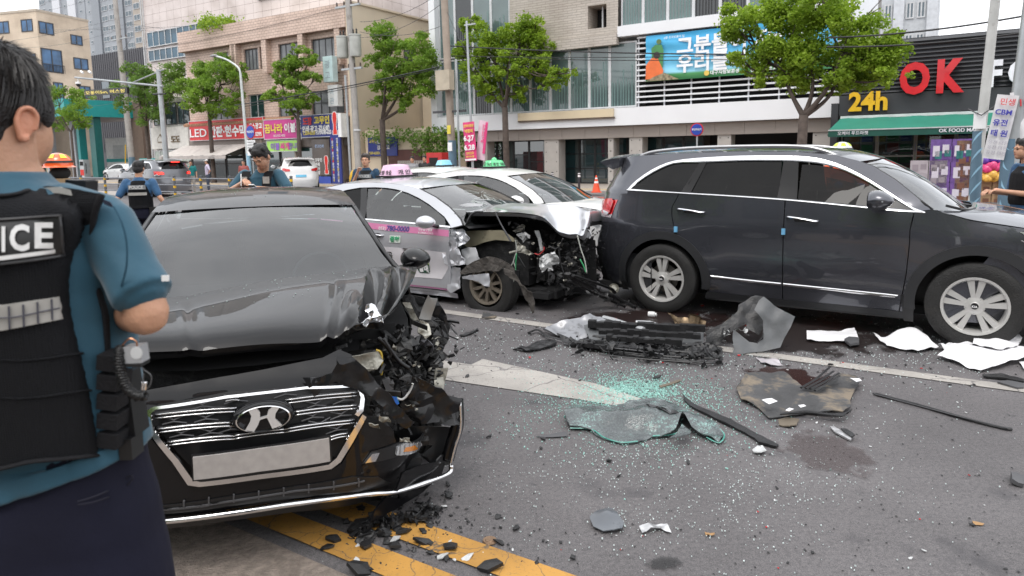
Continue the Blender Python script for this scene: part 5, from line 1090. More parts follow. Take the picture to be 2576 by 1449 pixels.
def build_suv(label, loc, rz, pm, main=True, name='parked_car', group=None, zoff=0, lampm=None, plate=PLATE, wst=5, catg='car'):
 c = Car(name, label, catg, loc, rz, dict(SUVP), group, zoff); T = c.T; ds = .09 if main else .2
 bt = lambda x: interp(SUVP['belt'], x) - .004
 ra, fa = (-1.43,.37),(1.35,.37)
 quarter = [(-1.262, bt(-1.26)),(-1.333,1.138),(-1.328,1.047),(-1.288,.904),(-1.27,.80)] + arc(*ra,.445,68,190) + [(-1.86,.24),(-2.1,.27),(-2.2,.45),(-2.2,.8),(-2.2,1.2),(-2.22,1.30),(-2.17,1.45)] + ROOFL[:-1] + [(.99,1.185),(.87,1.16)] + DLO + [(-1.84,1.308),(-1.5, bt(-1.5))]
 c.side('side_body', pm, quarter, ds=.05 if main else .2, th=.012)
 rd = [(-1.254, bt(-1.25)),(-.9, bt(-.9)),(-.212, bt(-.21)),(-.212,.9),(-.212,.255),(-.93,.262),(-.965,.30)] + arc(*ra,.445,-3,66,9) + [(-1.262,.80),(-1.28,.904),(-1.32,1.047),(-1.325,1.138)]
 fd = [(-.203, bt(-.2)),(.4, bt(.4)),(.862,1.152),(.84,1.0),(.842,.876),(.83,.62),(.786,.245),(-.203,.255)]
 fe = [(.871,1.150),(.849,1.0),(.851,.876),(.839,.62),(.795,.245),(.86,.23)] + arc(*fa,.455,192,-12,16) + [(1.86,.25),(1.98,.4),(1.99,.6),(1.99,.86),(1.95,.99),(1.65,1.045),(1.44,1.075),(1.28,1.10),(1.15,1.14),(1.0,1.185)]
 for n_, poly in (('rear_door', rd),('front_door', fd),('fender', fe)): c.side(n_, pm, poly, ds=ds, th=.012)
 # dark shell behind the gaps and the black sill
 c.side('inner_shell', M_BLACK,[(-1.8,1.2),(-2.1,1.1),(-2.15,.4),(-1.88,.3)] + arc(*ra,.46,180,0) + [(-.9,.22),(.8,.2)] + arc(*fa,.47,185,0) + [(1.95,.3),(1.95,.9),(1.6,1.0),(.9,1.08)], off=-.03, ds=.3)
 CL = mat('cladding_' + pm.name, tuple(x * .8 for x in (.03,.031,.034)), r=.5, v=.1)
 c.side('sill', CL,[(-.95,.27),(-.2,.264),(.79,.256),(.9,.24),(.88,.19),(-.98,.20)], off=.004, ds=.2)
 for (cx, cz), r0 in ((ra,.432),(fa,.442)):
  c.side('arch_flare', CL, arc(cx, cz, r0 + .085,188,-8,26) + arc(cx, cz, r0,-10,190,26), off=.012, ds=.12, th=.02)
  c.well(cx, cz,.47)
 if main: c.side('mud_flap', M_BLACK,[(.80,.42),(.90,.40),(.905,.17),(.83,.17)], off=.01, th=.01); c.side('mud_flap', M_BLACK,[(-1.93,.42),(-1.87,.42),(-1.84,.2),(-1.92,.2)], off=.01, th=.01)
 # glasshouse
 inner = [(x, z - .02) for x, z in DLO]
 gm = GL_DARK if main else GL_DARK
 bl = [(-1.80,1.32),(-1.25,1.302),(-.25,1.256),(.49,1.20),(.86,1.17)]
 def ztop(x): return interp(sorted([(a, b - .02) for a, b in DLO]), x)
 def win(x0, x1, top=None, x0t=None, x1t=None):
  x0t = x0 if x0t is None else x0t; x1t = x1 if x1t is None else x1t; zb_ = lambda x: interp(bl, x)
  lo = [(x0 + (x1 - x0) * i / 6, zb_(x0 + (x1 - x0) * i / 6)) for i in range(7)]; hi = [(x1t + (x0t - x1t) * i / 8,(top or ztop)(x1t + (x0t - x1t) * i / 8)) for i in range(9)]; return lo + hi
 c.side('window', gm, win(-1.835,-1.22, x0t=-1.76, x1t=-1.06), off=-.012, ds=.2)
 c.side('window', gm, win(-1.15,-.27, x0t=-1.03, x1t=-.29), off=-.014, ds=.2)
 if main:
  c.side('window', gm, win(-.1,.84, top=lambda x: min(ztop(x), interp([(-.1,1.575),(.1,1.56),(.4,1.47),(.84,1.19)], x))), off=-.014, ds=.2, sides=(-1,)); c.side('window', GL_FRONT, win(-.1,.84, top=lambda x: interp([(-.1,1.4),(.84,1.17)], x)), off=-.014, ds=.2, sides=(1,))
 else: c.side('window', gm, win(-.1,.84), off=-.014, ds=.2)
 c.side('pillar_trim', PILB,[(-.285,1.25),(-.105,1.24),(-.135,1.63),(-.27,1.64)], off=-.002, ds=.1); c.side('pillar_trim', PILB,[(-1.245,1.30),(-1.14,1.295),(-1.02,1.62),(-1.09,1.625)], off=-.002, ds=.1)
 c.side('pillar_trim', TRIMB,[(.70,1.18),(.86,1.165),(.80,1.215),(.72,1.27)], off=-.003, ds=.1)
 # chrome
 strip(c, 'window_trim', CHROME,[(-1.86,1.325),(-1.25,1.30),(-.25,1.256),(.49,1.20),(.95,1.165)],[(-1.86,1.308),(-1.25,1.284),(-.25,1.239),(.49,1.182),(.95,1.152)],.007)
 up = DLO[::-1]; wd = [.012,.022,.026,.026,.028,.047,.048,.048,.047,.042,.034,.03,.027,.022,.012]
 strip(c, 'window_trim', CHROME,[(-1.875,1.31)] + [(x, z + .004) for x, z in up] + [(.95,1.165)],[(-1.84,1.312)] + [(x + (.02 if i < 4 else 0), z - wd[i]) for i,(x, z) in enumerate(up)] + [(.90,1.16)],.007)
 strip(c, 'sill_chrome', CHROME,[(-.91,.45),(-.56,.437),(-.22,.43)],[(-.88,.425),(-.56,.410),(-.22,.402)],.012); strip(c, 'sill_chrome', CHROME,[(-.20,.43),(.3,.42),(.78,.41)],[(-.20,.402),(.3,.390),(.75,.380)],.012)
 for sg in (-1,1): c.handle(-1.256,-.987,1.125,1.10, sg, CHROME); c.handle(-.175,.09,1.08,1.052, sg, CHROME)
 for sg in (-1,1):
  o = c.mirror(.60,1.268, pm, sg,1.15)
  MB().tube([(.66, sg * (c.Y(.6,1.1) + .13),1.262),(.675, sg * (c.Y(.6,1.1) + .22),1.262),(.64, sg * (c.Y(.6,1.1) + .31),1.266)],.007,6).build('indicator', CLEARL, o)
 # roof, glass, bonnet, tail
 c.crown('roof', pm,[(-2.05,1.655),(-1.89,1.674),(-1.44,1.70),(-.68,1.708),(-.17,1.70),(.16,1.665),(.40,1.60)],[(-2.15,1.69),(-1.89,1.715),(-1.44,1.745),(-.68,1.755),(-.1,1.745),(.28,1.705),(.55,1.625)],2.6,20,20)
 c.crown('windscreen', GL_WIND,[(.405,1.597),(.52,1.55),(.70,1.432),(.875,1.282),(1.0,1.185)],[(.56,1.62),(.73,1.535),(.93,1.41),(1.12,1.27),(1.28,1.15)],2.2,10,16, inset=.035, dz=-.005)
 fr = MB()
 for sg in (-1,1): fr.tube([V((x, sg * (c.Y(x, z) - .02), z - .008)) for x, z in [(.405,1.597),(.52,1.553),(.70,1.435),(.875,1.285),(1.0,1.19)]],.014,6)
 fr.build('screen_seal', TRIMB, T, smooth=True)
 c.crown('cowl', TRIMB,[(.99,1.185),(1.08,1.15)],[(1.26,1.155),(1.36,1.135)],2.2,3,14, inset=.05, dz=-.012)
 for y0 in (.1,-.5): MB().tube([(1.33, y0,1.15),(1.2, y0 - .25,1.185),(1.1, y0 - .6 * .5,1.215)],.012,5).build('wiper', M_BLACK, T)
 c.crown('bonnet', pm,[(1.03,1.175),(1.15,1.14),(1.28,1.103),(1.44,1.078),(1.65,1.045),(1.95,.985)],[(1.3,1.165),(1.45,1.155),(1.6,1.14),(1.8,1.10),(2.0,1.05),(2.25,.96)],3.0,14,20, inset=.012, dz=.006)
 c.front('front_bumper', pm,[(-.93,.22),(.93,.22),(.93,.62),(.93,.84),(.6,.96),(0,1.0),(-.6,.96),(-.93,.84)], ds=.12 if main else .25)
 c.front('grille', mat('grille_dark',(.02,.02,.022), r=.3),[(-.42,.66),(.42,.66),(.5,.9),(-.5,.9)], off=.006, ds=.2); c.front('grille_rim', CHROME,[(-.52,.905),(.52,.905),(.53,.925),(-.53,.925)], off=.012, ds=.2)
 for sg in (-1,1): c.front('headlight', CLEARL,[(sg * .52,.84),(sg * .88,.86),(sg * .91,.95),(sg * .53,.94)], off=.008, ds=.1)
 c.side('headlight', CLEARL,[(1.62,1.02),(1.75,.93),(1.99,.86),(2.0,.95),(1.8,1.0)], off=.006, ds=.08)
 c.back('tailgate', pm,[(-.88,.62),(.88,.62),(.88,1.0),(.85,1.3),(-.85,1.3),(-.88,1.0)], ds=.15); c.back('rear_bumper', CL if main else pm,[(-.93,.22),(.93,.22),(.93,.62),(-.93,.62)], off=.015, ds=.15)
 c.crown('rear_window', GL_DARK,[(-2.205,1.31),(-2.17,1.45),(-2.10,1.62)],[(-2.33,1.30),(-2.27,1.45),(-2.17,1.64)],2.5,5,12, inset=.03)
 sp_ = MB(); xs_ = (-2.02,-2.20,-2.335,-2.30,-2.10,-2.02)
 zs_ = (1.705,1.695,1.662,1.635,1.575,1.60); n_ = 14
 for i in range(n_ + 1):
  t = 2 * i / n_ - 1; sp_.v += [V((x + .07 * t * t * (1 if k in (1,2,3) else 0), t * (.715 - (.02 if k in (2,3) else 0)), z - .045 * abs(t) ** 2.5)) for k,(x, z) in enumerate(zip(xs_, zs_))]
 for i in range(n_):
  for k in range(6): a_ = i * 6; sp_.f.append([a_ + k, a_ + (k + 1) % 6, a_ + 6 + (k + 1) % 6, a_ + 6 + k]); sp_.mi.append(0)
 sp_.f += [[5,4,3,2,1,0],[n_ * 6 + k for k in range(6)]]; sp_.mi += [0,0]; sp_.build('spoiler', pm, T, smooth=40)
 tl = [(-2.335,1.19),(-2.2,1.212),(-2.056,1.215),(-2.026,1.185),(-2.07,1.06),(-2.10,1.03),(-2.2,1.028),(-2.335,1.03)]
 c.side('tail_light', REDL,[(-2.195,1.2),(-2.056,1.215),(-2.026,1.185),(-2.07,1.06),(-2.10,1.035),(-2.195,1.04)], off=.022, ds=.03)
 for sg in (-1,1):
  o = c.back('tail_light', REDL,[(sg * .52,1.05),(sg * .8,1.035),(sg * .86,1.035),(sg * .86,1.2),(sg * .75,1.2),(sg * .52,1.15)][::1], off=.012, ds=.07)
  c.back('reverse_lamp', CLEARL,[(sg * .70,1.0),(sg * .86,1.0),(sg * .86,1.034),(sg * .70,1.04)], off=.014, ds=.07)
 c.side('reverse_lamp', CLEARL,[(-2.19,1.025),(-2.11,1.027),(-2.085,1.06),(-2.19,1.075)], off=.026, ds=.03)
 c.back('number_plate', plate,[(-.26,.75),(.26,.75),(.26,.87),(-.26,.87)], off=.02, ds=.2)
 for sg in (-1,1):
  MB().tube(crv([V((x, sg * (c.Y(x, z) - .06), z + dz_)) for x, z, dz_ in ((-1.80,1.675,.0),(-1.64,1.69,.03),(-1.25,1.70,.052),(-.69,1.708,.052),(-.17,1.70,.05),(.05,1.675,.035),(.2,1.65,.0))],5),.016,8, flat=1.2).build('roof_rail', SATIN, T, smooth=True)
 MB().add([(-1.72,-.006,1.73),(-1.50,-.006,1.738),(-1.66,0,1.80),(-1.71,0,1.80),(-1.72,.006,1.73),(-1.50,.006,1.738)],[(0,1,2,3),(5,4,3,2),(0,3,4)]).build('shark_fin', pm, T)
 if main:
  for x, z in ((-1.268,.914),(-.205,.94)): MB().box((x,-c.Y(x, z) - .014, z),(.032,.026,.058)).build('foam_block', mat('foam_blue',(.16,.42,.66), r=.8), T)
 for x in (1.35,-1.43):
  for sg in (-1,1): c.wheel(x, sg,.372,.245,.235,5 if wst == 5 else 10, ALLOY, yo=.955)
 c.cabin(seatx=(.0,-.9), zt=1.22); return c
SUVC = (3.30,7.20)
suv = build_suv('dark grey seven seat car with chrome window trim standing nose to the right', SUVC,-33, paint('paint_dark_grey',(.070,.073,.087),.6, r=.26))
for x in (1.35,-1.43): text('KIA',.026, M_SW, suv.T, M.Translation((x - .022,-.955,.363)) @ FACE, bold=.02, ext=.001)
SEDP = dict(W=.925, prof=[(.15,-.10),(.22,-.05),(.35,-.03),(.45,-.035),(.6,-.005),(.72,.004),(.79,.014),(.85,.0),(.95,-.012),(1.05,-.03),(1.6,-.03)], xf0=1.0, nf=3.0, xr0=-1.25, nr=3.2,
 nose=[(.15,2.27),(.3,2.36),(.5,2.38),(.65,2.37),(.8,2.30),(.9,2.15),(1.0,1.9)], tail=[(.2,-2.36),(.5,-2.46),(.75,-2.47),(1.0,-2.42),(1.1,-2.38),(1.4,-2.2)],
 belt=[(-2.4,1.09),(-1.5,1.035),(-.9,1.022),(-.366,1.008),(.05,1.0),(.4,.985),(.82,.968),(.95,.96),(1.15,1.02),(2.4,1.1)], tum=.50, wheels=[(1.40,.33,.34),(-1.41,.33,.34)], dash=(.65,1.15,.93), recess=TRIMB)
SROOF = [(-1.62,1.19),(-1.45,1.285),(-1.2,1.375),(-.87,1.435),(-.5,1.452),(-.18,1.45),(.12,1.42),(.33,1.385),(.60,1.29),(.83,1.18),(1.03,1.05),(1.10,1.0)]
SDLO = [(.90,.995),(.80,1.075),(.534,1.21),(.36,1.28),(.186,1.335),(.0,1.373),(-.156,1.39),(-.35,1.396),(-.59,1.390),(-.80,1.36),(-1.0,1.305),(-1.2,1.215),(-1.38,1.10),(-1.43,1.045)]
def build_sedan(name, label, loc, rz, pm, catg='car', group=None, zoff=0, main=True, front=True, gw=None, rim=None, rgl=None, flat=(), mir=(-1,1), stylew=10, fend=(-1,1), W=.925, myo=.07):
 c = Car(name, label, catg, loc, rz, dict(SEDP, W=W), group, zoff); T = c.T; ds = .08 if main else .2; bt = lambda x: interp(SEDP['belt'], x) - .004
 ra, fa = (-1.41,.33),(1.40,.33)
 qp = [(-1.305, bt(-1.3)),(-1.315,.95),(-1.27,.80),(-1.235,.72)] + arc(*ra,.395,65,190) + [(-1.80,.22),(-2.0,.24),(-2.12,.4),(-2.15,.8),(-2.12,.98),(-2.05,1.06),(-1.85,1.10)] + SROOF + [(1.05,.985),(.95,.962)] + SDLO + [(-1.40,1.035)]
 c.side('side_body', pm, qp, ds=ds, th=.012)
 rd = [(-1.297, bt(-1.3)),(-.8, bt(-.8)),(-.437, bt(-.437)),(-.425,.6),(-.425,.235),(-.98,.24),(-1.0,.27)] + arc(*ra,.395,-6,62,9) + [(-1.228,.72),(-1.262,.80),(-1.307,.95)]
 fd = [(-.429, bt(-.43)),(.3, bt(.3)),(.925,.958),(.935,.80),(.93,.5),(.905,.225),(-.417,.235),(-.417,.6)]
 c.side('rear_door', pm, rd, ds=ds, th=.012); c.side('front_door', pm, fd, ds=ds, th=.012)
 c.side('sill', pm,[(-1.0,.228),(.91,.218),(1.0,.2),(.98,.14),(-1.0,.15)], off=.006, ds=.2)
 if fend:
  fe = [(.933,.955),(.943,.80),(.938,.5),(.913,.215),(1.0,.2)] + arc(*fa,.40,196,-12,16) + [(1.84,.23),(1.9,.4),(1.92,.6),(1.88,.74),(1.7,.83),(1.4,.90),(1.15,.955),(1.03,.985)]
  c.side('fender', pm, fe, ds=ds, th=.012, sides=fend)
 for sg in (-1,1): c.side('inner_shell', M_BLACK,[(-1.7,1.0),(-2.0,.95),(-2.1,.4),(-1.82,.25)] + arc(*ra,.41,180,0) + [(-.9,.18),(.9,.17)] + (arc(*fa,.42,185,0) + [(1.75,.3),(1.8,.6),(1.5,.84),(.9,.93)] if sg in fend else [(.93,.2),(.93,.9),(.9,.93)]), off=-.03, ds=.3, sides=(sg,))
 c.well(*ra,.42); c.well(*fa,.42, fend or ())
 bl = [(-1.41,1.05),(-.9,1.037),(-.366,1.023),(.05,1.015),(.4,1.0),(.82,.983),(.92,.975)]
 ztop = lambda x: interp(sorted([(a, b - .02) for a, b in SDLO]), x)
 def win(x0, x1, x0t=None, x1t=None):
  x0t = x0 if x0t is None else x0t; x1t = x1 if x1t is None else x1t
  return [(x0 + (x1 - x0) * i / 6, interp(bl, x0 + (x1 - x0) * i / 6)) for i in range(7)] + [(x1t + (x0t - x1t) * i / 10, ztop(x1t + (x0t - x1t) * i / 10)) for i in range(11)]
 c.side('window', rgl or GL_DARK, win(-1.38,-.46,-1.30,-.56), off=-.014, ds=.2); c.side('window', gw or GL_FRONT, win(-.345,.85,-.48,.80), off=-.014, ds=.2)
 c.side('pillar_trim', TRIMB,[(-.45,1.015),(-.345,1.01),(-.475,1.385),(-.575,1.38)], off=-.003, ds=.1)
 strip(c, 'window_trim', CHROME if main else SATIN,[(-1.42,1.053),(-.9,1.040),(-.366,1.026),(.4,1.003),(.92,.978)],[(-1.42,1.037),(-.9,1.024),(-.366,1.010),(.4,.987),(.95,.962)],.006)
 for sg in (-1,1): c.handle(-.22,-.03,.845,.835, sg, pm if main else SATIN); c.handle(-1.12,-.94,.875,.87, sg, pm if main else SATIN)
 for sg in mir: c.mirror(.74,1.035, pm, sg,1.0, myo,(.125,.10,.074))
 c.crown('roof', pm, SROOF[1:8],[(-1.45,1.36),(-1.2,1.425),(-.87,1.478),(-.5,1.497),(-.15,1.493),(.15,1.465),(.42,1.405)],2.6,20,20)
 c.crown('windscreen', gw or GL_WIND,[(.335,1.382),(.60,1.287),(.83,1.177),(1.03,1.047),(1.10,.998)],[(.425,1.402),(.66,1.30),(.90,1.18),(1.12,1.06),(1.30,.97)],2.2,10,16, inset=.035, dz=-.004)
 for sg in (-1,1): MB().tube([V((x, sg * (c.Y(x, z) - .018), z - .006)) for x, z in [(.33,1.385),(.60,1.29),(.83,1.18),(1.03,1.05),(1.10,1.0)]],.013,6).build('screen_seal', TRIMB, T, smooth=True)
 c.crown('rear_window', GL_DARK,[(-1.62,1.19),(-1.45,1.285),(-1.38,1.32)][::-1],[(-1.98,1.14),(-1.7,1.27),(-1.45,1.362)][::-1],2.4,6,14, inset=.04)
 c.crown('boot_lid', pm,[(-1.62,1.19),(-1.85,1.10),(-2.05,1.06)],[(-1.98,1.14),(-2.2,1.115),(-2.42,1.08)],3,6,14)
 c.back('rear_panel', pm,[(-.92,.62),(.92,.62),(.9,1.04),(0,1.09),(-.9,1.04)], ds=.15); c.back('rear_bumper', pm,[(-.92,.2),(.92,.2),(.92,.62),(-.92,.62)], off=.01, ds=.15)
 for sg in (-1,1): c.back('tail_light', REDL,[(sg * .5,.82),(sg * .88,.80),(sg * .9,.96),(sg * .5,.97)], off=.014, ds=.1)
 c.back('number_plate', PLATE,[(-.26,.66),(.26,.66),(.26,.77),(-.26,.77)], off=.02, ds=.2)
 c.crown('cowl', TRIMB,[(1.09,1.0),(1.16,.965)],[(1.29,.975),(1.38,.955)],2.2,3,14, inset=.05, dz=-.008)
 if front:
  c.crown('bonnet', pm,[(1.12,.985),(1.3,.93),(1.5,.885),(1.7,.835),(1.92,.76)],[(1.34,.985),(1.6,.965),(1.85,.92),(2.1,.86),(2.27,.80)],2.8,14,20, inset=.01, dz=.003)
  c.front('front_bumper', pm,[(-.92,.2),(.92,.2),(.92,.6),(.9,.72),(.5,.80),(0,.82),(-.5,.80),(-.9,.72)], ds=.12 if main else .25)
  c.front('grille', M_BLACK,[(-.35,.36),(.35,.36),(.46,.6),(.42,.74),(-.42,.74),(-.46,.6)], off=.008, ds=.15); c.front('grille_rim', CHROME,[(-.46,.745),(.46,.745),(.46,.765),(-.46,.765)], off=.014, ds=.2)
  for sg in (-1,1):
   c.front('headlight', CLEARL,[(sg * .52,.64),(sg * .85,.66),(sg * .88,.745),(sg * .52,.765)], off=.008, ds=.1)
  c.side('headlight', CLEARL,[(1.55,.83),(1.7,.73),(1.91,.66),(1.9,.74),(1.72,.81)], off=.006, ds=.08)
  c.front('number_plate', PLATE,[(-.26,.42),(.26,.42),(.26,.53),(-.26,.53)], off=.016, ds=.2); c.front('lower_grille', M_BLACK,[(-.6,.22),(.6,.22),(.5,.31),(-.5,.31)], off=.008, ds=.2)
 for x in (1.40,-1.41):
  for sg in (-1,1): c.wheel(x, sg,.33,.208,.21, stylew, rim or ALLOY, flat=((x > 0, sg) in flat), yo=.92)
 c.cabin(zt=1.02); return c
# picture crops -> picture points
CA = lambda X, Y: (311.6 + X * .35836,432.8 + Y * .35836)
CB_ = lambda X, Y: (311.6 + X * .43257,822.3 + Y * .43257)
CC_ = lambda X, Y: (779 + X * .41815,692.5 + Y * .41815)
CD = lambda X, Y: (1082 + X * .2389,484.7 + Y * .2389)
CT = lambda X, Y: (865.6 + X * .34654,363.5 + Y * .34654)
def piece(car, name, m, cf, pts, axis, val, amp=.02, fq=7, th=.003, ds=.03, seed=0, label=None, parent=None, tilt=None, holes=(), bend=False):
 """a bent sheet part: outline given on the plane axis=val, then crumpled in depth"""
 at = {'x': car.at_x, 'y': car.at_y, 'z': car.at_z}[axis]; ix = {'x': (1,2), 'y': (0,2), 'z': (0,1)}[axis]
 P = [at(*cf(*p), val) for p in pts]; poly = [(p[ix[0]], p[ix[1]]) for p in P]; H = [[(lambda q: (q[ix[0]], q[ix[1]]))(at(*cf(*p), val)) for p in h] for h in holes]
 c0 = V((sum(p[0] for p in poly) / len(poly), sum(p[1] for p in poly) / len(poly)))
 def fn(a, b):
  q = V((a * fq, b * fq, seed * 3.7)); n_ = noise.noise(q) + .8 * abs(noise.noise(q * 2.1)) - .3; d = amp * n_ + (tilt[0] * (a - c0.x) + tilt[1] * (b - c0.y) if tilt else 0)
  if bend: q_ = (b - c0.y) / .09; d += -.035 * q_ - .035 * max(0, q_ + .3) ** 2
  e = amp * .25 * noise.noise(q * 3 + V((9,9,9)))
  v = [0,0,0]; v[ix[0]] = a + e; v[ix[1]] = b + e; v[{'x': 0, 'y': 1, 'z': 2}[axis]] = val + d; return V(v)
 mb = MB(); sheet(mb, poly, fn, ds, th, H); return tag(mb.build(name, m, parent or car.T, smooth=25), label)
def junk(mb, c, ext, n, s0, s1, rr, sheet_=.5):
 for _ in range(n):
  p = V((c[0] + rr.uniform(-1,1) * ext[0], c[1] + rr.uniform(-1,1) * ext[1], c[2] + rr.uniform(-1,1) * ext[2])); s = rr.uniform(s0, s1)
  rot = M.Rotation(rr.uniform(0,6.3),3, 'Z') @ M.Rotation(rr.uniform(-1.6,1.6),3, 'X') @ M.Rotation(rr.uniform(-1,1),3, 'Y'); k = rr.random()
  if k < sheet_:
   m_ = rr.randint(4,7); pts = [V((s * rr.uniform(.4,1) * math.cos(6.283 * i / m_), s * rr.uniform(.3,.8) * math.sin(6.283 * i / m_), rr.uniform(-.3,.3) * s)) for i in range(m_)]
   mb.add([rot @ q + p for q in pts] + [rot @ V((0,0,.25 * s)) + p],[(i,(i + 1) % m_, m_) for i in range(m_)]); i0 = len(mb.v) - m_ - 1
   mb.add([rot @ (q - V((0,0,.06 * s))) + p for q in pts],[tuple(range(m_ - 1,-1,-1))])
  elif k < .8: mb.box(p,(s * 1.6, s * rr.uniform(.15,.6), s * rr.uniform(.05,.3)), rot, rr.uniform(.6,1))
  else: mb.tube([p + rot @ V((-s,0,0)), p + rot @ V((0, s * .4,0)), p + rot @ V((s,0, s * .3))], s * .08,5)
 return mb
PBLK = mat('paint_black',(.005,.005,.006), r=.35, m=0, coat=.55, v=.05, spec=.10, coatr=.012); SILV = paint('paint_silver',(.50,.51,.54),.4, r=.34); WHT = paint('paint_white',(.78,.78,.77),0, r=.4)
BAREM = mat('bare_bent_metal',(.33,.32,.28), r=.45, m=.6, bump=.4, bs=30, v=.2, dirt=(.10,.09,.07), ds=12); ENGP = mat('engine_plastic',(.016,.016,.017), r=.55, bump=.3, bs=60, v=.4, vs=14, dirt=(.05,.048,.045), ds=14); SCR = mat('scraped_black_paint',(.009,.009,.010), r=.28, coat=.3, spec=.25, v=.3, vs=15, bump=.5, bs=9, dirt=(.30,.30,.31), ds=13, dl=.66)
# ================================================================ BLACK CAR (front, wrecked left corner)
bc_ = build_sedan('wrecked_car', 'glossy black saloon facing the camera with its front corner smashed and bonnet buckled',(-1.818,4.911),-71, PBLK, front=False, gw=glassmat('black_car_screen',(.30,.37,.385),1.5, boost=1.45, haze=.035), fend=(-1,), mir=(-1,1), W=.90, myo=-.03)
c = bc_
rows = [(1.12,[(-330,925),(-100,905),(340,872),(700,815),(1080,745),(1480,702),(1800,664),(2058,664)]),
  (1.42,[(-350,985),(-130,965),(340,945),(700,905),(1080,850),(1455,805),(1740,775),(2050,745)]),
  (1.75,[(-360,1085),(-160,1078),(360,1065),(710,1035),(1085,1000),(1450,965),(1735,905),(1995,885)]),
  (2.02,[(-370,1190),(-180,1188),(390,1175),(720,1148),(1090,1115),(1440,1085),(1680,1010),(1905,1005)]),
  (2.12,[(-375,1278),(-190,1275),(420,1255),(800,1222),(1100,1202),(1430,1182),(1640,1075),(1825,1045)])]
RG = [[c.at_x(*CA(*p), x - .05 * abs(i - 3) ** 1.5 * .12) for i, p in enumerate(r_)] for x, r_ in rows]
RG = [crv(r_,8) for r_ in RG]; colsN = len(RG[0]); CG = [crv([r_[j] for r_ in RG],8) for j in range(colsN)]
def hoodpt(u, v):
 def gp(L, f_): f = f_ * (len(L) - 1); i = min(int(f), len(L) - 2); return L[i].lerp(L[i + 1], f - i)
 t0, t1, l0, l1 = gp(RG[0], v), gp(RG[-1], v), gp(CG[0], u), gp(CG[-1], u); p = t0 * (1 - u) + t1 * u + l0 * (1 - v) + l1 * v - (RG[0][0] * (1 - u) * (1 - v) + RG[0][-1] * (1 - u) * v + RG[-1][0] * u * (1 - v) + RG[-1][-1] * u * v)
 p = p + V((0,0,.045 * math.sin(math.pi * min(1, u * 1.0)) ** 1.0 * (1 - .3 * abs(v - .5))))
 cc = v * 7; d = 0
 d += .005 * max(0,1 - abs(cc - 2.1) / .12) * min(1, u * 1.5) - .004 * math.exp(-((cc - 2.3) / .12) ** 2)
 d += .020 * max(0,1 - abs(cc - 5.0) / .18) * min(1, u * 2)
 for (c0, u0, wc, wu, am) in ((5.95,.52,.26,.46,-.12),(6.5,.42,.20,.44,-.10),(5.45,.72,.3,.3,.03),(6.85,.5,.2,.5,.02)):
  r_ = math.hypot((cc - c0 - (u - u0) * .35) / wc,(u - u0) / wu); d += am * max(0,1 - r_) ** .8
 w_ = max(0,(cc - 4.6) / 2.4) * max(0, u - .1); d += .014 * w_ * (noise.noise(V((cc * 2.2, u * 5,1.5))) + .6 * noise.noise(V((cc * 5, u * 11,4)))) * .7
 d += .004 * noise.noise(V((cc * .8, u * 1.6,7)))
 return p + V((-.35 * d,0, d))
hb_ = MB(); hb_.grid(hoodpt,60,150); o = hb_.build('bonnet', PBLK, c.T, smooth=60, label='buckled bonnet'); 
hb_ = MB(); hb_.grid(lambda a, b: hoodpt(1, b) - V((.02 * a,0,.035 * a)),2,100); hb_.build('bonnet_edge', PBLK, c.T, smooth=True)
c.crown('bonnet_liner', M_DARK,[(1.16,.90),(1.3,.87),(1.75,.78)],[(1.3,.90),(1.6,.88),(2.05,.80)],2.4,4,6, inset=.12)
for pts, ax, v_ in (([(-300,1260),(1480,1190),(1700,1100),(1900,1060),(2000,1400),(1700,1440),(1200,1450),(-300,1500)], 'x',1.85),): piece(c, 'engine_bay', M_DARK, CA, pts, ax, v_,.01, th=.01, ds=.15)
bx('slam_panel', ENGP, c.T,2.05,2.16,-.62,.45,.66,.70); bx('radiator', ENGP, c.T,1.98,2.04,-.6,.5,.3,.66)
piece(c, 'header_panel', PBLK, CB_,[(-330,415),(130,375),(400,330),(800,265),(1160,200),(1260,160),(1330,180),(1380,250),(1330,330),(1060,342),(600,392),(170,458),(125,490),(-330,560)], 'x',2.24,.004,3, ds=.03, th=.006, bend=True)
piece(c, 'bent_trim', SCR, CB_,[(1235,165),(1335,185),(1400,240),(1480,330),(1600,460),(1692,560),(1640,605),(1560,520),(1470,430),(1390,375),(1230,320),(1175,345),(1108,415),(1075,350),(1040,292),(1120,300),(1210,270),(1230,220)], 'x',2.33,.03,9,.006,.02,2, 'scraped black strip bent down across the grille')
# bumper cover
F_ = lambda X, Y: c.tr(*CB_(X, Y), surf='front')
bum = [(-.92,.25), F_(120,1112), F_(600,1062), F_(1000,1002), F_(1400,948), F_(1580,945), F_(1780,890), F_(1885,845), F_(1895,800), F_(1830,825), F_(1755,800), F_(1720,745), F_(1800,705), F_(1600,745), F_(1400,795), F_(1430,725), F_(1575,665), F_(1545,590), F_(1500,535), F_(1415,528), F_(1330,690), F_(1268,795), F_(1205,832), F_(800,885), F_(450,928), F_(370,922), F_(280,790), F_(150,640), F_(118,500),(-.90,.79)]
c.front('front_bumper', PBLK, bum, ds=.03, th=.008)
c.side('front_bumper', PBLK,[(1.86,.25),(1.86,.78),(1.6,.82),(1.62,.45)], sides=(-1,), ds=.1)
def fstrip(name, m, pts, off=.016, th=.012, ds=.02, cf=F_): return c.front(name, m,[cf(*p) for p in pts], off=off, ds=ds, th=th)
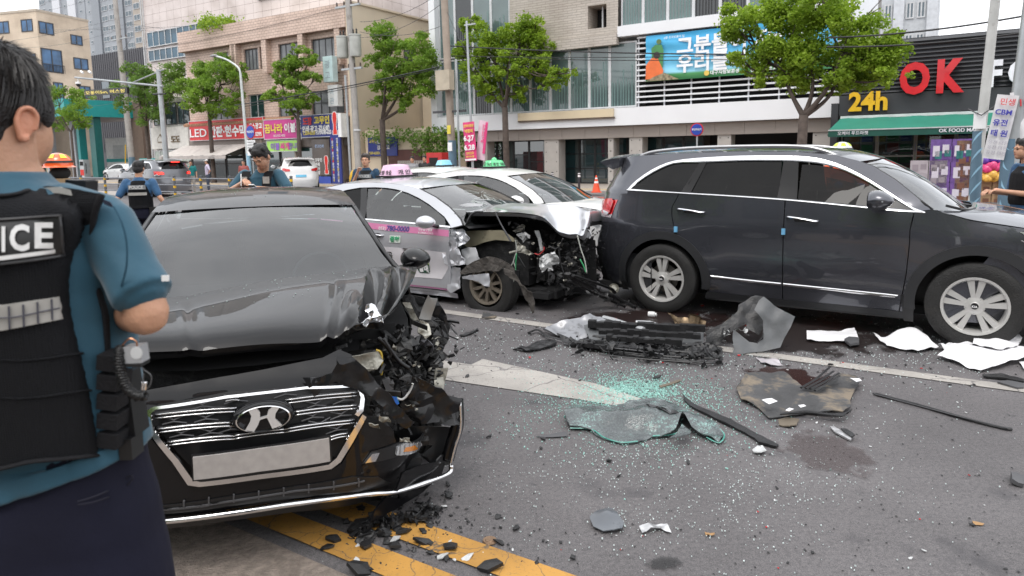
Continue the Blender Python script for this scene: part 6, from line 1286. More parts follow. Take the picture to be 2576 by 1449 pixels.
fstrip('grille_surround', CHROME,[(133,490),(148,600),(285,775),(375,908),(440,918),(800,872),(1205,815),(1258,775),(1330,660),(1408,515),(1385,500),(1300,640),(1235,752),(1190,790),(800,845),(450,890),(405,880),(320,760),(178,590),(160,495),(190,470),(600,405),(1060,352),(1320,342),(1360,352),(1375,400),(1365,470),(1340,500),(1362,512),(1390,480),(1397,410),(1378,340),(1320,328),(1060,338),(600,390),(175,455),(140,475)], off=.02)
c.front('grille_backing', M_BLACK,[F_(150,480), F_(600,400), F_(1330,335), F_(1385,380), F_(1390,500), F_(1240,780), F_(440,900), F_(300,760), F_(160,590)], off=-.05, ds=.12)
def bar(p0, p1, w=6, nm='grille_bar'):
 n_ = 10; P = [c.tr(*CB_(p0[0] + (p1[0] - p0[0]) * i / n_, p0[1] + (p1[1] - p0[1]) * i / n_ - 5 * math.sin(math.pi * i / n_)), surf='front') for i in range(n_ + 1)]
 for dz in (.0,-.013): MB().tube([c.F(y, z + dz) + V((-.012,0,0)) for y, z in P],0.0031,6).build(nm, CHROME, c.T, smooth=True)
 MB().tube([c.F(y, z - .007) + V((-.03,0,0)) for y, z in P],.016,6, flat=.8).build('grille_slat', TRIMB, c.T, smooth=True)
for a, b in (((180,518),(655,478)),((188,602),(635,562)),((250,678),(640,640)),((940,432),(1352,388)),((985,502),(1352,462)),((930,602),(1340,548)),((1200,648),(1302,626)),((640,640),(930,602)),((590,418),(670,412))): bar(a, b)
for X, Y in ((288,555),(455,465),(650,430),(475,540),(330,632),(500,622),(1115,460),(1100,530),(1265,520),(1140,575),(1240,605),(940,395),(1280,430),(620,600)):
 y, z = F_(X, Y); q = MB(); 
 for s_ in (-1,1): q.tube([c.F(y - .045, z + s_ * .016) + V((-.03,0,0)), c.F(y, z + s_ * .003) + V((-.018,0,0)), c.F(y + .045, z + s_ * .016) + V((-.03,0,0))],.0035,5)
 q.build('grille_cross', GREYPL, c.T)
y, z = F_(812,520); E0 = c.F(y, z); ew = abs(F_(972,500)[0] - F_(652,545)[0]) / 2; eh = ew * .52
MX = M.Translation(E0 + V((.0,0,0))) @ M(((0,0,1,0),(1,0,0,0),(0,1,0,0),(0,0,0,1))) @ M.Rotation(R(0),4, 'Z')
def ell(r0, r1, z0, z1, k=1.0): return [V((r0 * math.cos(2 * math.pi * i / 40), r0 * .52 * k * math.sin(2 * math.pi * i / 40), z0)) for i in range(40)],[V((r1 * math.cos(2 * math.pi * i / 40), r1 * .52 * k * math.sin(2 * math.pi * i / 40), z1)) for i in range(40)]
def ering(name, m, rs, par=None):
 q = MB(); vs = []
 for r_, zz in rs: vs += [MX @ V((r_ * ew * math.cos(2 * math.pi * i / 40), r_ * ew * .52 * math.sin(2 * math.pi * i / 40), zz)) for i in range(40)]
 q.add(vs,[(a * 40 + i, a * 40 + (i + 1) % 40,(a + 1) * 40 + (i + 1) % 40,(a + 1) * 40 + i) for a in range(len(rs) - 1) for i in range(40)]); return q.build(name, m, par or c.T, smooth=50)
em = ering('emblem_base', PBLK,[(1.16,-.02),(1.14,.01),(1.02,.022),(0,.022)]); ering('emblem_ring', CHROME,[(1.0,.022),(.99,.032),(.94,.034),(.93,.022)], em)
EMB = mat('emblem_silver',(.80,.80,.80), r=.3, m=.6, v=.03)
def emb(pts, zz=.030):
 return MB().prism([(p[0] * ew, p[1] * ew * .52) for p in pts],.010, MX @ M.Translation((0,0, zz - .008)))
L1 = [(-.78,-.60),(-.42,-.80),(-.20,-.1),(-.12,.30),(-.02,.86),(-.30,.90),(-.45,.3),(-.60,-.2)]
emb([(.66,-.66),(.30,-.84),(.20,-.30),(.12,.12),(.20,.60),(.36,.88),(.62,.78),(.45,.3),(.42,-.1)]).build('emblem_letter', EMB, em); emb([(-.66,-.66),(-.36,-.86),(-.20,-.38),(-.12,.0),(-.10,.50),(-.22,.90),(-.52,.82),(-.42,.35),(-.48,-.1)]).build('emblem_letter', EMB, em)
emb([(-.24,-.22),(-.10,-.02),(.10,.06),(.30,.0),(.24,.26),(.08,.20),(-.10,.14),(-.26,-.0)],.031).build('emblem_letter', EMB, em)
pl = fstrip('number_plate', PLATE,[(405,742),(800,690),(1190,632),(1198,765),(800,822),(412,872)], off=.03); fstrip('plate_frame', TRIMB,[(395,735),(1200,620),(1210,775),(402,885)], off=.022)
fstrip('lower_grille', M_BLACK,[(125,1040),(600,985),(1000,925),(1330,868),(1480,870),(1555,905),(1200,962),(600,1040),(125,1085)], off=.006)
for k in range(9): X = 200 + k * 145; ya = 1032 - (X - 150) * .128; fstrip('lower_grille_rib', GREYPL,[(X, ya),(X + 9, ya),(X + 9, ya + 46),(X, ya + 46)], off=.012, th=.01)
fstrip('lower_grille_bar', GREYPL,[(125,1056),(600,1008),(1000,945),(1400,888),(1400,895),(1000,953),(600,1016),(125,1064)], off=.012)
lip = [F_(*p) for p in ((-200,1140),(120,1120),(600,1072),(1000,1012),(1400,962),(1580,960),(1760,905),(1890,852),(1903,805))]
lp = [c.F(y, z) + V((.022,0,0)) for y, z in lip[:5]] + [c.at_x(*CB_(X, Y), x_) for X, Y, x_ in ((1580,960,2.20),(1760,905,2.10),(1890,852,1.99),(1903,805,1.97))]; MB().tube(crv(lp,5),.014,8, flat=.9).build('chrome_lip', CHROME, c.T, smooth=True)
fstrip('bumper_lip', TRIMB,[(-200,1155),(120,1135),(600,1088),(1000,1030),(1400,978),(1480,978),(1500,1000),(1400,1010),(1000,1068),(600,1122),(120,1165),(-200,1185)], off=.01)
fstrip('lamp_recess', TRIMB,[(1385,795),(1440,722),(1600,672),(1790,640),(1815,695),(1600,748)], off=.004); fstrip('recess_trim', CHROME,[(1402,785),(1442,732),(1485,726),(1462,775)], off=.014)
tl_ = fstrip('fog_lamp', CLEARL,[(1582,738),(1590,690),(1640,665),(1762,646),(1798,690),(1700,716)], off=.018); fstrip('fog_lamp_bulb', AMBERL,[(1625,715),(1635,690),(1690,678),(1705,700)], off=.022, th=.004)
for k in range(7): X = 1600 + k * 26; fstrip('lamp_rib', SATIN,[(X,730 - k * 5.5),(X + 5,729 - k * 5.5),(X + 8,676 - k * 4.5),(X + 3,677 - k * 4.5)], off=.021, th=.003)
fstrip('lower_lamp_recess', TRIMB,[(1690,745),(1760,735),(1830,740),(1880,700),(1895,790),(1830,820),(1750,798)], off=-.02)
# smashed lamp corner
def pcx(name, m, pts, x0, ty, **k): return piece(c, name, m, CB_, pts, 'x', x0,.008,4,.01,.03,31, tilt=(ty,.1), **k)
pcx('bumper_corner', PBLK,[(1500,905),(1580,950),(1760,900),(1892,845),(1905,800),(1925,860),(1890,935),(1745,990),(1560,1005),(1400,1005),(1430,950)],2.08,-.9)
pcx('bumper_corner', PBLK,[(1560,880),(1600,800),(1700,800),(1830,825),(1890,800),(1885,845),(1760,895),(1590,945)],2.09,-.9)
piece(c, 'broken_fender', SCR, CB_,[(1620,300),(1700,290),(1760,320),(1890,395),(1955,430),(1962,500),(1955,572),(1880,560),(1700,560),(1650,520),(1610,460),(1640,400)], 'x',2.02,.06,6,.006,.025,3, 'torn glossy black fender fragment folded over the lamp corner')
piece(c, 'lamp_housing', M_BLACK, CB_,[(1560,560),(1700,575),(1945,590),(1900,800),(1800,810),(1730,740),(1800,690),(1600,660)], 'x',1.88,.03,8,.006,.05,5)
pts = [c.at_x(*CB_(*p),2.0) for p in ((1955,440),(1958,590),(1925,700),(1900,800))]; MB().tube(crv(pts,5),.008,6).build('chrome_edge', CHROME, c.T, smooth=True); MB().tube([q - V((.05,0.004,.0)) for q in crv(pts,5)],.035,6, flat=.5).build('lamp_frame', PBLK, c.T, smooth=True)
piece(c, 'torn_bumper_skin', SCR, CB_,[(1410,520),(1500,528),(1560,600),(1585,665),(1430,720),(1310,780),(1360,640)], 'x',2.33,.025,8,.004,.025,6)
for k,(X, Y) in enumerate(((1480,520),(1420,560),(1600,640))): piece(c, 'torn_flake', BAREM, CB_,[(X, Y),(X + 60, Y + 5),(X + 70, Y + 35),(X + 30, Y + 28),(X + 5, Y + 22)], 'x',2.36,.03,20,.003,.012, k)
piece(c, 'lamp_bracket', BAREM, CB_,[(1330,180),(1420,160),(1480,155),(1510,200),(1475,245),(1420,270),(1350,215)], 'x',2.12,.03,9,.006,.03,8)
piece(c, 'fender_inner', ENGP, CA,[(1950,880),(2050,870),(2200,890),(2250,960),(2285,1080),(2280,1180),(2230,1290),(2170,1330),(2120,1250),(2150,1120),(2060,1060),(1980,960)], 'x',1.50,.08,6,.006,.035,9, 'crushed dark fender shell')
piece(c, 'fender_remnant', SCR, CA,[(2120,880),(2210,905),(2262,1010),(2285,1085),(2278,1170),(2240,1150),(2215,1050),(2150,1000)], 'x',1.62,.05,8,.004,.03,19)
piece(c, 'grey_bracket', mat('grey_strut',(.24,.24,.235), r=.35, m=.5, v=.15), CA,[(2135,862),(2150,880),(2205,892),(2180,960),(2155,1040),(2070,1030),(2095,960)], 'x',1.72,.02,9,.008,.03,10)
piece(c, 'bare_flap', BAREM, CA,[(1960,920),(2010,930),(2050,1000),(2075,1050),(2040,1060),(2000,990)], 'x',1.7,.04,9,.004,.03,11); piece(c, 'bare_flap', BAREM, CC_,[(665,280),(730,300),(735,350),(700,375),(655,340)], 'x',1.86,.05,14,.003,.02,12)
piece(c, 'torn_paint_edge', CHROME, CA,[(1690,940),(1740,930),(1780,975),(1830,1055),(1790,1062),(1750,1030),(1700,1090),(1660,1060),(1720,1020)], 'x',2.13,.05,18,.003,.015,13, 'bright torn metal at the bonnet corner')
piece(c, 'strut', BAREM, CC_,[(760,560),(838,565),(830,600),(805,690),(745,670)], 'x',1.9,.03,9,.006,.03,14); piece(c, 'headlamp_shell', mat('smoked_lens',(.10,.10,.11), r=.1, m=.4, v=.4, vs=30), CC_,[(660,400),(720,395),(740,440),(720,490),(680,470),(655,430)], 'x',1.88,.06,16,.003,.02,15)
MB().tube(crv([c.at_x(*CC_(*p),1.85) for p in ((735,505),(755,540),(745,600),(725,650))],5),[.045 if k % 2 else .037 for k in range(16)],12).build('ribbed_hose', M_BLACK, c.T)
cl_ = [(PBLK, 'cable',[(410,375),(460,420),(490,470),(470,500)]),(PBLK, 'cable',[(440,380),(480,440),(540,520),(600,560)]),(mat('wire_yellow',(.5,.35,.05)), 'yellow_wire',[(400,450),(430,470),(435,560),(430,600)]),(mat('wire_blue',(.03,.16,.6)), 'blue_wire',[(465,680),(490,700),(505,740)]),(mat('wire_white',(.6,.6,.58)), 'white_wire',[(470,690),(520,735),(560,745),(600,700),(620,650)]),(mat('wire_green',(.04,.3,.12)), 'green_wire',[(480,690),(515,720),(530,760)]),(mat('wire_red',(.4,.03,.03)), 'red_wire',[(455,670),(485,690),(500,720)])]
for m_, nm, P in cl_: MB().tube(crv([c.at_x(*CC_(*p),2.08) for p in P],5),.006 if nm != 'cable' else .011,5).build(nm, m_, c.T, smooth=True)
for (X, Y), s_ in (((508,748),.03),((470,655),.035)): p = c.at_x(*CC_(X, Y),2.1); MB().box(p,(s_, s_, s_ * 1.6), M.Rotation(.3,3, 'X')).build('connector', mat('wire_blue',(.03,.16,.6)) if s_ < .033 else GREYPL, c.T)
rr = random.Random(11); jb = MB()
for (X, Y, x_, n_, s_) in ((450,450,1.95,26,.07),(560,380,1.85,24,.08),(640,480,1.85,24,.07),(520,600,2.0,26,.06),(700,560,1.8,22,.06),(740,400,1.7,24,.06),(780,320,1.55,16,.05),(420,620,2.1,16,.05),(600,650,2.0,22,.05),(250,450,2.0,14,.05),(600,900,2.0,12,.04),(380,780,2.15,14,.04),(820,450,1.6,10,.04)):
 p = c.at_x(*CC_(X, Y), x_); junk(jb, p,(.10,.09,.07), n_,.02, s_, rr)
tag(jb.build('engine_debris', ENGP, c.T), kind='stuff')
jb = MB()
for (X, Y, x_) in ((560,520,2.0),(700,330,1.8),(440,420,2.0),(640,600,2.0),(720,470,1.85),(560,780,2.1),(680,410,1.8)): junk(jb, c.at_x(*CC_(X, Y), x_),(.08,.08,.06),5,.008,.028, rr,.7)
tag(jb.build('metal_debris', BAREM, c.T), kind='stuff')
for sg in (1,): bx('chassis_rail', ENGP, c.T,1.0,2.0,.50,.62,.38,.52)
MB().b6(1.05,1.9,-.55,.50,.25,.80).build('engine_block', ENGP, c.T)
# crumbs of glass and water drops on the black paint
jb = MB(); 
for _ in range(110):
 u, v = rr.random(), rr.random(); q = c.T
 if rr.random() < .5: x = rr.uniform(-.9,.35); y = rr.uniform(-.55,.55); z = interp([(-.9,1.478),(-.5,1.497),(-.15,1.493),(.15,1.465),(.42,1.405)], x) - .115 * abs(y / .6) ** 2.6 * .6; p = V((x, y, z + .003))
 else: p = hoodpt(rr.uniform(0,.5), rr.uniform(.25,.8)) + V((0,0,.003))
 jb.ball(p, rr.uniform(.0010,.0030),5,3)
tag(jb.build('glass_crumbs', mat('crumb',(.45,.55,.52), r=.1, spec=1), c.T), kind='stuff')
# ================================================================ SILVER TAXI (front crushed under the dark car)
tx = build_sedan('wrecked_taxi', 'silver taxi with a pink side stripe, pink roof lamp and completely crushed nose',(-1.057,8.938),-30, SILV, 'taxi', zoff=-.055, front=False, rim=ALLOYB, flat=((True,-1),), mir=(-1,1), fend=(1,), gw=glassmat('taxi_screen',(.52,.60,.57),1.5, boost=1.3, haze=.03))
c = tx; TS = lambda X, Y: c.tr(*CT(X, Y))
PINK = mat('decal_pink',(.72,.25,.45), r=.35, coat=.5); INKN = mat('decal_navy',(.05,.08,.28), r=.4); INKG = mat('decal_green',(.02,.28,.12), r=.4); INKK = mat('decal_black',(.02,.02,.02), r=.4)
c.side('pink_stripe', PINK,[(-.415,.985),(.2,.958),(.925,.935),(.93,.862),(.2,.885),(-.415,.912)], off=.004, ds=.06); c.side('pink_stripe', PINK,[(-1.30,1.0),(-.45,.985),(-.45,.912),(-1.28,.93)], off=.004, ds=.06)
c.side('sill_stripe', mat('decal_mauve',(.42,.16,.30), r=.35, coat=.5),[(-.415,.262),(.91,.25),(.908,.232),(-.415,.242)], off=.006, ds=.1)
c.side('white_panel', mat('decal_white',(.66,.64,.66), r=.35, coat=.4),[(-.41,.70),(.3,.695),(.89,.68),(.90,.50),(.80,.36),(-.41,.34)], off=.003, ds=.06)
def dec(s_, size, m, x, z, w=None, b=.02, sg=-1, lift=.009, nm='lettering', shear=0):
 f = lambda co: V((co.x + shear * (co.z - z), sg * (c.Y(co.x, co.z) + lift), co.z)); text(s_, size, m, c.T, tfront(x,0, z), nm, bold=b, width=w, ext=0, wrap=f)
dec('780-0000',.085, INKN,.02,.895,.34,.02, shear=.2); dec('053)',.05, M_SW,-.10,.902,.11); dec('대구달구벌콜',.035, M_SW,.50,.915,.2); dec('KOREA CALL',.03, M_SW,.50,.88,.22)
c.side('sticker', mat('sticker_white',(.62,.68,.62)),[(.075,.838),(.24,.842),(.24,.758),(.075,.754)], off=.008, ds=.1); dec('중형',.07, INKG,.088,.772,.14,.04, lift=.013)
dec('칠곡',.10, INKK,-.07,.56,.17,.02); dec('공동',.10, INKK,-.07,.44,.17,.02)
c.side('logo_plate', mat('decal_lime',(.42,.62,.06)),[(.48,.665),(.61,.66),(.63,.60),(.62,.44),(.48,.44)], off=.008, ds=.06); c.side('logo_plate', mat('decal_darkgreen',(.01,.06,.03)),[(.46,.52),(.63,.52),(.625,.43),(.60,.415),(.48,.415),(.455,.44)], off=.011, ds=.06); dec('할매',.085, M_SW,.475,.435,.14,.04, lift=.015)
c.side('logo_dot', mat('decal_white',(.66,.64,.66)), arc(.54,.60,.04,0,345,14), off=.013, ds=.05)
# pink roof lamp
def roof_lamp(c, m, name, x, L, w, h, z0, dome=False):
 q = MB(); n_ = 16
 def P(u, v):
  a = 2 * math.pi * u; sx, sy = math.cos(a), math.sin(a); k = (abs(sx) ** 5 + abs(sy) ** 5) ** (-1 / 5); t = 1 - .34 * v; return V((x + sx * k * w / 2 * t, sy * k * L / 2 * (1 - .22 * v), z0 + h * (v if v < 1 else 1)))
 q.grid(P,32,5); q.grid(lambda u, v: P(u,1).lerp(V((x,0, z0 + h * 1.12)), v) + V((0,0, h * .12 * math.sin(math.pi * v / 2) * (1 - v))),32,5); o = q.build('roof_lamp', m, c.T, smooth=50)
 MB().b6(x - w / 2 - .01, x + w / 2 + .01,-L / 2 - .01, L / 2 + .01, z0 - .022, z0 + .004).build('lamp_base', M_BLACK, o)
 if dome: MB().ball((x,0, z0 + h * 1.05),(.045,.055,.05),14,9).build('lamp_dome', m, o, smooth=True)
 return o
LP = mat('lamp_pink',(.80,.50,.68), r=.25, coat=.6); LG = mat('lamp_green',(.12,.62,.26), r=.25, coat=.6)
roof_lamp(c, LP, 'roof_lamp',-.56,.52,.24,.135,1.52)
def lamptext(c, s_, x, y0, z, size, w): text(s_, size, INKK, c.T, M.Translation((x, y0, z)) @ M(((0,0,1,0),(1,0,0,0),(0,1,0,0),(0,0,0,1))) @ M.Rotation(R(-14),4, 'X'), width=w, bold=.02, ext=.001)
lamptext(c, '개 인',-.432,-.1,1.54,.07,.24)
text('모범 호출',.065, INKK, c.T, M.Translation((-.65,-.255,1.54)) @ FACE @ M.Rotation(R(-10),4, 'X'), width=.22, bold=.02, ext=.001)
# crushed front: bonnet, apron, bay
nr_ = [c.at_y(*CD(*p),-.70) for p in ((385,205),(800,208),(1010,218),(1190,262),(1350,402),(1480,432),(1590,442),(1660,380))]
cr_ = [c.at_y(*CD(*p),-.05) for p in ((365,166),(640,140),(850,110),(1130,110),(1390,128),(1560,158),(1685,200),(1698,290))]
fr_ = [V((p.x + .02,.72, p.z - .10)) for p in cr_]
NR, CRr, FR = crv(nr_,8), crv(cr_,8), crv(fr_,8)
def th_(u, v):
 f = u * (len(NR) - 1); i = min(int(f), len(NR) - 2); t = f - i; a, b, d = NR[i].lerp(NR[i + 1], t), CRr[i].lerp(CRr[i + 1], t), FR[i].lerp(FR[i + 1], t)
 p = a.lerp(b, min(1, v * 2) ** .7) if v < .5 else b.lerp(d,(v - .5) * 2)
 w_ = max(0, u - .55) / .45; s_ = math.sin((u * 34 + v * 6 + 2 * noise.noise(V((u * 5, v * 4,0))))) * .5 + noise.noise(V((u * 9, v * 5,2)))
 return p + V((0,-.02 * w_ * s_,.035 * w_ * s_ + .01 * noise.noise(V((u * 4, v * 4,5)))))
hb_ = MB(); hb_.grid(th_,90,24); hb_.build('bonnet', SILV, c.T, smooth=60, label='crumpled silver bonnet pushed back and up')
MB().grid(lambda a, b: th_(a,0) + V((0,.05 * b,-.04 * b - .01)),80,2).build('bonnet_edge', SILV, c.T, smooth=True); MB().grid(lambda a, b: th_(a,.06 + b * .9) - V((0,0,.045)),30,10).build('bonnet_liner', M_DARK, c.T)
def tp(name, m, pts, y, amp=.03, fq=7, ds=.03, seed=0, label=None, th=.004, cf=CD): return piece(c, name, m, cf, pts, 'y', y, amp, fq, th, ds, seed, label)
tp('engine_bay', M_DARK,[(390,230),(800,220),(1190,300),(1350,430),(1560,460),(1740,500),(1760,1000),(1500,1120),(1100,1180),(500,1150),(350,900),(330,560)],-.15,.02,3,.12,1)
tp('inner_apron', mat('primer_beige',(.34,.31,.22), r=.45, m=.2, v=.15, dirt=(.16,.14,.10), ds=9),[(380,405),(560,398),(765,395),(830,440),(905,490),(890,515),(800,505),(690,497),(580,520),(470,560),(400,580),(360,545)],-.62,.015,4,.04,2, 'beige inner wing panel laid bare')
tp('torn_fender', SILV,[(205,385),(330,380),(380,430),(410,490),(370,540),(300,575),(250,540),(205,480)],-.86,.07,9,.025,3, 'torn silver wing edge by the windscreen pillar')
tp('torn_fender', SILV,[(150,520),(215,500),(270,505),(300,600),(345,690),(372,755),(300,765),(200,780),(160,735),(132,640)],-.93,.05,6,.025,4, 'bright folded flap of torn wing panel')
tp('torn_fender', SILV,[(200,770),(320,790),(315,900),(320,1000),(235,1050),(205,1040),(200,900)],-.88,.05,6,.025,5)
tp('wing_sheet', mat('white_plastic',(.60,.61,.63), r=.5),[(328,600),(400,575),(478,580),(505,640),(525,700),(450,730),(385,765),(340,690)],-.80,.03,5,.03,6, 'pale sheet hanging in front of the wheel')
tp('wheel_liner', mat('liner_felt',(.065,.058,.052), r=.9, bump=1, bs=30, v=.4, vs=12),[(318,835),(380,770),(450,728),(540,690),(600,675),(690,682),(765,705),(830,745),(880,800),(900,850),(840,840),(770,790),(730,825),(610,820),(500,840),(400,850),(330,862)],-.95,.03,6,.025,7, 'torn grey felt wheel arch liner')
tp('wheel_liner', mat('liner_felt',(.065,.058,.052)),[(770,790),(850,810),(900,850),(960,940),(1030,1000),(1085,1055),(1112,1150),(1105,1260),(1085,1272),(1050,1200),(990,1080),(940,960),(890,920),(800,860)],-1.0,.05,6,.025,8, 'liner strip drooping to the ground')
tp('trim_remnant', SILV,[(340,885),(440,865),(620,850),(636,900),(635,992),(570,975),(520,950),(460,915),(350,905)],-.99,.03,7,.025,9, 'silver wing remnant lying over the wheel')
LW = mat('broken_lamp_white',(.55,.56,.56), r=.35, v=.3, vs=20, dirt=(.15,.15,.15), ds=20)
tp('headlamp_shell', LW,[(1152,690),(1200,655),(1260,640),(1330,612),(1362,700),(1340,760),(1290,760),(1300,820),(1250,822),(1245,790),(1190,840),(1160,770)],-.78,.08,9,.02,10, 'broken white headlamp housing')
tp('headlamp_shell', LW,[(905,440),(960,420),(1010,412),(1060,450),(1062,480),(1010,490),(990,520),(950,500),(930,470)],-.55,.06,12,.02,11); tp('washer_pipe', LW,[(1098,402),(1148,398),(1165,480),(1188,560),(1195,610),(1160,612),(1140,520)],-.5,.02,9,.02,12)
tp('bent_strut', BAREM,[(870,480),(920,500),(960,540),(1030,600),(1085,650),(1040,665),(1000,640),(930,600),(905,540)],-.66,.06,12,.02,13); tp('bent_flap', BAREM,[(868,405),(975,325),(1000,345),(1000,400),(960,410),(905,410)],-.5,.06,12,.02,14)
tp('silver_corner', SILV,[(1590,430),(1660,380),(1700,440),(1690,480),(1640,470)],-.6,.05,12,.02,15)
MB().tube([c.at_y(*CD(*p),-.74) for p in ((690,215),(745,330),(850,512))],[.008,.008,.013],7).build('bonnet_prop', GREYPL, c.T)
MB().tube(crv([c.at_y(*CD(*p),-.82) for p in ((385,330),(430,240),(480,205),(555,205))],5),.014,6).build('bonnet_hinge', M_BLACK, c.T)
MB().tube([c.at_y(*CD(*p),-.8) for p in ((838,635),(905,618),(960,605))],.016,8).build('bare_pipe', BAREM, c.T)
for P, m_ in ((((900,500),(910,620),(880,720),(900,800),(880,930),(830,995)), mat('wire_pale',(.35,.36,.33))),(((905,640),(860,760),(800,775)), mat('wire_pale',(.35,.36,.33))),(((1550,450),(1590,600),(1630,720),(1650,850)), mat('wire_pale',(.35,.36,.33))),(((1100,640),(1150,650),(1200,600),(1195,570)), mat('wire_red',(.4,.03,.03))),(((910,640),(900,800),(915,830)), mat('wire_green',(.04,.3,.12))),(((1580,700),(1620,780),(1640,840)), mat('wire_green',(.04,.3,.12))),(((930,670),(960,720),(1000,790)), M_BLACK),(((1400,480),(1360,600),(1380,760),(1430,900)), M_BLACK),(((1250,560),(1320,590),(1370,560)), M_BLACK)):
 MB().tube(crv([c.at_y(*CD(*p),-.84) for p in P],5),.007,5).build('loose_wire', m_, c.T, smooth=True)
MB().box(c.at_y(*CD(918,850),-.95),(.05,.03,.07)).build('connector', M_BLACK, c.T)
MB().tube([c.at_y(*CD(1110,860),-.3), c.at_y(*CD(1110,860),-.36)],.1,20).build('pulley', GREYPL, c.T, smooth=30); MB().tube([c.at_y(*CD(1260,890),-.3), c.at_y(*CD(1260,890),-.36)],.06,18).build('pulley', GREYPL, c.T, smooth=30)
rr = random.Random(21); jb = MB()
for (X, Y, y_, n_, s_) in ((1000,330,-.5,16,.08),(1300,500,-.4,22,.08),(1450,600,-.5,26,.08),(1600,650,-.5,24,.08),(1500,800,-.5,26,.09),(1250,900,-.5,22,.08),(1400,1000,-.5,22,.08),(1650,850,-.4,20,.08),(1080,760,-.5,18,.07),(700,640,-.3,12,.07),(1680,480,-.3,14,.06),(1550,500,-.5,18,.06),(1000,560,-.5,14,.05)):
 junk(jb, c.at_y(*CD(X, Y), y_),(.14,.14,.12), n_,.02, s_, rr)
tag(jb.build('engine_debris', ENGP, c.T), kind='stuff')
jb = MB()
for (X, Y) in ((1000,590),(1150,640),(1560,670),(1640,430),(1230,610),(1350,560),(1500,850),(950,460),(1400,730)): junk(jb, c.at_y(*CD(X, Y),-.62),(.1,.1,.07),5,.008,.03, rr,.7)
tag(jb.build('metal_debris', BAREM, c.T), kind='stuff')
MB().b6(.95,1.75,-.55,.55,.30,.80).build('engine_block', ENGP, c.T); MB().b6(1.8,1.9,-.45,.7,.35,.72).build('radiator', ENGP, c.T)
# starburst cracks in the windscreen
cm = MB(); cx_ = [(.78,-.25),(.70,.15),(.95,.3)]
for (x0, y0) in cx_:
 for k in range(10):
  a = rr.uniform(0,6.28); P = []
  for j in range(5): r_ = .05 + .06 * j; xx, yy = x0 + r_ * .6 * math.cos(a), y0 + r_ * math.sin(a); a += rr.uniform(-.15,.15); P.append(V((xx, yy, interp([(.425,1.402),(.66,1.30),(.90,1.18),(1.12,1.06),(1.30,.97)], xx + .0 + .22 * (yy / .75) ** 2) + .006)))
  cm.tube(P,.0018,3)
tag(cm.build('crack', mat('crack_white',(.6,.65,.62)), c.T), kind='stuff'); 
piece(c, 'loose_sheet', mat('paper_white',(.7,.7,.7)), CT,[(830,440),(900,425),(1010,430),(1000,445),(880,452)], 'x',.98,.0,3,.002,.05, label='white paper behind the windscreen')
# ================================================================ other cars
g = G(1480,640,0)
wt = build_sedan('taxi', 'white private taxi with a green roof lamp standing behind the silver taxi',(-.02,11.48),-30, WHT, 'taxi', gw=glassmat('pale_screen',(.42,.47,.47),1.5, boost=1.6, haze=.04), main=True); roof_lamp(wt, LG, 'roof_lamp',-.3,.5,.22,.10,1.52, True); lamptext(wt, '개 인  TAXI',-.192,-.2,1.54,.06,.42)
text('개인 TAXI',.07, INKK, wt.T, M.Translation((-.40,-.245,1.54)) @ FACE @ M.Rotation(R(-10),4, 'X'), width=.2, bold=.02, ext=.001)
wt2 = build_sedan('taxi', 'white taxi with a pale blue roof lamp, farthest of the three taxis',(-1.12,14.05),-30, WHT, 'taxi', gw=MATS['pale_screen'], main=False); roof_lamp(wt2, mat('lamp_skyblue',(.25,.58,.75), r=.25, coat=.6), 'roof_lamp',-.3,.42,.2,.10,1.52)
p = G(300,452); build_sedan('parked_car', 'small white saloon facing left on the petrol station side of the road',(p.x + .2, p.y + .5),180 - 30, WHT, main=False, gw=GL_DARK)
p = G(440,494); sd = build_suv('grey city SUV with glowing brake lights seen from behind the railing',(p.x - 1.6, p.y + 1.2),142, paint('paint_mid_grey',(.14,.145,.16),.5), main=False)
BRL = mat('brake_light_on',(.9,.03,.02), emit=2.2); sd.back('brake_lamp', BRL,[(.55,1.06),(.82,1.06),(.82,1.15),(.6,1.17)], off=.03, ds=.1); sd.back('brake_lamp', BRL,[(-.55,1.06),(-.82,1.06),(-.82,1.15),(-.6,1.17)], off=.03, ds=.1); bx('high_brake_lamp', BRL, sd.T,-2.40,-2.33,-.18,.18,1.60,1.64)
p = G(752,484); build_suv('white hatchback SUV with pale blue number plate behind the writing policeman',(p.x - .9, p.y + 2.6),113, WHT, main=False, plate=mat('plate_blue',(.12,.42,.62)))
# ================================================================ PEOPLE
def skinmat(name, c):
 mt = mat(name, c, r=.5, v=.1, vs=12, bump=.15, bs=120); b = mt.node_tree.nodes['Principled BSDF']; b.inputs['Subsurface Weight'].default_value = .12; b.inputs['Subsurface Radius'].default_value = (.02,.008,.004); return mt
SKIN = skinmat('skin',(.52,.285,.185)); HAIR = mat('hair_black',(.012,.010,.010), r=.42, v=.5, vs=40, bump=.8, bs=160)
SHIRT = mat('police_shirt',(.014,.072,.115), r=.75, v=.10, vs=9, bump=.35, bs=7, sheen=.2); SHIRT2 = mat('police_shirt_blue',(.02,.085,.19), r=.75, v=.12, vs=9, sheen=.2); NAVY = mat('navy_trousers',(.0075,.008,.019), r=.9, spec=.25, v=.2, vs=6, bump=.3, bs=8)
def mesh_weave(name, c, s):
 mt = mat(name, c, r=.85, v=.25, vs=7, spec=.25); n = mt.node_tree; L = n.links.new; t = n.nodes.new('ShaderNodeTexCoord'); v = n.nodes.new('ShaderNodeTexVoronoi'); v.inputs['Scale'].default_value = s; v.inputs['Randomness'].default_value = .15; L(t.outputs['Object'], v.inputs['Vector'])
 bp = n.nodes.new('ShaderNodeBump'); bp.inputs['Distance'].default_value = .003; bp.inputs['Strength'].default_value = .9; L(v.outputs['Distance'], bp.inputs['Height']); L(bp.outputs[0], n.nodes['Principled BSDF'].inputs['Normal']); return mt
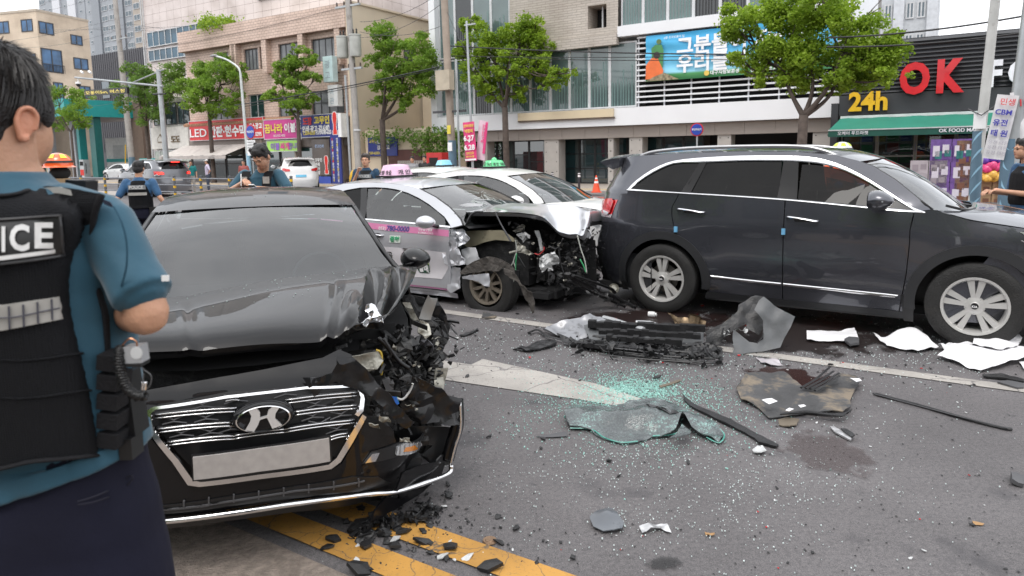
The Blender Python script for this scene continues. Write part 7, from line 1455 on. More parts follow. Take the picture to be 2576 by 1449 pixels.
VEST = mesh_weave('vest_mesh',(.0055,.006,.008),260); VESTW = mat('vest_webbing',(.008,.008,.010), r=.85, spec=.3, bump=.3, bs=200, v=.2); REFL = mat('reflective_tape',(.40,.39,.37), r=.35, m=.2, v=.12, vs=30); SHOE = mat('black_shoe',(.01,.01,.01), r=.4)
WHI = mat('print_reflect_white',(.62,.62,.62), r=.5, v=.06, vs=60)
def caps(mb, p0, p1, r0, r1, n=12):
 p0, p1 = V(p0), V(p1); d = p1 - p0; L = d.length or 1e-6; d /= L; up = V((0,0,1)) if abs(d.z) < .9 else V((1,0,0)); x = d.cross(up).normalized(); y = x.cross(d)
 prof = [(-1,0.02),(-.7,.7),(0,1.0)]; rings = []
 for a, k in ((-1,.03),(-.71,.71),(0,1)): rings.append((p0 + d * a * r0, r0 * k))
 for a, k in ((0,1),(.71,.71),(1,.03)): rings.append((p1 + d * a * r1, r1 * k))
 vs = [c + x * r * math.cos(2 * math.pi * i / n) + y * r * math.sin(2 * math.pi * i / n) for c, r in rings for i in range(n)]; m_ = len(rings)
 return mb.add(vs,[(j * n + i, j * n + (i + 1) % n,(j + 1) * n + (i + 1) % n,(j + 1) * n + i) for j in range(m_ - 1) for i in range(n)] + [tuple(range(n - 1,-1,-1)), tuple((m_ - 1) * n + i for i in range(n))])
def loft(mb, secs, n=24, p=2.3):
 vs = []
 for s_ in secs:
  c, rx, ry = V(s_[0]), s_[1], s_[2]; yw = s_[3] if len(s_) > 3 else 0
  for i in range(n):
   a = 2 * math.pi * i / n; ca, sa = math.cos(a), math.sin(a); q = V((rx * math.copysign(abs(ca) ** (2 / p), ca), ry * math.copysign(abs(sa) ** (2 / p), sa),0)); vs.append(c + M.Rotation(yw,3, 'Z') @ q)
 m_ = len(secs); return mb.add(vs,[(j * n + i, j * n + (i + 1) % n,(j + 1) * n + (i + 1) % n,(j + 1) * n + i) for j in range(m_ - 1) for i in range(n)] + [tuple(range(n - 1,-1,-1)), tuple((m_ - 1) * n + i for i in range(n))])
def finish(name, mb, m, parent, voxel, smooth=3, **k):
 me = remesh(mb, voxel, smooth); me.materials.clear(); me.materials.append(m); me.name = name; me.polygons.foreach_set('use_smooth',[True] * len(me.polygons)); return tag(link(name, me, parent), **k)
def human(label, loc, face, h=1.75, pose=None, shirt=SHIRT, trousers=NAVY, vest=None, hair=HAIR, vox=.012, headrot=(0,0), sleeve=.75, police=None, cap=None, helmet=None, long=False, group=None, lower=True, back=True):
 """faces local +y; face = heading of +y in degrees from world +y, anticlockwise"""
 T_ = thing('person', label, 'person', loc, R(face), group); k = h / 1.75
 P = dict(head=(0,.02,1.625), neck=(0,-.01,1.47), chest=(0,0,1.28), waist=(0,.01,1.05), pel=(0,0,.93), sR=(.185,0,1.41), eR=(.25,-.02,1.13), wR=(.26,.06,.90), sL=(-.185,0,1.41), eL=(-.25,-.02,1.13), wL=(-.26,.06,.90), hR=(.09,0,.90), kR=(.10,.02,.50), aR=(.10,-.01,.09), hL=(-.09,0,.90), kL=(-.10,.02,.50), aL=(-.10,-.01,.09))
 P.update({a: b for a, b in (pose or {}).items() if a != 'curl'}); P = {a: V(b) * k for a, b in P.items()}
 HM = M.Translation(P['head']) @ M.Rotation(R(headrot[1]),4, 'Z') @ M.Rotation(R(headrot[0]),4, 'X')
 b = MB(); hs = k
 def hp(c, r): b.ball(HM @ V([q * hs for q in c]), tuple(q * hs for q in r),14,10, HM.to_3x3().to_4x4())
 hp((0,-.01,.035),(.077,.094,.085)); hp((0,.022,-.035),(.062,.072,.078)); hp((0,.055,-.075),(.036,.035,.035)); hp((0,.088,-.018),(.012,.018,.024)); hp((0,.078,.018),(.05,.018,.016)); hp((0,.08,-.052),(.022,.014,.012))
 for s_ in (-1,1): hp((s_ * .078,-.012,-.012),(.009,.02,.033))
 caps(b, P['neck'] - V((0,0,.05 * k)), HM @ V((0,-.02 * hs,-.05 * hs)),.058 * k,.054 * k)
 loft(b,[(P['pel'] - V((0,0,.06 * k)),.14 * k,.09 * k),(P['waist'],.13 * k,.09 * k),(P['chest'],.155 * k,.10 * k),(P['neck'] - V((0,0,.08 * k)),.12 * k,.08 * k),(P['neck'] - V((0,0,.03 * k)),.06 * k,.055 * k)],18)
 for s_ in 'RL':
  caps(b, P['s' + s_], P['e' + s_],.046 * k,.038 * k); caps(b, P['e' + s_], P['w' + s_],.038 * k,.025 * k)
  d = (P['w' + s_] - P['e' + s_]).normalized(); sd = 1 if s_ == 'R' else -1; side = d.cross(V((0,0,1))); side = side.normalized() if side.length > .1 else V((1,0,0)); w_ = P['w' + s_]
  pc = w_ + d * .05 * k; caps(b, w_, pc + d * .02 * k,.024 * k,.030 * k)
  cu = (pose or {}).get('curl',.6)
  dn = side.cross(d); dn = dn if dn.z < 0 else -dn
  for i in range(4):
   o_ = side * (i - 1.5) * .018 * k; f0 = pc + d * .035 * k + o_; L_ = (.034,.04,.037,.029)[i] * k; f1 = f0 + (d * (1 - cu * .5) + dn * cu * .6).normalized() * L_; f2 = f1 + (d * (1 - cu) + dn * cu).normalized() * L_ * .8; caps(b, f0, f1,.0092 * k,.0085 * k,8); caps(b, f1, f2,.0085 * k,.0075 * k,8)
  t0 = w_ + d * .03 * k - side * sd * .022 * k; t1 = t0 + (d * .7 - side * sd * .6 + dn * .3).normalized() * .038 * k; caps(b, t0, t1,.0115 * k,.0095 * k,8); caps(b, t1, t1 + (d + dn * .4).normalized() * .028 * k,.0095 * k,.008 * k,8)
  if lower: caps(b, P['h' + s_], P['k' + s_],.07 * k,.05 * k); caps(b, P['k' + s_], P['a' + s_],.048 * k,.035 * k)
 finish('body', b, SKIN, T_, vox * (.62 if vox < .011 else .8),2)
 # face
 for s_ in (-1,1):
  MB().ball(HM @ V((s_ * .03 * hs,.083 * hs,.004 * hs)),(.012 * hs,.006 * hs,.005 * hs),8,5).build('eye', mat('eye_dark',(.02,.015,.012), r=.2), T_); MB().ball(HM @ V((s_ * .03 * hs,.088 * hs,.026 * hs)),(.018 * hs,.006 * hs,.004 * hs),8,5).build('eyebrow', hair or HAIR, T_)
 MB().ball(HM @ V((0,.092 * hs,-.052 * hs)),(.021 * hs,.005 * hs,.005 * hs),8,5).build('mouth', mat('lips',(.36,.12,.10), r=.5), T_)
 if hair is not None and helmet is None:
  hb = MB(); rr = random.Random(len(label))
  def hh(c, r): hb.ball(HM @ V([q * hs for q in c]), tuple(q * hs for q in r),12,8, HM.to_3x3().to_4x4())
  hh((0,-.018,.052),(.086,.100,.083)); hh((0,-.052,-.005),(.080,.062,.072)); hh((0,.035,.085),(.066,.048,.038))
  for _ in range(16): a = rr.uniform(0,6.28); hh((.07 * math.cos(a),-.02 + .075 * math.sin(a),.075 + rr.uniform(-.03,.04)),(.022,.022,.026))
  for s_ in (-1,1): hh((s_ * .074,.005,.03),(.012,.035,.035))
  hb2 = hb; o = finish('hair', hb, hair, T_, vox * .7,1)
 # clothes
 s = MB(); f = 1.0
 loft(s,[(P['pel'] - V((0,0,.03 * k)),.168 * k,.118 * k),(P['waist'],.155 * k,.112 * k),(P['chest'],.182 * k,.122 * k),(P['chest'] + V((0,0,.1 * k)),.186 * k,.115 * k),(P['neck'] - V((0,0,.06 * k)),.13 * k,.088 * k),(P['neck'] + V((0,0,.0)),.070 * k,.068 * k),(P['neck'] + V((0,0,.022 * k)),.066 * k,.064 * k)],20)
 for s_ in 'RL':
  e_ = P['s' + s_].lerp(P['e' + s_], sleeve); caps(s, P['s' + s_], e_,.068 * k,.058 * k)
  if long: caps(s, P['s' + s_], P['e' + s_],.066 * k,.056 * k); caps(s, P['e' + s_], P['w' + s_],.056 * k,.042 * k)
 finish('shirt' if not long else 'coat', s, shirt, T_, vox,3)
 if lower:
  t = MB(); loft(t,[(P['pel'] - V((0,0,.10 * k)),.15 * k,.11 * k),(P['pel'],.166 * k,.12 * k),(P['pel'] + V((0,0,.08 * k)),.158 * k,.115 * k)],20)
  for s_ in 'RL': caps(t, P['h' + s_], P['k' + s_],.095 * k,.072 * k); caps(t, P['k' + s_], P['a' + s_] + V((0,0,.02 * k)),.072 * k,.058 * k)
  finish('trousers', t, trousers, T_, vox * 1.2,3)
  for s_ in 'RL': q = MB(); caps(q, P['a' + s_] + V((0,-.03,-.045)) * k, P['a' + s_] + V((0,.15,-.055)) * k,.040 * k,.035 * k); finish('shoe', q, SHOE, T_, vox,1)
 if vest:
  v = MB(); loft(v,[(P['pel'] + V((0,0,.07 * k)),.176 * k,.138 * k),(P['waist'],.172 * k,.140 * k),(P['chest'],.168 * k,.150 * k),(P['chest'] + V((0,0,.08 * k)),.150 * k,.142 * k),(P['neck'] - V((0,0,.065 * k)),.125 * k,.112 * k),(P['neck'] - V((0,0,.03 * k)),.10 * k,.09 * k)],20)
  finish('vest', v, vest, T_, vox,2)
  if police:
   zc = P['chest'].z
   for sg in ((-1,) if back else (1,)):
    y_ = P['chest'].y + sg * .152 * k; F2_ = tfront(0,0,0) if sg < 0 else M.Rotation(math.pi,4, 'Z') @ tfront(0,0,0)
    def wr(co, sg=sg): return V((co.x, P['chest'].y + sg * (.155 * k * math.sqrt(max(0,1 - (co.x / (.20 * k)) ** 2 * .55)) + .006), co.z))
    q = MB(); q.grid(lambda a, c_: wr(V(((a - .5) * .25 * k,0, zc + .02 + .07 * k * c_))),10,2); q.build('name_patch', REFL if False else mat('patch_grey',(.20,.21,.22), r=.5), T_)
    q = MB(); q.grid(lambda a, c_: wr(V(((a - .5) * .27 * k,0, zc - .07 * k + .045 * k * c_))),10,2); q.build('reflective_band', REFL, T_)
    text('POLICE',.065 * k, WHI, T_, M.Translation((0,0, zc + .034)) @ F2_ @ M.Translation((-.11 * k,0,0)), width=None, bold=.03, ext=0, wrap=lambda co, sg=sg: wr(co) + V((0, sg * .004,0)), sx=.95)
 if cap: q = MB(); q.ball(HM @ V((0,-.01,.065 * hs)),(.092 * hs,.10 * hs,.07 * hs),14,9); q.ball(HM @ V((0,.10 * hs,.05 * hs)),(.07 * hs,.06 * hs,.012 * hs),10,6); q.build('cap', cap, T_, smooth=True)
 if helmet:
  q = MB(); Hm = lambda a, b_: HM @ V((.132 * hs * math.sin(b_) * math.cos(a),-.01 + .155 * hs * math.sin(b_) * math.sin(a),(.035 + .125 * math.cos(b_)) * hs))
  q.grid(lambda u, v_: Hm(2 * math.pi * u,.01 + 1.65 * v_),28,10); q.grid(lambda u, v_: HM @ V(((.132 + .03 * v_) * hs * math.cos(2 * math.pi * u),-.01 + (.155 + .03 * v_) * hs * math.sin(2 * math.pi * u),(.027 - .018 * v_) * hs)),28,2); he = q.build('helmet', helmet[0], T_, smooth=50)
  for j, a0 in enumerate((.15,1.15,2.2,3.3,4.4,5.4)):
   q = MB(); q.grid(lambda u, v_: (lambda p_: p_ + (p_ - P['head']).normalized() * .004)(Hm(a0 + .55 * u,.55 + .45 * v_)),5,4); q.build('reflector', helmet[1], he, smooth=True)
  q = MB(); q.grid(lambda u, v_: (lambda p_: p_ + (p_ - P['head']).normalized() * .006)(Hm(2 * math.pi * u,1.25 + .16 * v_)),28,1); q.build('helmet_band', M_BLACK, he); q = MB(); q.box(HM @ V((-.10 * hs,.12 * hs,.03 * hs)),(.05,.09,.05)); q.build('helmet_torch', M_BLACK, he)
  q = MB(); q.ball(HM @ V((0,-.03 * hs,-.05 * hs)),(.095 * hs,.10 * hs,.075 * hs),14,9); q.build('neck_guard', mat('neck_guard',(.015,.015,.015), r=.9), T_, smooth=True)
 return T_, P, HM
def gpos(px, d, z=0): p = DEP(px,500, d); return (p.x, p.y, z)
# officer walking away near the railing
T_, P, HM = human('policeman seen from behind in a black POLICE vest, striding towards the railing', gpos(354,10.6),12,1.72, dict(eR=(.30,-.06,1.16), wR=(.44,-.02,.93), eL=(-.31,-.10,1.15), wL=(-.34,.14,1.06), kR=(.10,.12,.52), aR=(.1,-.1,.12), kL=(-.1,.16,.52), aL=(-.1,.1,.08)), SHIRT2, NAVY, VEST, police=True, vox=.013)
bx('pouch', M_BLACK, T_,.14,.22,-.1,.06,.86,1.0)
# officer writing behind the black car
wx = gpos(662,7.75); T_, P, HM = human('policeman bending his head to write in a notebook behind the black car', wx,172,1.90, dict(head=(-.075,.13,1.60), neck=(-.02,.03,1.45), eR=(.30,.10,1.25), wR=(.03,.33,1.345), eL=(-.34,.08,1.24), wL=(-.10,.32,1.29), curl=.9), SHIRT, NAVY, None, vox=.008, headrot=(-38,-8))
k = 1.90 / 1.75
for sg in (-1,1):
 q = MB(); q.grid(lambda a, b_: V((sg * (.075 + .095 * a) * k,(.128 + .02 * math.sin(b_ * 3)) * k * (1 if b_ < .8 else 1 - (b_ - .8) * 2.2),(1.0 + .455 * b_) * k)),6,14); q.build('vest_panel', VESTW, T_, smooth=True); bx('reflective_patch', REFL, T_, sg * .085 * k, sg * .155 * k,.14 * k,.146 * k,1.33 * k,1.40 * k)
 q = MB(); q.box((sg * .12 * k,.145 * k,1.27 * k),(.08,.008,.035)); q.build('name_patch', mat('patch_grey',(.20,.21,.22)), T_)
vb = MB(); loft(vb,[((0,-.03,1.0 * k),.178 * k,.12 * k),((0,-.03,1.25 * k),.18 * k,.13 * k),((0,-.03,1.42 * k),.13 * k,.10 * k)],18); finish('vest', vb, VESTW, T_,.012,2)
MB().box(P['wL'] + V((.02,.03,.01)),(.10,.15,.008), M.Rotation(.5,3, 'X')).build('notebook', M_SW, T_); MB().box(P['wL'] + V((.02,.03,-.004)),(.11,.16,.01), M.Rotation(.5,3, 'X')).build('notebook_cover', M_BLACK, T_); MB().tube([P['wR'] + V((-.02,.06,.10)), P['wR'] + V((-.03,.09,-.03))],.005,6).build('pen', M_SW, T_)
# officer near the utility pole with whistle
T_, P, HM = human('policeman in the distance beside the pole, bag in yellow on his shoulder', gpos(924,13.0),178,1.78, dict(eR=(.26,.04,1.16), wR=(.10,.22,1.42)), mat('police_shirt_dark',(.015,.05,.10), r=.8), NAVY, VESTW, hair=mat('hair_brown',(.03,.02,.016), r=.5), vox=.012, back=False, police=True)
q = MB(); q.ball((.24,-.03,1.28),(.10,.1,.2),12,8); q.build('yellow_bag', mat('bag_yellow',(.62,.36,.01), r=.6), T_, smooth=True)
# officer at the right edge
T_, P, HM = human('policeman in profile at the right edge holding out one hand', gpos(2578,8.1),82,1.80, dict(head=(.0,.05,1.63), eR=(.22,.04,1.12), wR=(.12,.30,1.14), eL=(-.2,.02,1.12), wL=(-.12,.30,1.16), curl=.8), SHIRT2, NAVY, VESTW, vox=.009)
q = MB(); q.lathe([(.0,0),(.04,0)],12, M.Translation((-.255,.0,1.36)) @ M.Rotation(R(-90),4, 'Y')); q.build('arm_badge', mat('badge_gold',(.5,.42,.15)), T_)
# firefighters
TAN = mat('turnout_tan',(.30,.205,.11), r=.85, v=.12, vs=8, bump=.5, bs=10, sheen=.2); HEL = (mat('helmet_orange',(.80,.12,.02), r=.25, coat=.7), mat('helmet_reflector',(.75,.66,.05), r=.35))
LIME = mat('lime_tape',(.55,.72,.06), r=.5)
for lab, px, d, hh, fc in (('firefighter in tan coat and orange helmet, the right one of two',156,7.3,1.78,60),('firefighter in orange helmet half hidden behind the foreground policeman',98,7.9,1.80,30)):
 T_, P, HM = human(lab, gpos(px, d), fc, hh, None, TAN, TAN, None, helmet=HEL, vox=.011, long=True)
 q = MB(); loft(q,[((0,0,1.43),.125,.11),((0,.0,1.50),.10,.09),((0,0,1.545),.095,.088)],18); q.build('collar', TAN, T_, smooth=True); q = MB(); loft(q,[((0,0,1.12),.178,.128),((0,0,1.17),.182,.13)],20); q.build('lime_band', LIME, T_, smooth=True)
# rescue worker behind the dark car
ORW = mat('rescue_orange',(.78,.11,.02), r=.7, v=.1); T_, P, HM = human('rescue worker in orange with a white helmet behind the dark seven seat car', gpos(2112,9.35),170,1.78, dict(eR=(.24,.22,1.22), wR=(.16,.46,1.24), eL=(-.24,.22,1.20), wL=(-.10,.48,1.22), curl=.8), ORW, ORW, None, helmet=(mat('helmet_white',(.75,.76,.74), r=.25, coat=.6), mat('helmet_lime',(.65,.85,.05), r=.35)), vox=.012, long=True)
for w_ in ('wR', 'wL'): q = MB(); caps(q, P[w_] - V((0,.04,0)), P[w_] + V((0,.09,-.01)),.04,.045); finish('glove', q, mat('glove_blue',(.12,.15,.5), r=.6), T_,.01,1)
# pedestrians
human('pedestrian in a teal shirt drinking on the far pavement', gpos(486,35),200,1.68, dict(eR=(.22,.1,1.16), wR=(.05,.16,1.42)), mat('teal_shirt',(.01,.19,.19), r=.8), mat('grey_slacks',(.36,.33,.30), r=.9), vox=.02, group=None)
human('pedestrian in a white shirt and white cap on the far pavement', gpos(527,35.5),110,1.72, dict(eL=(-.26,-.14,1.15), wL=(-.12,-.02,1.0)), mat('lilac_shirt',(.58,.52,.66), r=.8), mat('dark_slacks',(.06,.07,.10), r=.9), cap=mat('cap_white',(.7,.68,.66), r=.7), vox=.02)
human('balding man watching beside the grey gate behind the taxis', gpos(1040,27),175,1.7, None, mat('grey_shirt',(.25,.25,.26), r=.8), NAVY, vox=.02); human('man in a black jacket watching right of the balding man', gpos(1071,27),175,1.72, None, mat('black_jacket',(.02,.02,.02), r=.8), NAVY, vox=.02, long=True)
human('passer-by in a red top behind the writing policeman near the lamp post', gpos(618,33),180,1.66, None, mat('dull_red_top',(.3,.08,.07), r=.8), NAVY, vox=.02)
# ---------------------------------------------------------------- foreground officer, his back to the camera
OX = DEP(5,500,1.26); OP = thing('person', 'policeman close in the left foreground seen from behind in a black POLICE vest', 'person',(OX.x, OX.y,0),0); OL = V((OX.x, OX.y,0))
DC = 1.26; HWT = [(395,60),(440,78),(470,128),(490,205),(520,262),(560,285),(640,284),(720,276),(800,276),(900,284),(1000,290),(1100,292),(1180,292),(1260,302),(1350,314),(1449,324),(1600,330),(1760,320)]
RYT = [(395,.045),(440,.06),(480,.075),(520,.10),(640,.13),(800,.135),(1000,.13),(1180,.125),(1300,.14),(1449,.145),(1760,.13)]
zrow = lambda py: DEP(5, py, DC).z
def hwm(py): return interp(HWT, py) * DC / FL
def VM(px, py, off=.0):
 d = DC; 
 for _ in range(10): p = DEP(px, py, d); hw = hwm(py) + .004; t = max(-.985, min(.985,(p.x - OX.x) / hw)); d = DC - (interp(RYT, py) + off) * (1 - abs(t) ** 2.6) ** (1 / 2.6)
 if off > .02: d -= .045 * max(0, min(1,(abs(px - 5) - 95) / 90)) * max(0, min(1,1.25 - (py - 480) / 130)) ** .7
 return DEP(px, py, d) - OL
def secs(rows, gx=0.0, gy=0.0): return [((0,0, zrow(y)), hwm(y) + gx, interp(RYT, y) + gy) for y in rows]
Lc = lambda px, py, d: DEP(px, py, d) - OL
pxr = lambda r_, d=1.2: r_ * d / FL
b = MB(); loft(b, secs([430,480,520,640,800,1000,1180,1449,1700],-.012,-.012),28)
hz = zrow(255); hc = V((0,.0, hz)); b.ball((0,.015, hz + .012),(.066,.090,.088),24,16); b.ball((-.01,.06, hz - .06),(.062,.07,.075),20,12); caps(b,(0,.0, zrow(455)),(0,-.005, hz - .05),.064,.062,20); caps(b,(0,.01, zrow(500)),(0,.0, zrow(430)),.085,.066,20)
for s_ in (-1,1): b.ball((s_ * .064,-.010, zrow(308)),(.010,.018,.032),14,12, M.Rotation(R(-32 * s_),4, 'Z') @ M.Rotation(R(-12),4, 'X')); b.ball((s_ * .057,.006, zrow(318)),(.014,.014,.028),10,8)
caps(b, Lc(328,640,1.22), Lc(360,750,1.20), pxr(44), pxr(50),18); caps(b, Lc(360,750,1.20), Lc(370,790,1.20), pxr(50), pxr(54),18); caps(b, Lc(368,790,1.20), Lc(250,790,1.46), pxr(55), pxr(28),18); caps(b, Lc(-320,640,1.24), Lc(-360,800,1.22), pxr(50), pxr(46),18); caps(b, Lc(-360,800,1.22), Lc(-240,790,1.46), pxr(44), pxr(26),18)
for s_ in (-1,1):
 w_ = Lc(5 + s_ * 240,790,1.46); pc = w_ + V((-s_ * .05,.05,0)); caps(b, w_, pc,.026,.032)
 for i in range(4): f0 = pc + V((-s_ * .02,.03,(i - 1.5) * .019)); f1 = f0 + V((-s_ * .035,.018,0)); caps(b, f0, f1,.0092,.0085,8); caps(b, f1, f1 + V((-s_ * .025,-.012,0)),.0085,.0075,8)
 caps(b, w_ + V((0,.03,.025)), w_ + V((-s_ * .03,.06,.045)),.011,.009,8)
for s_ in (-1,1): caps(b,(s_ * .10,.0,.86),(s_ * .11,.02,.50),.08,.055); caps(b,(s_ * .11,.02,.50),(s_ * .11,0,.10),.052,.038)
finish('body', b, SKIN, OP,.0055,3)
hb = MB(); hb.ball((0,.008, hz + .024),(.071,.100,.084),26,18); hb.ball((0,-.026, hz - .006),(.063,.072,.080),24,14); hb.ball((0,-.036, hz - .055),(.050,.046,.046),20,12); rr = random.Random(77)
for s_ in (-1,1): hb.ball((s_ * .063,.052, zrow(272)),(.010,.022,.036),12,10)
for _ in range(60):
 a, e = rr.uniform(0,6.28), rr.uniform(-.4,1.5); p = V((.065 * math.cos(a) * math.cos(e),.0 + .090 * math.sin(a) * math.cos(e), hz + .018 + .082 * math.sin(e)))
 if p.z < hz - .04 and p.y > .0: continue
 d_ = V((rr.uniform(-.4,.4),-.5 + rr.uniform(-.3,.3),-1)).normalized() * rr.uniform(.02,.045); caps(hb, p, p + d_,.012,.006,6)
hr = finish('hair', hb, HAIR, OP,.004,10)
st = MB(); r_h = random.Random(5)
for _ in range(1500):
 a, e = r_h.uniform(0,6.28), r_h.uniform(-.5,1.5); n_ = V((math.cos(a) * math.cos(e), math.sin(a) * math.cos(e), math.sin(e))); p = V((.0725 * n_.x,.0 + .100 * n_.y, hz + .022 + .087 * n_.z))
 if p.z < hz - .05: continue
 t_ = (V((0,-.35,-1)) - n_ * n_.dot(V((0,-.35,-1)))).normalized(); P_ = [p, p + t_ * .02 + n_ * .003, p + t_ * .045 + n_ * r_h.uniform(-.002,.004)]; st.tube(P_,[.0009,.0008,.0003],3, cap=False)
tag(st.build('loose_strands', mat('hair_strand',(.014,.011,.010), r=.4), OP), kind='stuff')
EARM = skinmat('ear_skin',(.60,.27,.17))
for s_ in (-1,1):
 E0_ = V((s_ * .070,-.018, zrow(314))); XM = M.Translation(E0_) @ M.Scale(.82,4) @ M.Rotation(R(-38 * s_),4, 'Z') @ M.Rotation(R(-10),4, 'X'); q = MB()
 q.tube(crv([XM @ V((s_ * .002,.018,-.012)), XM @ V((s_ * .006,.018,.018)), XM @ V((s_ * .010,.004,.034)), XM @ V((s_ * .012,-.014,.028)), XM @ V((s_ * .011,-.020,.006)), XM @ V((s_ * .008,-.014,-.018)), XM @ V((s_ * .004,-.004,-.034)), XM @ V((s_ * .001,.006,-.028))],5),[.0045] * 20 + [.0055] * 8 + [.007] * 8,8); q.ball(XM @ V((s_ * .002,-.001,.0)),(.004,.014,.026),12,10, M.Rotation(R(-38 * s_),4, 'Z')); finish('ear', q, EARM, OP,.0025,2)
# shirt
s = MB(); loft(s, secs([492,505,520,560,640,720,800,900,1000,1100,1165,1215],.001,.001),32)
loft(s,[((0,.0, zrow(432)),.074,.072),((0,.0, zrow(450)),.080,.080),((0,.0, zrow(478)),.105,.09),((0,0, zrow(500)),.15,.098)],28)
for s_ in (-1,1):
 X = lambda px, py, d, s_=s_: Lc(5 + s_ * (px - 5), py, d) + V((0,0,(DEP(5 + (px - 5), py, d).z - DEP(5 + s_ * (px - 5), py, d).z)))
 caps(s, X(150,520,1.25), X(262,560,1.24), pxr(66), pxr(72),20); caps(s, X(262,562,1.24), X(318,660,1.22), pxr(74), pxr(70),22); caps(s, X(318,660,1.22), X(352,722,1.20), pxr(70), pxr(66),22)
 cc_ = X(362,740,1.195); ax_ = (X(352,722,1.2) - X(318,660,1.22)).normalized(); s.tube([cc_ - ax_ * .05, cc_, cc_ + ax_ * .004],[pxr(68), pxr(72), pxr(70)],24, flat=1.0)
sh = finish('shirt', s, SHIRT, OP,.006,3)
for q in sh.data.vertices:
 w_ = min(1, max(0,(zrow(1120) - q.co.z) / .04)); q.co.x *= 1 + .02 * w_; q.co.y *= 1 + .07 * w_
 if w_ > 0 and q.co.x > -.05: q.co.z += w_ * (q.co.x + .05) * .26
def displace(me, f):
 vs = [(q.co.copy(), q.normal.copy()) for q in me.vertices]; out_ = []
 for c0, n0 in vs: out_ += list(c0 + n0 * f(c0))
 me.vertices.foreach_set('co', out_); me.update()
displace(sh.data, lambda c0: .0035 * noise.noise(V((c0.x * 9, c0.y * 9, c0.z * 5))) + .006 * abs(noise.noise(V((c0.x * 11 + c0.z * 13, c0.y * 10, c0.z * 3)))) * (1 if abs(c0.x) > .15 else .5))
if 1:
 sm = MB(); P_ = [Lc(*p) for p in ((286,520,1.15),(306,560,1.145),(318,610,1.145),(318,670,1.145),(305,720,1.15))]; sm.tube(crv(P_,5),.0018,5); sm.build('sleeve_seam', mat('seam_teal',(.012,.06,.10), r=.8), OP)
MB().box(Lc(416,700,1.155),(.012,.003,.010)).build('sleeve_tag', M_SW, OP)
# trousers and belt
t = MB(); loft(t, secs([1095,1130,1180,1230,1300,1400,1500,1620,1700],.003,.004),32)
for s_ in (-1,1): caps(t,(s_ * .115,.0,.93),(s_ * .13,.02,.50),.112,.085,20); caps(t,(s_ * .13,.02,.50),(s_ * .13,.0,.12),.085,.065,20); q = MB(); caps(q,(s_ * .13,-.04,.05),(s_ * .14,.16,.04),.045,.04); finish('shoe', q, SHOE, OP,.01,1)
tr_ = finish('trousers', t, NAVY, OP,.008,3)
displace(tr_.data, lambda c0: .006 * noise.noise(V((c0.x * 8, c0.y * 8, c0.z * 4 + 3))) + .004 * noise.noise(V((c0.x * 3 + c0.z * 14,1, c0.z * 6))))
def onback(name, m, poly, off, th=.004, ds=.014, k=.001): 
 mb = MB(); sheet(mb,[(p[0] * k, p[1] * k) for p in poly], lambda a, b_: VM(a / k, b_ / k, off), ds, th, flip=True); return mb.build(name, m, OP, smooth=50)
# vest: back panel, straps, binding, patch, reflective band
vp = [(-275,486),(-120,474),(-75,474),(-45,485),(5,495),(55,485),(82,472),(120,468),(180,474),(255,488),(248,510),(236,551),(232,600),(231,662),(240,705),(252,745),(266,800),(272,930),(270,1050),(266,1128),(255,1146),(75,1164),(5,1180),(-100,1185),(-260,1170),(-262,930),(-256,800),(-242,745),(-221,662),(-230,551)]
onback('vest', VEST, vp,.030,.012); 
MB().tube([VM(q.x, q.y,.034) for q in crv([(p[0], p[1],0) for p in ((255,488),(236,551),(231,662),(252,745),(266,800),(272,930),(270,1050),(266,1128))],5)],.007,8, flat=.6).build('vest_binding', VESTW, OP, smooth=True)
MB().tube([VM(q.x, q.y,.034) for q in crv([(p[0], p[1],0) for p in ((-60,1182),(5,1178),(75,1162),(160,1154),(255,1144))],5)],.006,8, flat=.6).build('vest_binding', VESTW, OP, smooth=True); MB().tube([VM(q.x, q.y,.034) for q in crv([(p[0], p[1],0) for p in ((-60,482),(-20,492),(30,490),(60,482),(84,472))],5)],.006,8, flat=.6).build('vest_binding', VESTW, OP, smooth=True)
onback('shoulder_reflector', REFL,[(104,472),(150,470),(176,478),(180,492),(146,486),(112,485)],.036,.003)
MB().box(Lc(206,468,1.36),(.040,.04,.024), M.Rotation(.1,3, 'Y')).build('shoulder_radio', M_BLACK, OP); MB().box(Lc(204,457,1.36),(.036,.036,.007)).build('radio_cap', GREYPL, OP)
onback('epaulette', mat('epaulette_navy',(.008,.012,.03), r=.8),[(256,500),(276,508),(284,522),(262,514)],.024,.003)
onback('name_patch', mat('patch_black',(.014,.014,.015), r=.35),[(-150,556),(5,552),(138,543),(150,549),(158,636),(150,645),(5,664),(-150,676)],.036,.006)
MB().tube([VM(q.x, q.y,.040) for q in crv([(p[0], p[1],0) for p in ((-148,557),(5,552),(140,543),(151,552),(158,632),(150,644),(5,664),(-148,676))],4, True)],.0024,6).build('patch_rim', mat('patch_rim',(.035,.035,.038), r=.3), OP)
_k = .001; _f = lambda co: VM(co.x / _k,-co.z / _k,.0405)
def pt(ch, x0, x1, ytop, ybot): text(ch,(ybot - ytop) * _k / .70, WHI, OP, tfront(x0 * _k,0,-ybot * _k), bold=.035, ext=0, width=(x1 - x0) * _k, wrap=_f)
for ch, x0, x1, ya, yb in (('P',-132,-97,577,636),('O',-92,-42,575,636),('L',-34,-4,573,633),('I',4,13,571,631),('C',24,74,566,628),('E',87,134,561,622)): pt(ch, x0, x1, ya, yb)
onback('patch_line', WHI,[(-135,648),(5,644),(139,628),(139,637),(5,655),(-135,660)],.0405,.001)
onback('reflective_band', REFL,[(-243,745),(-120,762),(5,768),(130,750),(241,728),(247,784),(130,808),(5,832),(-120,836),(-240,810)],.036,.004)
GRL = mat('band_stitch',(.06,.06,.08), r=.7)
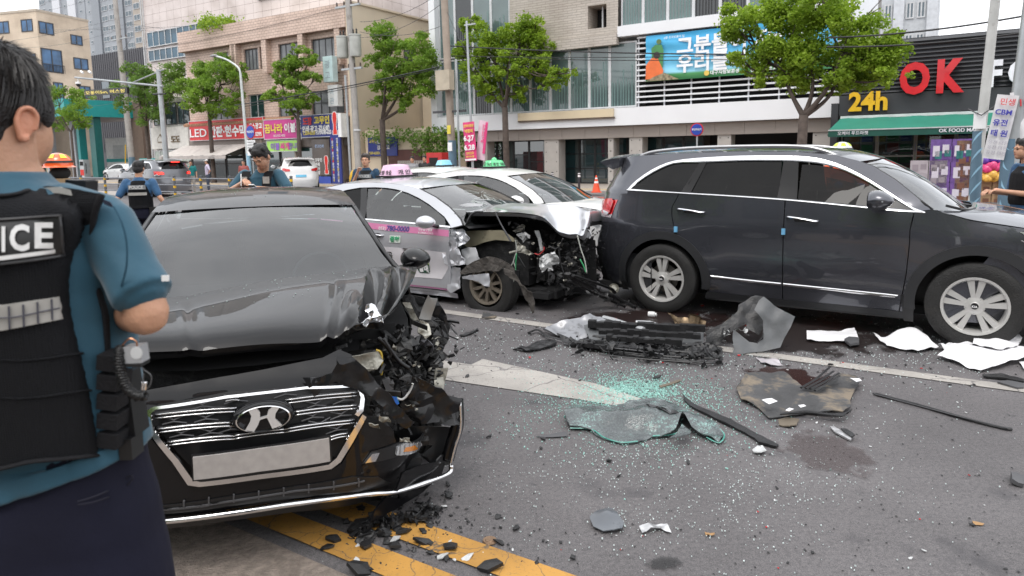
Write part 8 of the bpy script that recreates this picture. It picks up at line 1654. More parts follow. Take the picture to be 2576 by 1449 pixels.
for i in range(14):
 x = -230 + i * 36; yt = interp([(-243,745),(5,768),(130,750),(241,728)], x); yb = interp([(-240,810),(5,832),(130,808),(247,784)], x); MB().tube([VM(x, yt + 3,.0395), VM(x + 2, yb - 3,.0395)],.0016,5).build('band_stitch', GRL, OP)
MB().tube([VM(x, interp([(-243,777),(5,800),(130,779),(243,756)], x),.0395) for x in range(-236,243,14)],.0013,5).build('band_stitch', GRL, OP)
for y in (905,1000): MB().tube([VM(x, y - (x * .06) + 5 * math.sin(x * .02),.0268) for x in range(-240,262,20)],.005,6, flat=.5).build('vest_crease', VEST, OP, smooth=True)
# gear on his right hip
for i in range(5): q = MB(); q.box(Lc(288,905 + i * 48,1.20),(.036,.05,.028), M.Rotation(.15,3, 'Y')); q.build('side_strap', VESTW, OP)
q = MB(); q.box(Lc(334,1010,1.24),(.022,.05,.12), M.Rotation(-.05,3, 'Y'),.9); q.build('holster', M_BLACK, OP); q = MB(); q.box(Lc(330,1120,1.22),(.024,.04,.04)); q.build('holster_clip', M_BLACK, OP)
MB().box(Lc(343,888,1.17),(.030,.026,.030), M.Rotation(-.05,3, 'Y')).build('camera_unit', mat('device_grey',(.45,.46,.48), r=.3, m=.3), OP); MB().lathe([(0,0),(.010,0),(.011,-.001),(.0115,0)],20, M.Translation(Lc(343,888,1.156)) @ M.Rotation(R(90),4, 'X')).build('camera_dial', mat('device_pale',(.6,.61,.62), r=.3), OP); MB().box(Lc(343,913,1.17),(.032,.03,.006)).build('camera_base', M_BLACK, OP)
co_ = [Lc(*p) for p in ((302,872,1.16),(300,905,1.155),(306,945,1.155),(322,980,1.155),(345,996,1.158),(366,994,1.16))]; cc = crv(co_,26); hx = []
for i in range(len(cc) - 1):
 d_ = (cc[i + 1] - cc[i]).normalized(); x_ = d_.cross(V((0,1,0))).normalized(); y_ = V((0,1,0)); a = i * 1.35; hx.append(cc[i] + x_ * .0075 * math.cos(a) + y_ * .0075 * math.sin(a))
MB().tube(hx,.0026,5, cap=False).build('coiled_cord', M_BLACK, OP, smooth=True)
MB().tube(crv([Lc(*p) for p in ((350,915,1.16),(362,930,1.16),(380,945,1.16),(378,968,1.16),(366,980,1.16),(360,965,1.16),(362,940,1.16))],6),.0012,5).build('wire_loop', GREYPL, OP); MB().tube(crv([Lc(*p) for p in ((308,868,1.16),(325,852,1.16),(342,858,1.16),(345,872,1.16))],5),.0016,5).build('key_ring', mat('copper_ring',(.4,.2,.12), r=.3, m=1), OP)
for x in (360,366): MB().tube([Lc(x,962,1.158), Lc(x - 2,980,1.158)],.0028,8).build('ferrule', CHROME, OP)
# back pocket
MB().tube([VM(q.x, q.y,.018) for q in crv([(p[0], p[1],0) for p in ((195,1262),(235,1250),(290,1225),(326,1196),(332,1206),(300,1238),(240,1262),(196,1270))],5)],.0018,5).build('pocket_seam', mat('seam_navy',(.006,.006,.016), r=.9), OP); MB().lathe([(0,.003),(.006,.003),(.0075,0)],14, M.Translation(VM(297,1232,.02)) @ M.Rotation(R(90),4, 'X')).build('pocket_button', mat('button_navy',(.02,.02,.035), r=.4), OP)
# ================================================================ DEBRIS ON THE ROAD
CE = lambda X, Y: (1082 + X * .3864,709.8 + Y * .3864)
CF = lambda X, Y: (1731.2 + X * .46238,779 + Y * .46238)
CG_ = lambda X, Y: (779 + X * .4032,1125.2 + Y * .4032)
CI = lambda X, Y: (X, Y)
def world_piece(T, name, m, cf, pts, p0, e1, e2, amp=.02, fq=8, th=.004, ds=.03, seed=0, label=None, bulge=None, minz=.004):
 e1 = e1.normalized(); e2 = e2.normalized(); n = e1.cross(e2).normalized(); o_ = V((0,0, CH)); L_ = V(T.location); P = []
 for p in pts:
  d = ray(*cf(*p)); k = (p0 - o_).dot(n) / d.dot(n); q = o_ + d * k - p0; P.append((q.dot(e1), q.dot(e2)))
 cx = sum(p[0] for p in P) / len(P); cy = sum(p[1] for p in P) / len(P)
 def fn(a, b):
  q = V((a * fq, b * fq, seed * 3.3)); d = amp * (noise.noise(q) + .6 * noise.noise(q * 2.3))
  if bulge: d += bulge(a - cx, b - cy)
  w_ = p0 + e1 * a + e2 * b + n * d * (-1 if n.z < 0 else 1); w_.z = max(minz, w_.z); return w_ - L_
 mb = MB(); sheet(mb, P, fn, ds, th); return tag(mb.build(name, m, T, smooth=30), label)
def flat(name, label, catg, m, cf, pts, z=.02, amp=.02, fq=8, th=.003, ds=.03, seed=0, bulge=None, group=None, root=None):
 P = [G(*cf(*p), z) for p in pts]; c0 = sum(P, V((0,0,0))) / len(P); L = V((c0.x, c0.y,0))
 def fn(a, b):
  q = V((a * fq, b * fq, seed * 3.3)); d = amp * (noise.noise(q) + .6 * noise.noise(q * 2.3)); d += bulge(a - c0.x, b - c0.y) if bulge else 0; return V((a - L.x, b - L.y, max(.004 + th, z + d)))
 mb = MB(); sheet(mb,[(p.x, p.y) for p in P], fn, ds, th); o = mb.build(name, m, root, smooth=35)
 o.location = L if root is None else L - V(root.location)
 if root is None: tag(o, label, catg, group)
 elif label: tag(o, label)
 return o
SKINGR = mat('bumper_inner_grey',(.10,.105,.11), r=.5, v=.2, vs=5, bump=.2, bs=20, dirt=(.16,.14,.11), ds=6, dl=.62); BUMPS = mat('bumper_silver',(.22,.225,.24), r=.38, m=.35, coat=.4, v=.15, vs=6, dirt=(.07,.07,.07), ds=7, dl=.58)
MUD = mat('muddy_liner',(.060,.060,.062), r=.75, v=.3, vs=6, bump=.5, bs=30, dirt=(.19,.155,.115), ds=5, dl=.50); PAPER = mat('white_paper',(.74,.735,.75), r=.8, v=.03); BLK2 = mat('broken_black_plastic',(.016,.016,.017), r=.42, v=.4, vs=10, bump=.3, bs=60)
# ---- the heap of bumper parts
g0 = G(1640,880); HP = thing('bumper_heap', 'heap of broken bumper parts with a grey end flange beside the dark car', 'car debris',(g0.x, g0.y,0)); n2 = V((0,0,1))
UP = lambda t: (V((0,0,1)) * math.cos(R(t)) + V((.1,1,0)).normalized() * math.sin(R(t)))
def hp(name, m, pts, base, lean, amp=.02, label=None, seed=0, ds=.03, th=.004, cf=CE, e1=None, fq=8, bulge=None): return world_piece(HP, name, m, cf, pts, G(*cf(*base)), e1 or V((1,-.1,0)), UP(lean), amp, fq, th, ds, seed, label, bulge)
hp('bumper_skin', BUMPS,[(745,300),(800,268),(870,250),(960,235),(1040,212),(1110,225),(1150,250),(1120,300),(1060,330),(1000,370),(990,410),(900,370),(830,345)],(900,375),62,.03, 'silver painted end of the bumper skin',1)
hp('bumper_skin', SKINGR,[(1000,280),(1120,250),(1300,270),(1600,300),(1780,330),(1780,400),(1400,400),(1050,390)],(1300,400),70,.03, None,2)
hp('skirt', BLK2,[(830,345),(1000,370),(1400,400),(1790,400),(1900,420),(1905,495),(1830,520),(1620,505),(1400,482),(1180,450),(1000,410),(880,385)],(1400,485),78,.05, 'broken black grille insert',12, fq=14)
hp('flange', SKINGR,[(1975,310),(2010,330),(2080,385),(2130,395),(2170,370),(2170,250),(2110,180),(2140,120),(2170,95),(2240,150),(2310,195),(2378,222),(2350,290),(2310,360),(2280,425),(2180,448),(2080,460),(2025,472),(1992,502),(1958,495),(1975,440),(1968,370)],(2100,470),28,.035, 'large grey curved end flange of the bumper',3, fq=4)
hp('flange_rib', BLK2,[(1900,280),(2000,190),(2010,160),(2060,120),(2115,88),(2170,95),(2220,170),(2190,250),(2140,350),(2060,300),(2060,270),(1950,330),(1880,400),(1790,410),(1800,350)],(2050,440),38,.03, 'black ribbed inner face of the flange',4)
hp('flange_rib', MUD,[(1790,320),(1900,270),(2000,195),(2005,150),(2050,125),(2090,95),(2120,88),(2100,140),(2040,190),(1960,250),(1860,320),(1800,345)],(1950,380),25,.03, None,5)
for i,(P_, th_, m_, lab) in enumerate((([(740,305),(860,350),(1000,410),(1180,450),(1400,482),(1620,505),(1830,525),(1900,500)],.016, BLK2, 'long black lip sweeping along the foot of the heap'),([(930,390),(1100,425),(1300,460),(1600,485),(1840,495)],.012, TRIMB, None),([(1000,370),(1200,405),(1500,440),(1700,455),(1800,440)],.018, BLK2, None),([(1060,350),(1300,380),(1620,410),(1760,400)],.016, BLK2, None),([(640,330),(700,310),(760,350),(860,375)],.014, BLK2, None),
  ([(1100,470),(1400,500),(1700,520)],.010, TRIMB, None),([(1780,400),(1850,380),(1920,340),(1990,300)],.012, BLK2, None),([(1200,430),(1350,445),(1520,470)],.009, GREYPL, None))):
 MB().tube(crv([G(*CE(*p),.03 + .012 * (i % 4)) - V(HP.location) for p in P_],6), th_,6, flat=.55).build('bumper_strip', m_, HP, smooth=30, label=lab)
for i,(Xa, Ya, Xb, Yb, h) in enumerate(((1030,318,1790,358,.06),(1100,352,1760,392,.05),(1150,385,1640,425,.045),(1250,335,1700,345,.02),(960,400,1500,470,.04))):
 a, b = G(*CE(Xa, Ya + 40),.0), G(*CE(Xb, Yb + 35),.0); d_ = (b - a); L_ = d_.length; a -= V(HP.location); q = MB(); n_ = 14; rr = random.Random(i)
 for k in range(n_):
  t0, t1 = k / n_,(k + 1) / n_; hh = h * rr.uniform(.7,1.15); c_ = a + d_ * ((t0 + t1) / 2); q.box((c_.x, c_.y,.10 - i * .015 + hh / 2),(L_ / n_ * 1.0,.05 + .03 * rr.random(), hh), M.Rotation(math.atan2(d_.y, d_.x),3, 'Z') @ M.Rotation(rr.uniform(-.05,.05),3, 'X'))
 tag(q.build('ribbed_beam', BLK2, HP), kind='stuff')
TUBM = mat('pale_tube',(.38,.39,.40), r=.35, m=.2, dirt=(.12,.12,.12), ds=12, dl=.6)
for P_, r_ in (([(1130,228),(1200,245),(1300,280),(1390,305)],.026),([(1340,258),(1430,262),(1500,285),(1560,302)],.022),([(900,250),(970,238),(1040,235)],.015)): MB().tube([G(*CE(*p),.12) - V(HP.location) for p in P_], r_,10, flat=.7).build('pale_tube', TUBM, HP, smooth=40)
for P_, m_ in (([(1900,330),(1930,260),(2020,235),(2130,240),(2200,290)], M_BLACK),([(1920,350),(1960,290),(2060,260),(2120,300)], M_BLACK),([(2140,240),(2180,260),(2200,290)], mat('wire_red',(.4,.03,.03))),([(2150,245),(2175,250),(2195,275)], mat('wire_red',(.4,.03,.03))),([(2170,300),(2165,350),(2130,395)], M_BLACK)): MB().tube(crv([G(*CE(*p),.16) - V(HP.location) for p in P_],6),.006,5).build('cable', m_, HP, smooth=True)
for X, Y in ((1935,330),(2010,300),(2050,320)): q = MB(); junk(q, G(*CE(X, Y),.14) - V(HP.location),(.02,.02,.02),4,.02,.04, random.Random(X),.8); tag(q.build('lamp_socket', LW, HP), kind='stuff')
rr = random.Random(31); q = MB()
for _ in range(24): X = rr.uniform(950,1850); junk(q, G(*CE(X,400 + (X - 950) * .09 + rr.uniform(-30,40)),.06) - V(HP.location),(.08,.05,.04),6,.015,.06, rr)
tag(q.build('broken_bits', BLK2, HP), kind='stuff')
# ---- black beam torn from the taxi
g0 = G(1530,775); BM = thing('radiator_support', 'long black broken radiator support sloping from the crushed taxi to the road', 'car debris',(g0.x, g0.y,0))
for P_, r_ in ((((1450,850,.52),(1500,900,.44),(1700,1000,.30),(1950,1100,.14),(2160,1210,.05)),.035),(((1480,920,.42),(1640,1020,.26),(1860,1120,.10),(2050,1200,.04)),.028),(((1500,870,.50),(1740,950,.34),(1900,1010,.24),(1940,1050,.18)),.03),(((1380,850,.5),(1440,900,.42),(1500,930,.40)),.02),(((1180,1150,.05),(1350,1070,.12),(1550,1060,.12),(1700,1080,.12)),.018)):
 MB().tube(crv([G(*CD(X, Y), z) - V(BM.location) for X, Y, z in P_],5), r_,6, flat=.5).build('beam', BLK2, BM, smooth=25)
MB().lathe([(0,.01),(.03,.012),(.045,.0),(.055,.012),(.06,.0)],18, M.Translation(G(*CD(1935,1010),.2) - V(BM.location)) @ M.Rotation(R(70),4, 'X')).build('pulley', BAREM, BM, smooth=30); world_piece(BM, 'bracket', GREYPL, CD,[(1640,900),(1680,840),(1705,900),(1700,935)], G(*CD(1670,1050)), V((1,0,0)), V((0,0,1)),.01)
q = MB(); rr = random.Random(8)
for t in range(16): f = t / 15; junk(q, G(*CD(1500 + 620 * f,900 + 290 * f + rr.uniform(-20,50)), max(.03,.42 - .42 * f)) - V(BM.location),(.07,.05,.04),5,.015,.05, rr)
tag(q.build('broken_bits', BLK2, BM), kind='stuff')
# ---- sheet of laminated windscreen glass
GLS = bpy.data.materials.new('crazed_glass'); GLS.use_nodes = True; n_ = GLS.node_tree; b_ = n_.nodes['Principled BSDF']; t_ = n_.nodes.new('ShaderNodeTexCoord'); v_ = n_.nodes.new('ShaderNodeTexVoronoi'); v_.inputs['Scale'].default_value = 110; nn_ = n_.nodes.new('ShaderNodeTexNoise'); nn_.inputs['Scale'].default_value = 7; nn_.inputs['Detail'].default_value = 5; r_ = n_.nodes.new('ShaderNodeValToRGB'); e_ = r_.color_ramp.elements
e_[0].position = .35; e_[0].color = (.055,.064,.068,1); e_[1].position = .92; e_[1].color = (.22,.42,.38,1); q_ = e_.new(.66); q_.color = (.09,.11,.11,1)
mm_ = n_.nodes.new('ShaderNodeMath'); mm_.operation = 'MULTIPLY_ADD'; mm_.inputs[1].default_value = .45; n_.links.new(t_.outputs['Object'], v_.inputs['Vector']); n_.links.new(t_.outputs['Object'], nn_.inputs['Vector']); n_.links.new(v_.outputs['Color'], mm_.inputs[0]); n_.links.new(nn_.outputs['Fac'], mm_.inputs[2]); sb_ = n_.nodes.new('ShaderNodeMath'); sb_.operation = 'SUBTRACT'; sb_.inputs[1].default_value = .2; n_.links.new(mm_.outputs[0], sb_.inputs[0]); n_.links.new(sb_.outputs[0], r_.inputs[0]); n_.links.new(r_.outputs[0], b_.inputs['Base Color']); b_.inputs['Roughness'].default_value = .12; b_.inputs['Specular IOR Level'].default_value = .8
bp_ = n_.nodes.new('ShaderNodeBump'); bp_.inputs['Distance'].default_value = .002; n_.links.new(v_.outputs['Distance'], bp_.inputs['Height']); n_.links.new(bp_.outputs[0], b_.inputs['Normal'])
g0 = G(1620,1060); GT_ = thing('windscreen_sheet', 'crumpled sheet of green shattered windscreen glass lying on the road', 'broken glass',(g0.x, g0.y,0))
def gb_(a, b): return .085 * math.exp(-((b - .04 + .22 * a) / .12) ** 2) * max(0,1 - (a / .62) ** 2) + .02 * math.sin(a * 9)
flat('glass_sheet', None, None, GLS, CE,[(875,880),(930,830),(1050,800),(1200,790),(1300,775),(1450,770),(1560,800),(1700,850),(1850,930),(1915,990),(1880,1045),(1800,1010),(1700,975),(1640,925),(1600,985),(1560,1005),(1450,1000),(1350,1035),(1240,1040),(1130,1010),(1080,985),(1050,960),(980,950),(910,950)],.02,.022,7,.006,.018,2, gb_, root=GT_)
TEALG = mat('glass_edge_teal',(.10,.36,.30), r=.15, spec=1, v=.3, vs=60)
for P_ in ([(1640,925),(1600,985),(1450,1002)],[(1800,1010),(1880,1045),(1915,990),(1850,930)],[(910,950),(1050,958),(1130,1010),(1240,1042),(1350,1036)],[(1500,900),(1440,850),(1460,800),(1560,800)],[(875,880),(930,832),(1050,800)]): MB().tube(crv([G(*CE(*p),.018) - V(GT_.location) for p in P_],6),.0045,5).build('glass_edge', TEALG, GT_)
flat('glass_fold', None, None, GLS, CE,[(1640,925),(1700,975),(1690,990),(1560,1008),(1600,985)],.07,.01,9,.005,.02,3, root=GT_); flat('glass_fold', None, None, mat('glass_black_border',(.012,.012,.013), r=.15), CE,[(1400,790),(1480,800),(1560,830),(1620,850),(1560,850),(1440,815)],.11,.02,12,.004,.02,4, root=GT_)
# ---- loose trims, rod, liner, papers
flat('rubber_strip', 'long black curved cowl strip just right of the windscreen sheet', 'trim strip', BLK2, CE,[(1645,725),(1655,765),(1690,800),(1780,845),(1900,905),(2050,975),(2110,1010),(2140,1040),(2255,1068),(2270,1055),(2180,1010),(2130,985),(1960,890),(1800,825),(1720,790),(1670,755)],.02,.006,8,.012,.025,3)
o = thing('black_rod', 'long thin straight black rubber strip right of the muddy liner', 'trim strip',(g0.x, g0.y,0)); MB().tube(crv([G(*CF(*p),.012) - V(o.location) for p in ((1005,455),(1250,518),(1500,590),(1700,640),(1765,650))],5),[.008] + [.0125] * 19 + [.006],8, flat=.8).build('strip', BLK2, o, smooth=40); MB().tube([G(*CF(*p),.02) - V(o.location) for p in ((1010,458),(1500,588),(1740,645))],.003,5).build('strip_lip', GREYPL, o)
g0 = G(*CF(580,500)); LN = thing('wheel_liner', 'muddy grey torn wheel arch liner lying on the road right of the glass', 'car debris',(g0.x, g0.y,0))
lb = lambda a, b: .05 * math.exp(-((a + .32) / .16) ** 2) * max(0, b / .25 + .5) + .05 * max(0, a / .4 - .3) * .5 + .045 * max(0,.7 - abs(a / .35))
flat('liner_sheet', None, None, MUD, CF,[(262,435),(320,395),(400,372),(520,352),(560,375),(600,428),(640,455),(700,430),(760,395),(830,362),(905,375),(940,400),(905,440),(880,500),(885,545),(840,575),(760,575),(650,560),(560,572),(440,585),(380,530),(290,490)],.02,.02,5,.006,.022,5, lb, root=LN)
for P_ in ([(615,425),(700,375),(770,312)],[(640,428),(720,385),(790,335)],[(665,430),(740,395),(820,345)],[(690,440),(760,400),(822,360)]): MB().tube([G(*CF(*p),.08) - V(LN.location) for p in P_],.010,6, flat=.6).build('liner_rib', BLK2, LN)
flat('liner_edge', None, None, BLK2, CF,[(500,570),(640,556),(760,570),(840,578),(885,548),(890,540),(850,560),(760,560),(640,545),(500,562)],.05,.004,9,.008,.03,5, root=LN)
flat('tan_scrap', 'small tan brown plastic scrap under the muddy liner edge', 'scrap', mat('tan_plastic',(.14,.115,.085), r=.7, v=.2), CF,[(490,595),(520,585),(605,590),(590,622),(550,632),(495,620)],.02,.012,10,.006,.02,6)
for i,(P_, lab) in enumerate((([(400,490),(455,480),(487,495),(440,512)], 'largest white paper scrap on the muddy liner'),([(528,548),(550,535),(575,542),(550,553)], 'small white paper scrap at the near edge of the muddy liner'),([(598,520),(630,515),(642,524),(612,532)], 'creased white paper scrap near the middle of the muddy liner'),([(880,372),(930,372),(945,385),(915,392)], 'pale scrap at the far right corner of the muddy liner'))): flat('paper_scrap', lab, 'paper', PAPER, CF, P_,.085,.004,9,.001,.02, i)
def bub(h, cx, cy, r_): return lambda a, b: h * math.exp(-((a - cx) ** 2 + (b - cy) ** 2) / r_ ** 2)
flat('paper_sheet', 'flat white paper sheet lying alone below the dark car sill', 'paper', PAPER, CF,[(645,107),(780,112),(905,104),(930,158),(860,172),(740,168),(645,165)],.03,.03,5,.002,.03,1); flat('paper_clip_block', 'small dark block lying on the corner of the single white sheet', 'scrap', GREYPL, CF,[(850,160),(875,145),(930,150),(930,180),(880,188)],.05,.006,9,.02,.03,1)
flat('paper_sheet', 'crumpled white paper sheet with a raised fold left of the front wheel', 'paper', PAPER, CF,[(1005,118),(1060,150),(1130,150),(1190,130),(1235,92),(1275,108),(1275,150),(1365,200),(1250,222),(1150,208),(1080,190),(1025,150)],.03,.03,5,.002,.02,2, bub(.10,.05,.02,.13))
flat('paper_sheet', 'upright curled white paper in front of the front wheel', 'paper', PAPER, CF,[(1360,190),(1450,165),(1500,120),(1530,95),(1556,130),(1560,190),(1500,215),(1400,215)],.05,.05,6,.002,.02,3, bub(.10,.03,.03,.10)); flat('paper_sheet', 'fan shaped white paper leaning on the front wheel', 'paper', PAPER, CF,[(1548,180),(1575,110),(1610,88),(1720,98),(1818,155),(1780,200),(1700,215),(1600,205)],.09,.03,5,.002,.02,4, bub(.07,0,.02,.15))
flat('paper_sheet', 'largest white paper sheet draped on the road nearest the camera at the front wheel', 'paper', PAPER, CF,[(1355,250),(1420,212),(1550,200),(1700,208),(1900,205),(1900,250),(1750,285),(1700,300),(1590,320),(1530,302),(1440,268)],.04,.04,4,.002,.03,5, bub(.05,0,.05,.2)); flat('paper_sheet', 'white paper corner cut by the right edge of the photo', 'paper', PAPER, CF,[(1800,280),(1860,275),(1900,330),(1830,325)],.02,.015,5,.002,.03,6)
flat('clear_flake', 'curved clear plastic flake by the white lane line', 'scrap', mat('clear_flake',(.45,.42,.44), r=.15, spec=1), CF,[(368,258),(430,275),(480,268),(515,295),(450,302),(400,285)],.02,.02,9,.002,.02,7)
# exhaust part and bottle
g0 = G(*CE(1690,275)); EX = thing('exhaust_flange', 'burnt brown metal exhaust flange beside the bumper heap', 'car debris',(g0.x, g0.y,0)); BRZ = mat('burnt_metal',(.16,.115,.07), r=.35, m=.8, v=.3, vs=12, dirt=(.05,.04,.03), ds=15); MB().lathe([(.045,.02),(.075,.03),(.065,.07),(.06,.10),(.052,.10),(.055,.07)],22, M.Rotation(.25,4, 'Y') @ M.Translation((.03,0,0))).build('collar', BRZ, EX, smooth=40); world_piece(EX, 'heat_shield', BRZ, CE,[(1560,200),(1620,230),(1680,240),(1760,230),(1800,250),(1790,280),(1700,292),(1600,270)], G(*CE(1680,292)), V((1,-.1,0)), V((0,1,.5)),.03,12)
o = MB().lathe([(0,-.035),(.03,-.033),(.032,0),(.03,.035),(.02,.04),(.02,.055),(0,.055)],16).build('plastic_tub', mat('white_cap',(.66,.66,.66), r=.4), None, smooth=40); tag(o, 'white plastic cap lying behind the bumper heap', 'scrap'); g0 = G(*CE(1440,230)); o.location = g0 + V((0,0,.033)); o.rotation_euler = (R(90),0, R(70))
# ---- named single scraps
GP2 = mat('grey_panel_scrap',(.10,.11,.125), r=.35, coat=.3, v=.15, dirt=(.02,.02,.02), ds=14, dl=.6)
flat('panel_scrap', 'grey triangular plastic panel scrap lying alone on the near road', 'scrap', GP2, CG_,[(1745,440),(1790,410),(1855,378),(1890,375),(1925,440),(1962,470),(1950,505),(1900,518),(1830,518),(1770,490)],.02,.012,8,.004,.015,3, bub(.03,0,.02,.06)); flat('silver_scrap', 'bent silver foil strip right of the grey triangular scrap', 'scrap', mat('foil',(.55,.55,.56), r=.3, m=.6, v=.3, vs=20), CG_,[(2055,495),(2130,485),(2190,475),(2230,480),(2258,530),(2225,520),(2190,505),(2130,512),(2075,530)],.015,.015,14,.002,.012,4)
LEAF = mat('dry_leaf',(.34,.20,.09), r=.8)
for i,(P_, lab) in enumerate((([(2465,530),(2490,528),(2505,540),(2527,535),(2510,552),(2480,545)], 'dry brown leaf on the near road below the foil strip'),([(3355 - 0,0),(3380,5),(3390,20),(3360,18)], 'x'))): 
 if i == 0: flat('dry_leaf', lab, 'leaf', LEAF, CG_, P_,.008,.01,20,.001,.008, i)
flat('dry_leaf', 'dry brown leaf at the right side of the near road', 'leaf', LEAF, CF,[(1545,1145),(1575,1150),(1612,1160),(1600,1172),(1570,1168),(1552,1172)],.008,.01,20,.001,.01,2); flat('dry_leaf', 'small dry leaf on the road left of the two other leaves', 'leaf', LEAF, CF,[(90,1208),(115,1215),(145,1215),(140,1230),(115,1225),(95,1225)],.008,.01,20,.001,.01,3)
flat('silver_trim', 'short silver and black trim piece below the muddy liner', 'trim strip', mat('foil',(.55,.55,.56)), CF,[(770,632),(795,635),(890,695),(885,706),(800,665)],.02,.006,9,.01,.02,5); flat('black_clip', 'black clip lying against the silver trim piece', 'scrap', BLK2, CF,[(830,648),(860,650),(905,680),(890,690),(850,665)],.03,.01,12,.01,.02,6)
flat('black_scrap', 'black curved trim at the right edge of the white lane line', 'scrap', BLK2, CF,[(1600,352),(1700,345),(1827,375),(1827,388),(1720,372),(1610,362)],.02,.008,9,.012,.02,7); flat('black_scrap', 'dark angular plate below the curved trim at the right edge', 'scrap', GREYPL, CF,[(1680,392),(1740,385),(1827,400),(1827,420),(1790,422)],.02,.008,9,.012,.02,8); flat('black_scrap', 'dark broken block at the right edge of the photo half way down', 'scrap', GREYPL, CF,[(1755,885),(1790,880),(1827,900),(1827,945),(1765,930)],.03,.02,12,.02,.02,9)
flat('black_scrap', 'jagged black plastic bracket left of the bumper heap', 'scrap', BLK2, CE,[(540,425),(620,415),(690,380),(815,370),(825,395),(760,420),(640,442)],.03,.02,10,.012,.02,10); flat('black_scrap', 'split black stick left of the bumper heap', 'scrap', BLK2, CE,[(190,345),(250,325),(310,300),(315,310),(260,338),(205,352)],.015,.012,14,.01,.015,11); flat('grey_scrap', 'dusty grey lens cover on the white lane line by the flat tyre', 'scrap', MUD, CE,[(335,225),(345,195),(390,200),(435,220),(420,230),(370,232)],.02,.02,8,.006,.015,12)
flat('tan_splinter', 'tan splintered strip behind the cowl strip', 'scrap', mat('tan_plastic',(.14,.115,.085)), CE,[(1490,672),(1560,650),(1630,628),(1632,638),(1570,665),(1500,683)],.015,.008,9,.008,.02,13); flat('dark_flake', 'thin dark flake left of the windscreen sheet', 'scrap', GREYPL, CE,[(690,1000),(780,990),(890,972),(895,1000),(820,1005),(740,1006)],.012,.006,9,.003,.02,14)
flat('white_scrap', 'heart shaped silver clip below the cowl strip', 'scrap', LW, CE,[(2098,1085),(2130,1068),(2165,1065),(2188,1100),(2150,1112),(2105,1100)],.02,.012,14,.006,.012,15)
# ---- small scattered shards, each its own object sharing a few meshes
rr = random.Random(99)
def shardmesh(name, m, seed, s=1.0, thick=.25):
 r2 = random.Random(seed); n = r2.randint(4,7); pts = [V((math.cos(6.283 * i / n) * r2.uniform(.5,1), math.sin(6.283 * i / n) * r2.uniform(.25,.8), r2.uniform(-.12,.12))) * s for i in range(n)]; mb = MB(); up = V((0,0, thick * s)); mb.add(pts + [p + up for p in pts] + [V((0,0, thick * s * 1.5))],[tuple(range(n - 1,-1,-1))] + [(i,(i + 1) % n, n + (i + 1) % n, n + i) for i in range(n)] + [(n + i, n + (i + 1) % n,2 * n) for i in range(n)]); return mb.mesh(name, m)
REDP = mat('red_lens_bit',(.50,.015,.015), r=.2, coat=.5)
KINDS = {'black_shard': ([shardmesh('black_shard', BLK2, i,1,.22) for i in range(9)], 'small black plastic shard scattered on the road', 'black shards scattered over the road'), 'white_shard': ([shardmesh('white_shard', LW,20 + i,1,.15) for i in range(5)], 'small white or silver fragment scattered on the road', 'white fragments scattered over the road'), 'red_shard': ([shardmesh('red_shard', REDP,40 + i,1,.3) for i in range(4)], 'small red lens fragment scattered on the road', 'red lens fragments scattered over the road')}
def shard(kind, px, py, s, z=.004):
 ms, lab, grp = KINDS[kind]; o = link(kind, rr.choice(ms)); p = G(px, py); o.location = (p.x, p.y, z + s * .15); o.scale = (s, s * rr.uniform(.6,1.2), s); o.rotation_euler = (rr.uniform(-.3,.3), rr.uniform(-.3,.3), rr.uniform(0,6.28)); return tag(o, lab, 'shard', grp)
def area(kind, n, x0, x1, y0, y1, s0, s1):
 for _ in range(n): shard(kind, rr.uniform(x0, x1), rr.uniform(y0, y1), s0 + (s1 - s0) * rr.random() ** 2.5)
area('black_shard',46,1180,2560,880,1440,.006,.03); area('black_shard',40,1150,2570,790,960,.008,.04); area('black_shard',34,820,1380,1300,1445,.008,.035)
area('black_shard',40,900,1090,1268,1345,.012,.045); area('black_shard',16,1020,1140,1230,1300,.01,.04); area('white_shard',30,1150,2570,800,1000,.006,.024); area('white_shard',36,900,2500,1000,1440,.004,.016); area('white_shard',12,880,1300,1290,1445,.008,.03)
area('red_shard',18,1250,2400,800,960,.008,.024); area('red_shard',12,1300,2500,960,1440,.004,.012); area('red_shard',10,1500,1800,770,830,.01,.03)
for X, Y, s in ((350,630,.05),(530,630,.055),(700,605,.06),(590,545,.06),(150,590,.055),(110,640,.035),(880,640,.05),(1130,768,.07),(310,780,.07),(480,600,.03),(330,520,.09),(420,470,.08),(520,500,.08),(600,470,.07),(690,460,.06),(760,400,.06),(860,240,.035),(1285,515,.028),(1640,700,.03)): shard('black_shard', *CG_(X, Y), s)
for X, Y, s in ((360,610,.03),(540,590,.04),(985,700,.035),(565,460,.03),(840,378,.025),(295,720,.03),(830,690,.03)): shard('white_shard', *CG_(X, Y), s)
g0 = G(*CG_(520,490)); CP = thing('plastic_pile', 'pile of shattered black plastic on the yellow line under the smashed corner', 'car debris',(g0.x, g0.y,0)); q = MB()
for _ in range(30): f = rr.random(); junk(q, G(*CG_(300 + 480 * f,520 - 130 * f + rr.uniform(-35,30)),.03) - V(CP.location),(.035,.03,.02),5,.012,.045, rr)
tag(q.build('shattered_plastic', BLK2, CP), kind='stuff')
def grit(name, label, m, n, fn, s0, s1):
 q = MB()
 for _ in range(n):
  px, py = fn(); p = G(px, py,.004); s_ = s0 + (s1 - s0) * rr.random() ** 3; a = rr.uniform(0,6.28); k = rr.uniform(.3,1); c_, t_ = math.cos(a) * s_, math.sin(a) * s_
  q.add([p + V((c_, t_,0)), p + V((-t_ * k, c_ * k,0)), p + V((-c_,-t_,0)), p + V((t_ * k,-c_ * k,0)), p + V((0,0, s_ * .6))],[(0,1,4),(1,2,4),(2,3,4),(3,0,4)])
 return tag(q.build(name, m), label, 'debris', None, 'stuff')
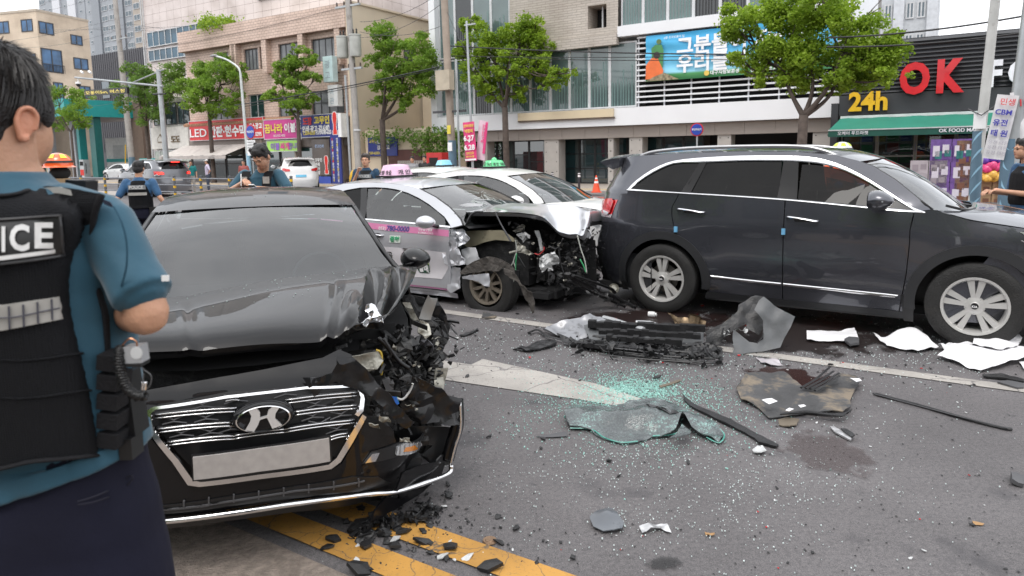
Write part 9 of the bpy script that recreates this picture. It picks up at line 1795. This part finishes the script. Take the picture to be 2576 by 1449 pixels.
grit('plastic_grit', 'fine black plastic grit around the wrecks and the bumper heap', BLK2,1500, lambda: (rr.uniform(1130,2560), rr.gauss(872,62)),.003,.016)
grit('plastic_grit', 'fine black plastic grit under the smashed corner on the yellow line', BLK2,900, lambda: (rr.gauss(1010,90), rr.gauss(1330,40)),.002,.014)
grit('plastic_grit', 'sparse dark grit over the near road', BLK2,700, lambda: (rr.uniform(1150,2570), rr.uniform(950,1445)),.0015,.009)
# ---- glass crumbs
def crumbs(name, label, m, n, fn, s0, s1):
 vs = []; fs = []
 for _ in range(n):
  px, py = fn(); 
  if py < 700: continue
  p = G(px, py); s = s0 + (s1 - s0) * 1.35 * rr.random() ** 1.9
  if noise.noise(V((p.x * 2.3, p.y * 2.3,4))) + .5 * noise.noise(V((p.x * 7, p.y * 7,9))) < rr.uniform(-.9,.35): continue
  k = len(vs); a = rr.uniform(0,6.28); ca, sa = math.cos(a) * s, math.sin(a) * s; z = .003
  vs += [(p.x + ca, p.y + sa, z),(p.x - sa, p.y + ca, z),(p.x - ca, p.y - sa, z),(p.x + sa, p.y - ca, z),(p.x + ca * .8, p.y + sa * .8, z + s * 1.3),(p.x - sa * .8, p.y + ca * .8, z + s * 1.1),(p.x - ca * .8, p.y - sa * .8, z + s * 1.3),(p.x + sa * .8, p.y - ca * .8, z + s * 1.5)]
  fs += [(k, k + 1, k + 5, k + 4),(k + 1, k + 2, k + 6, k + 5),(k + 2, k + 3, k + 7, k + 6),(k + 3, k, k + 4, k + 7),(k + 4, k + 5, k + 6, k + 7)]
 me = bpy.data.meshes.new(name); me.from_pydata(vs,[], fs); me.materials.append(m); o = link(name, me); tag(o, label, 'broken glass', None, 'stuff'); return o
CRT = mat('crumb_teal',(.34,.60,.54), r=.12, spec=1, v=.35, vs=150); CRW = mat('crumb_clear',(.60,.68,.67), r=.12, spec=1, v=.35, vs=150)
crumbs('glass_crumbs', 'dense patch of teal glass crumbs behind the windscreen sheet', CRT,5600, lambda: (rr.gauss(1590,75) + 18 * math.sin(rr.random() * 9), rr.gauss(985,21)),.0016,.0052)
crumbs('glass_crumbs', 'teal glass crumbs strewn around the windscreen sheet', CRT,4600, lambda: (rr.gauss(1610,160), rr.gauss(1030,55)),.0016,.0042)
crumbs('glass_crumbs', 'pale glass crumbs thinly strewn over the whole near road', CRW,4200, lambda: (rr.gauss(1680,300), rr.gauss(1150,130)),.0012,.0036)
crumbs('glass_crumbs', 'pale glass crumbs around the bumper heap and under the wrecks', CRW,4200, lambda: (rr.uniform(1130,2500), rr.gauss(870,55)),.0016,.005)
# ---- spilled fluid
def stain(label, cf, pts, c, z, thr, sc, seed, rough=.25, a=.9):
 mt = bpy.data.materials.new('fluid_stain'); mt.use_nodes = True; n = mt.node_tree; L = n.links.new; b = n.nodes['Principled BSDF']; b.inputs['Base Color'].default_value = (*c,1); b.inputs['Roughness'].default_value = rough
 t = n.nodes.new('ShaderNodeTexCoord'); q = n.nodes.new('ShaderNodeTexNoise'); q.noise_dimensions = '4D'; q.inputs['W'].default_value = seed; q.inputs['Scale'].default_value = sc; q.inputs['Detail'].default_value = 7; q.inputs['Roughness'].default_value = .6; L(t.outputs['Object'], q.inputs['Vector'])
 P0 = [G(*cf(*p), z) for p in pts]; hx = (max(p.x for p in P0) - min(p.x for p in P0)) / 2; hy = (max(p.y for p in P0) - min(p.y for p in P0)) / 2
 g = n.nodes.new('ShaderNodeTexGradient'); g.gradient_type = 'SPHERICAL'; mp_ = n.nodes.new('ShaderNodeMapping'); L(t.outputs['Object'], mp_.inputs[0]); mp_.inputs['Scale'].default_value = (1 / hx,1 / hy,0); L(mp_.outputs[0], g.inputs[0])
 ml = n.nodes.new('ShaderNodeMath'); ml.operation = 'MULTIPLY_ADD'; L(g.outputs['Fac'], ml.inputs[0]); ml.inputs[1].default_value = .85; L(q.outputs['Fac'], ml.inputs[2]); r = n.nodes.new('ShaderNodeMapRange'); r.inputs[1].default_value = thr; r.inputs[2].default_value = thr + .06; r.inputs[4].default_value = a; L(ml.outputs[0], r.inputs[0]); L(r.outputs[0], b.inputs['Alpha'])
 cx = (max(p.x for p in P0) + min(p.x for p in P0)) / 2; cy = (max(p.y for p in P0) + min(p.y for p in P0)) / 2; c0 = V((cx, cy, z)); o = MB().add([V((-hx,-hy,0)), V((hx,-hy,0)), V((hx, hy,0)), V((-hx, hy,0))],[(0,1,2,3)]).build('fluid_stain', mt, None, kind='structure'); o.location = c0; return o
stain('x', CF,[(180,480),(220,260),(700,260),(900,300),(1000,420),(500,520)],(.028,.009,.007),.0105,.92,7,1); stain('x', CF,[(560,1060),(600,560),(900,560),(950,1060)],(.05,.022,.02),.0095,.95,9,2,.5,.3); stain('x', CE,[(300,330),(350,150),(1400,120),(2600,240),(2600,380),(1300,340)],(.016,.007,.006),.0100,.93,6,3,.4,.8)
stain('x', CI,[(1480,760),(2600,860),(2600,960),(1600,850)],(.016,.009,.008),.0110,.95,5,4,.4,.7); stain('x', CG_,[(2020,800),(2080,640),(2400,640),(2450,800)],(.02,.02,.021),.0095,.93,22,5,.6,.6)
flush_text()
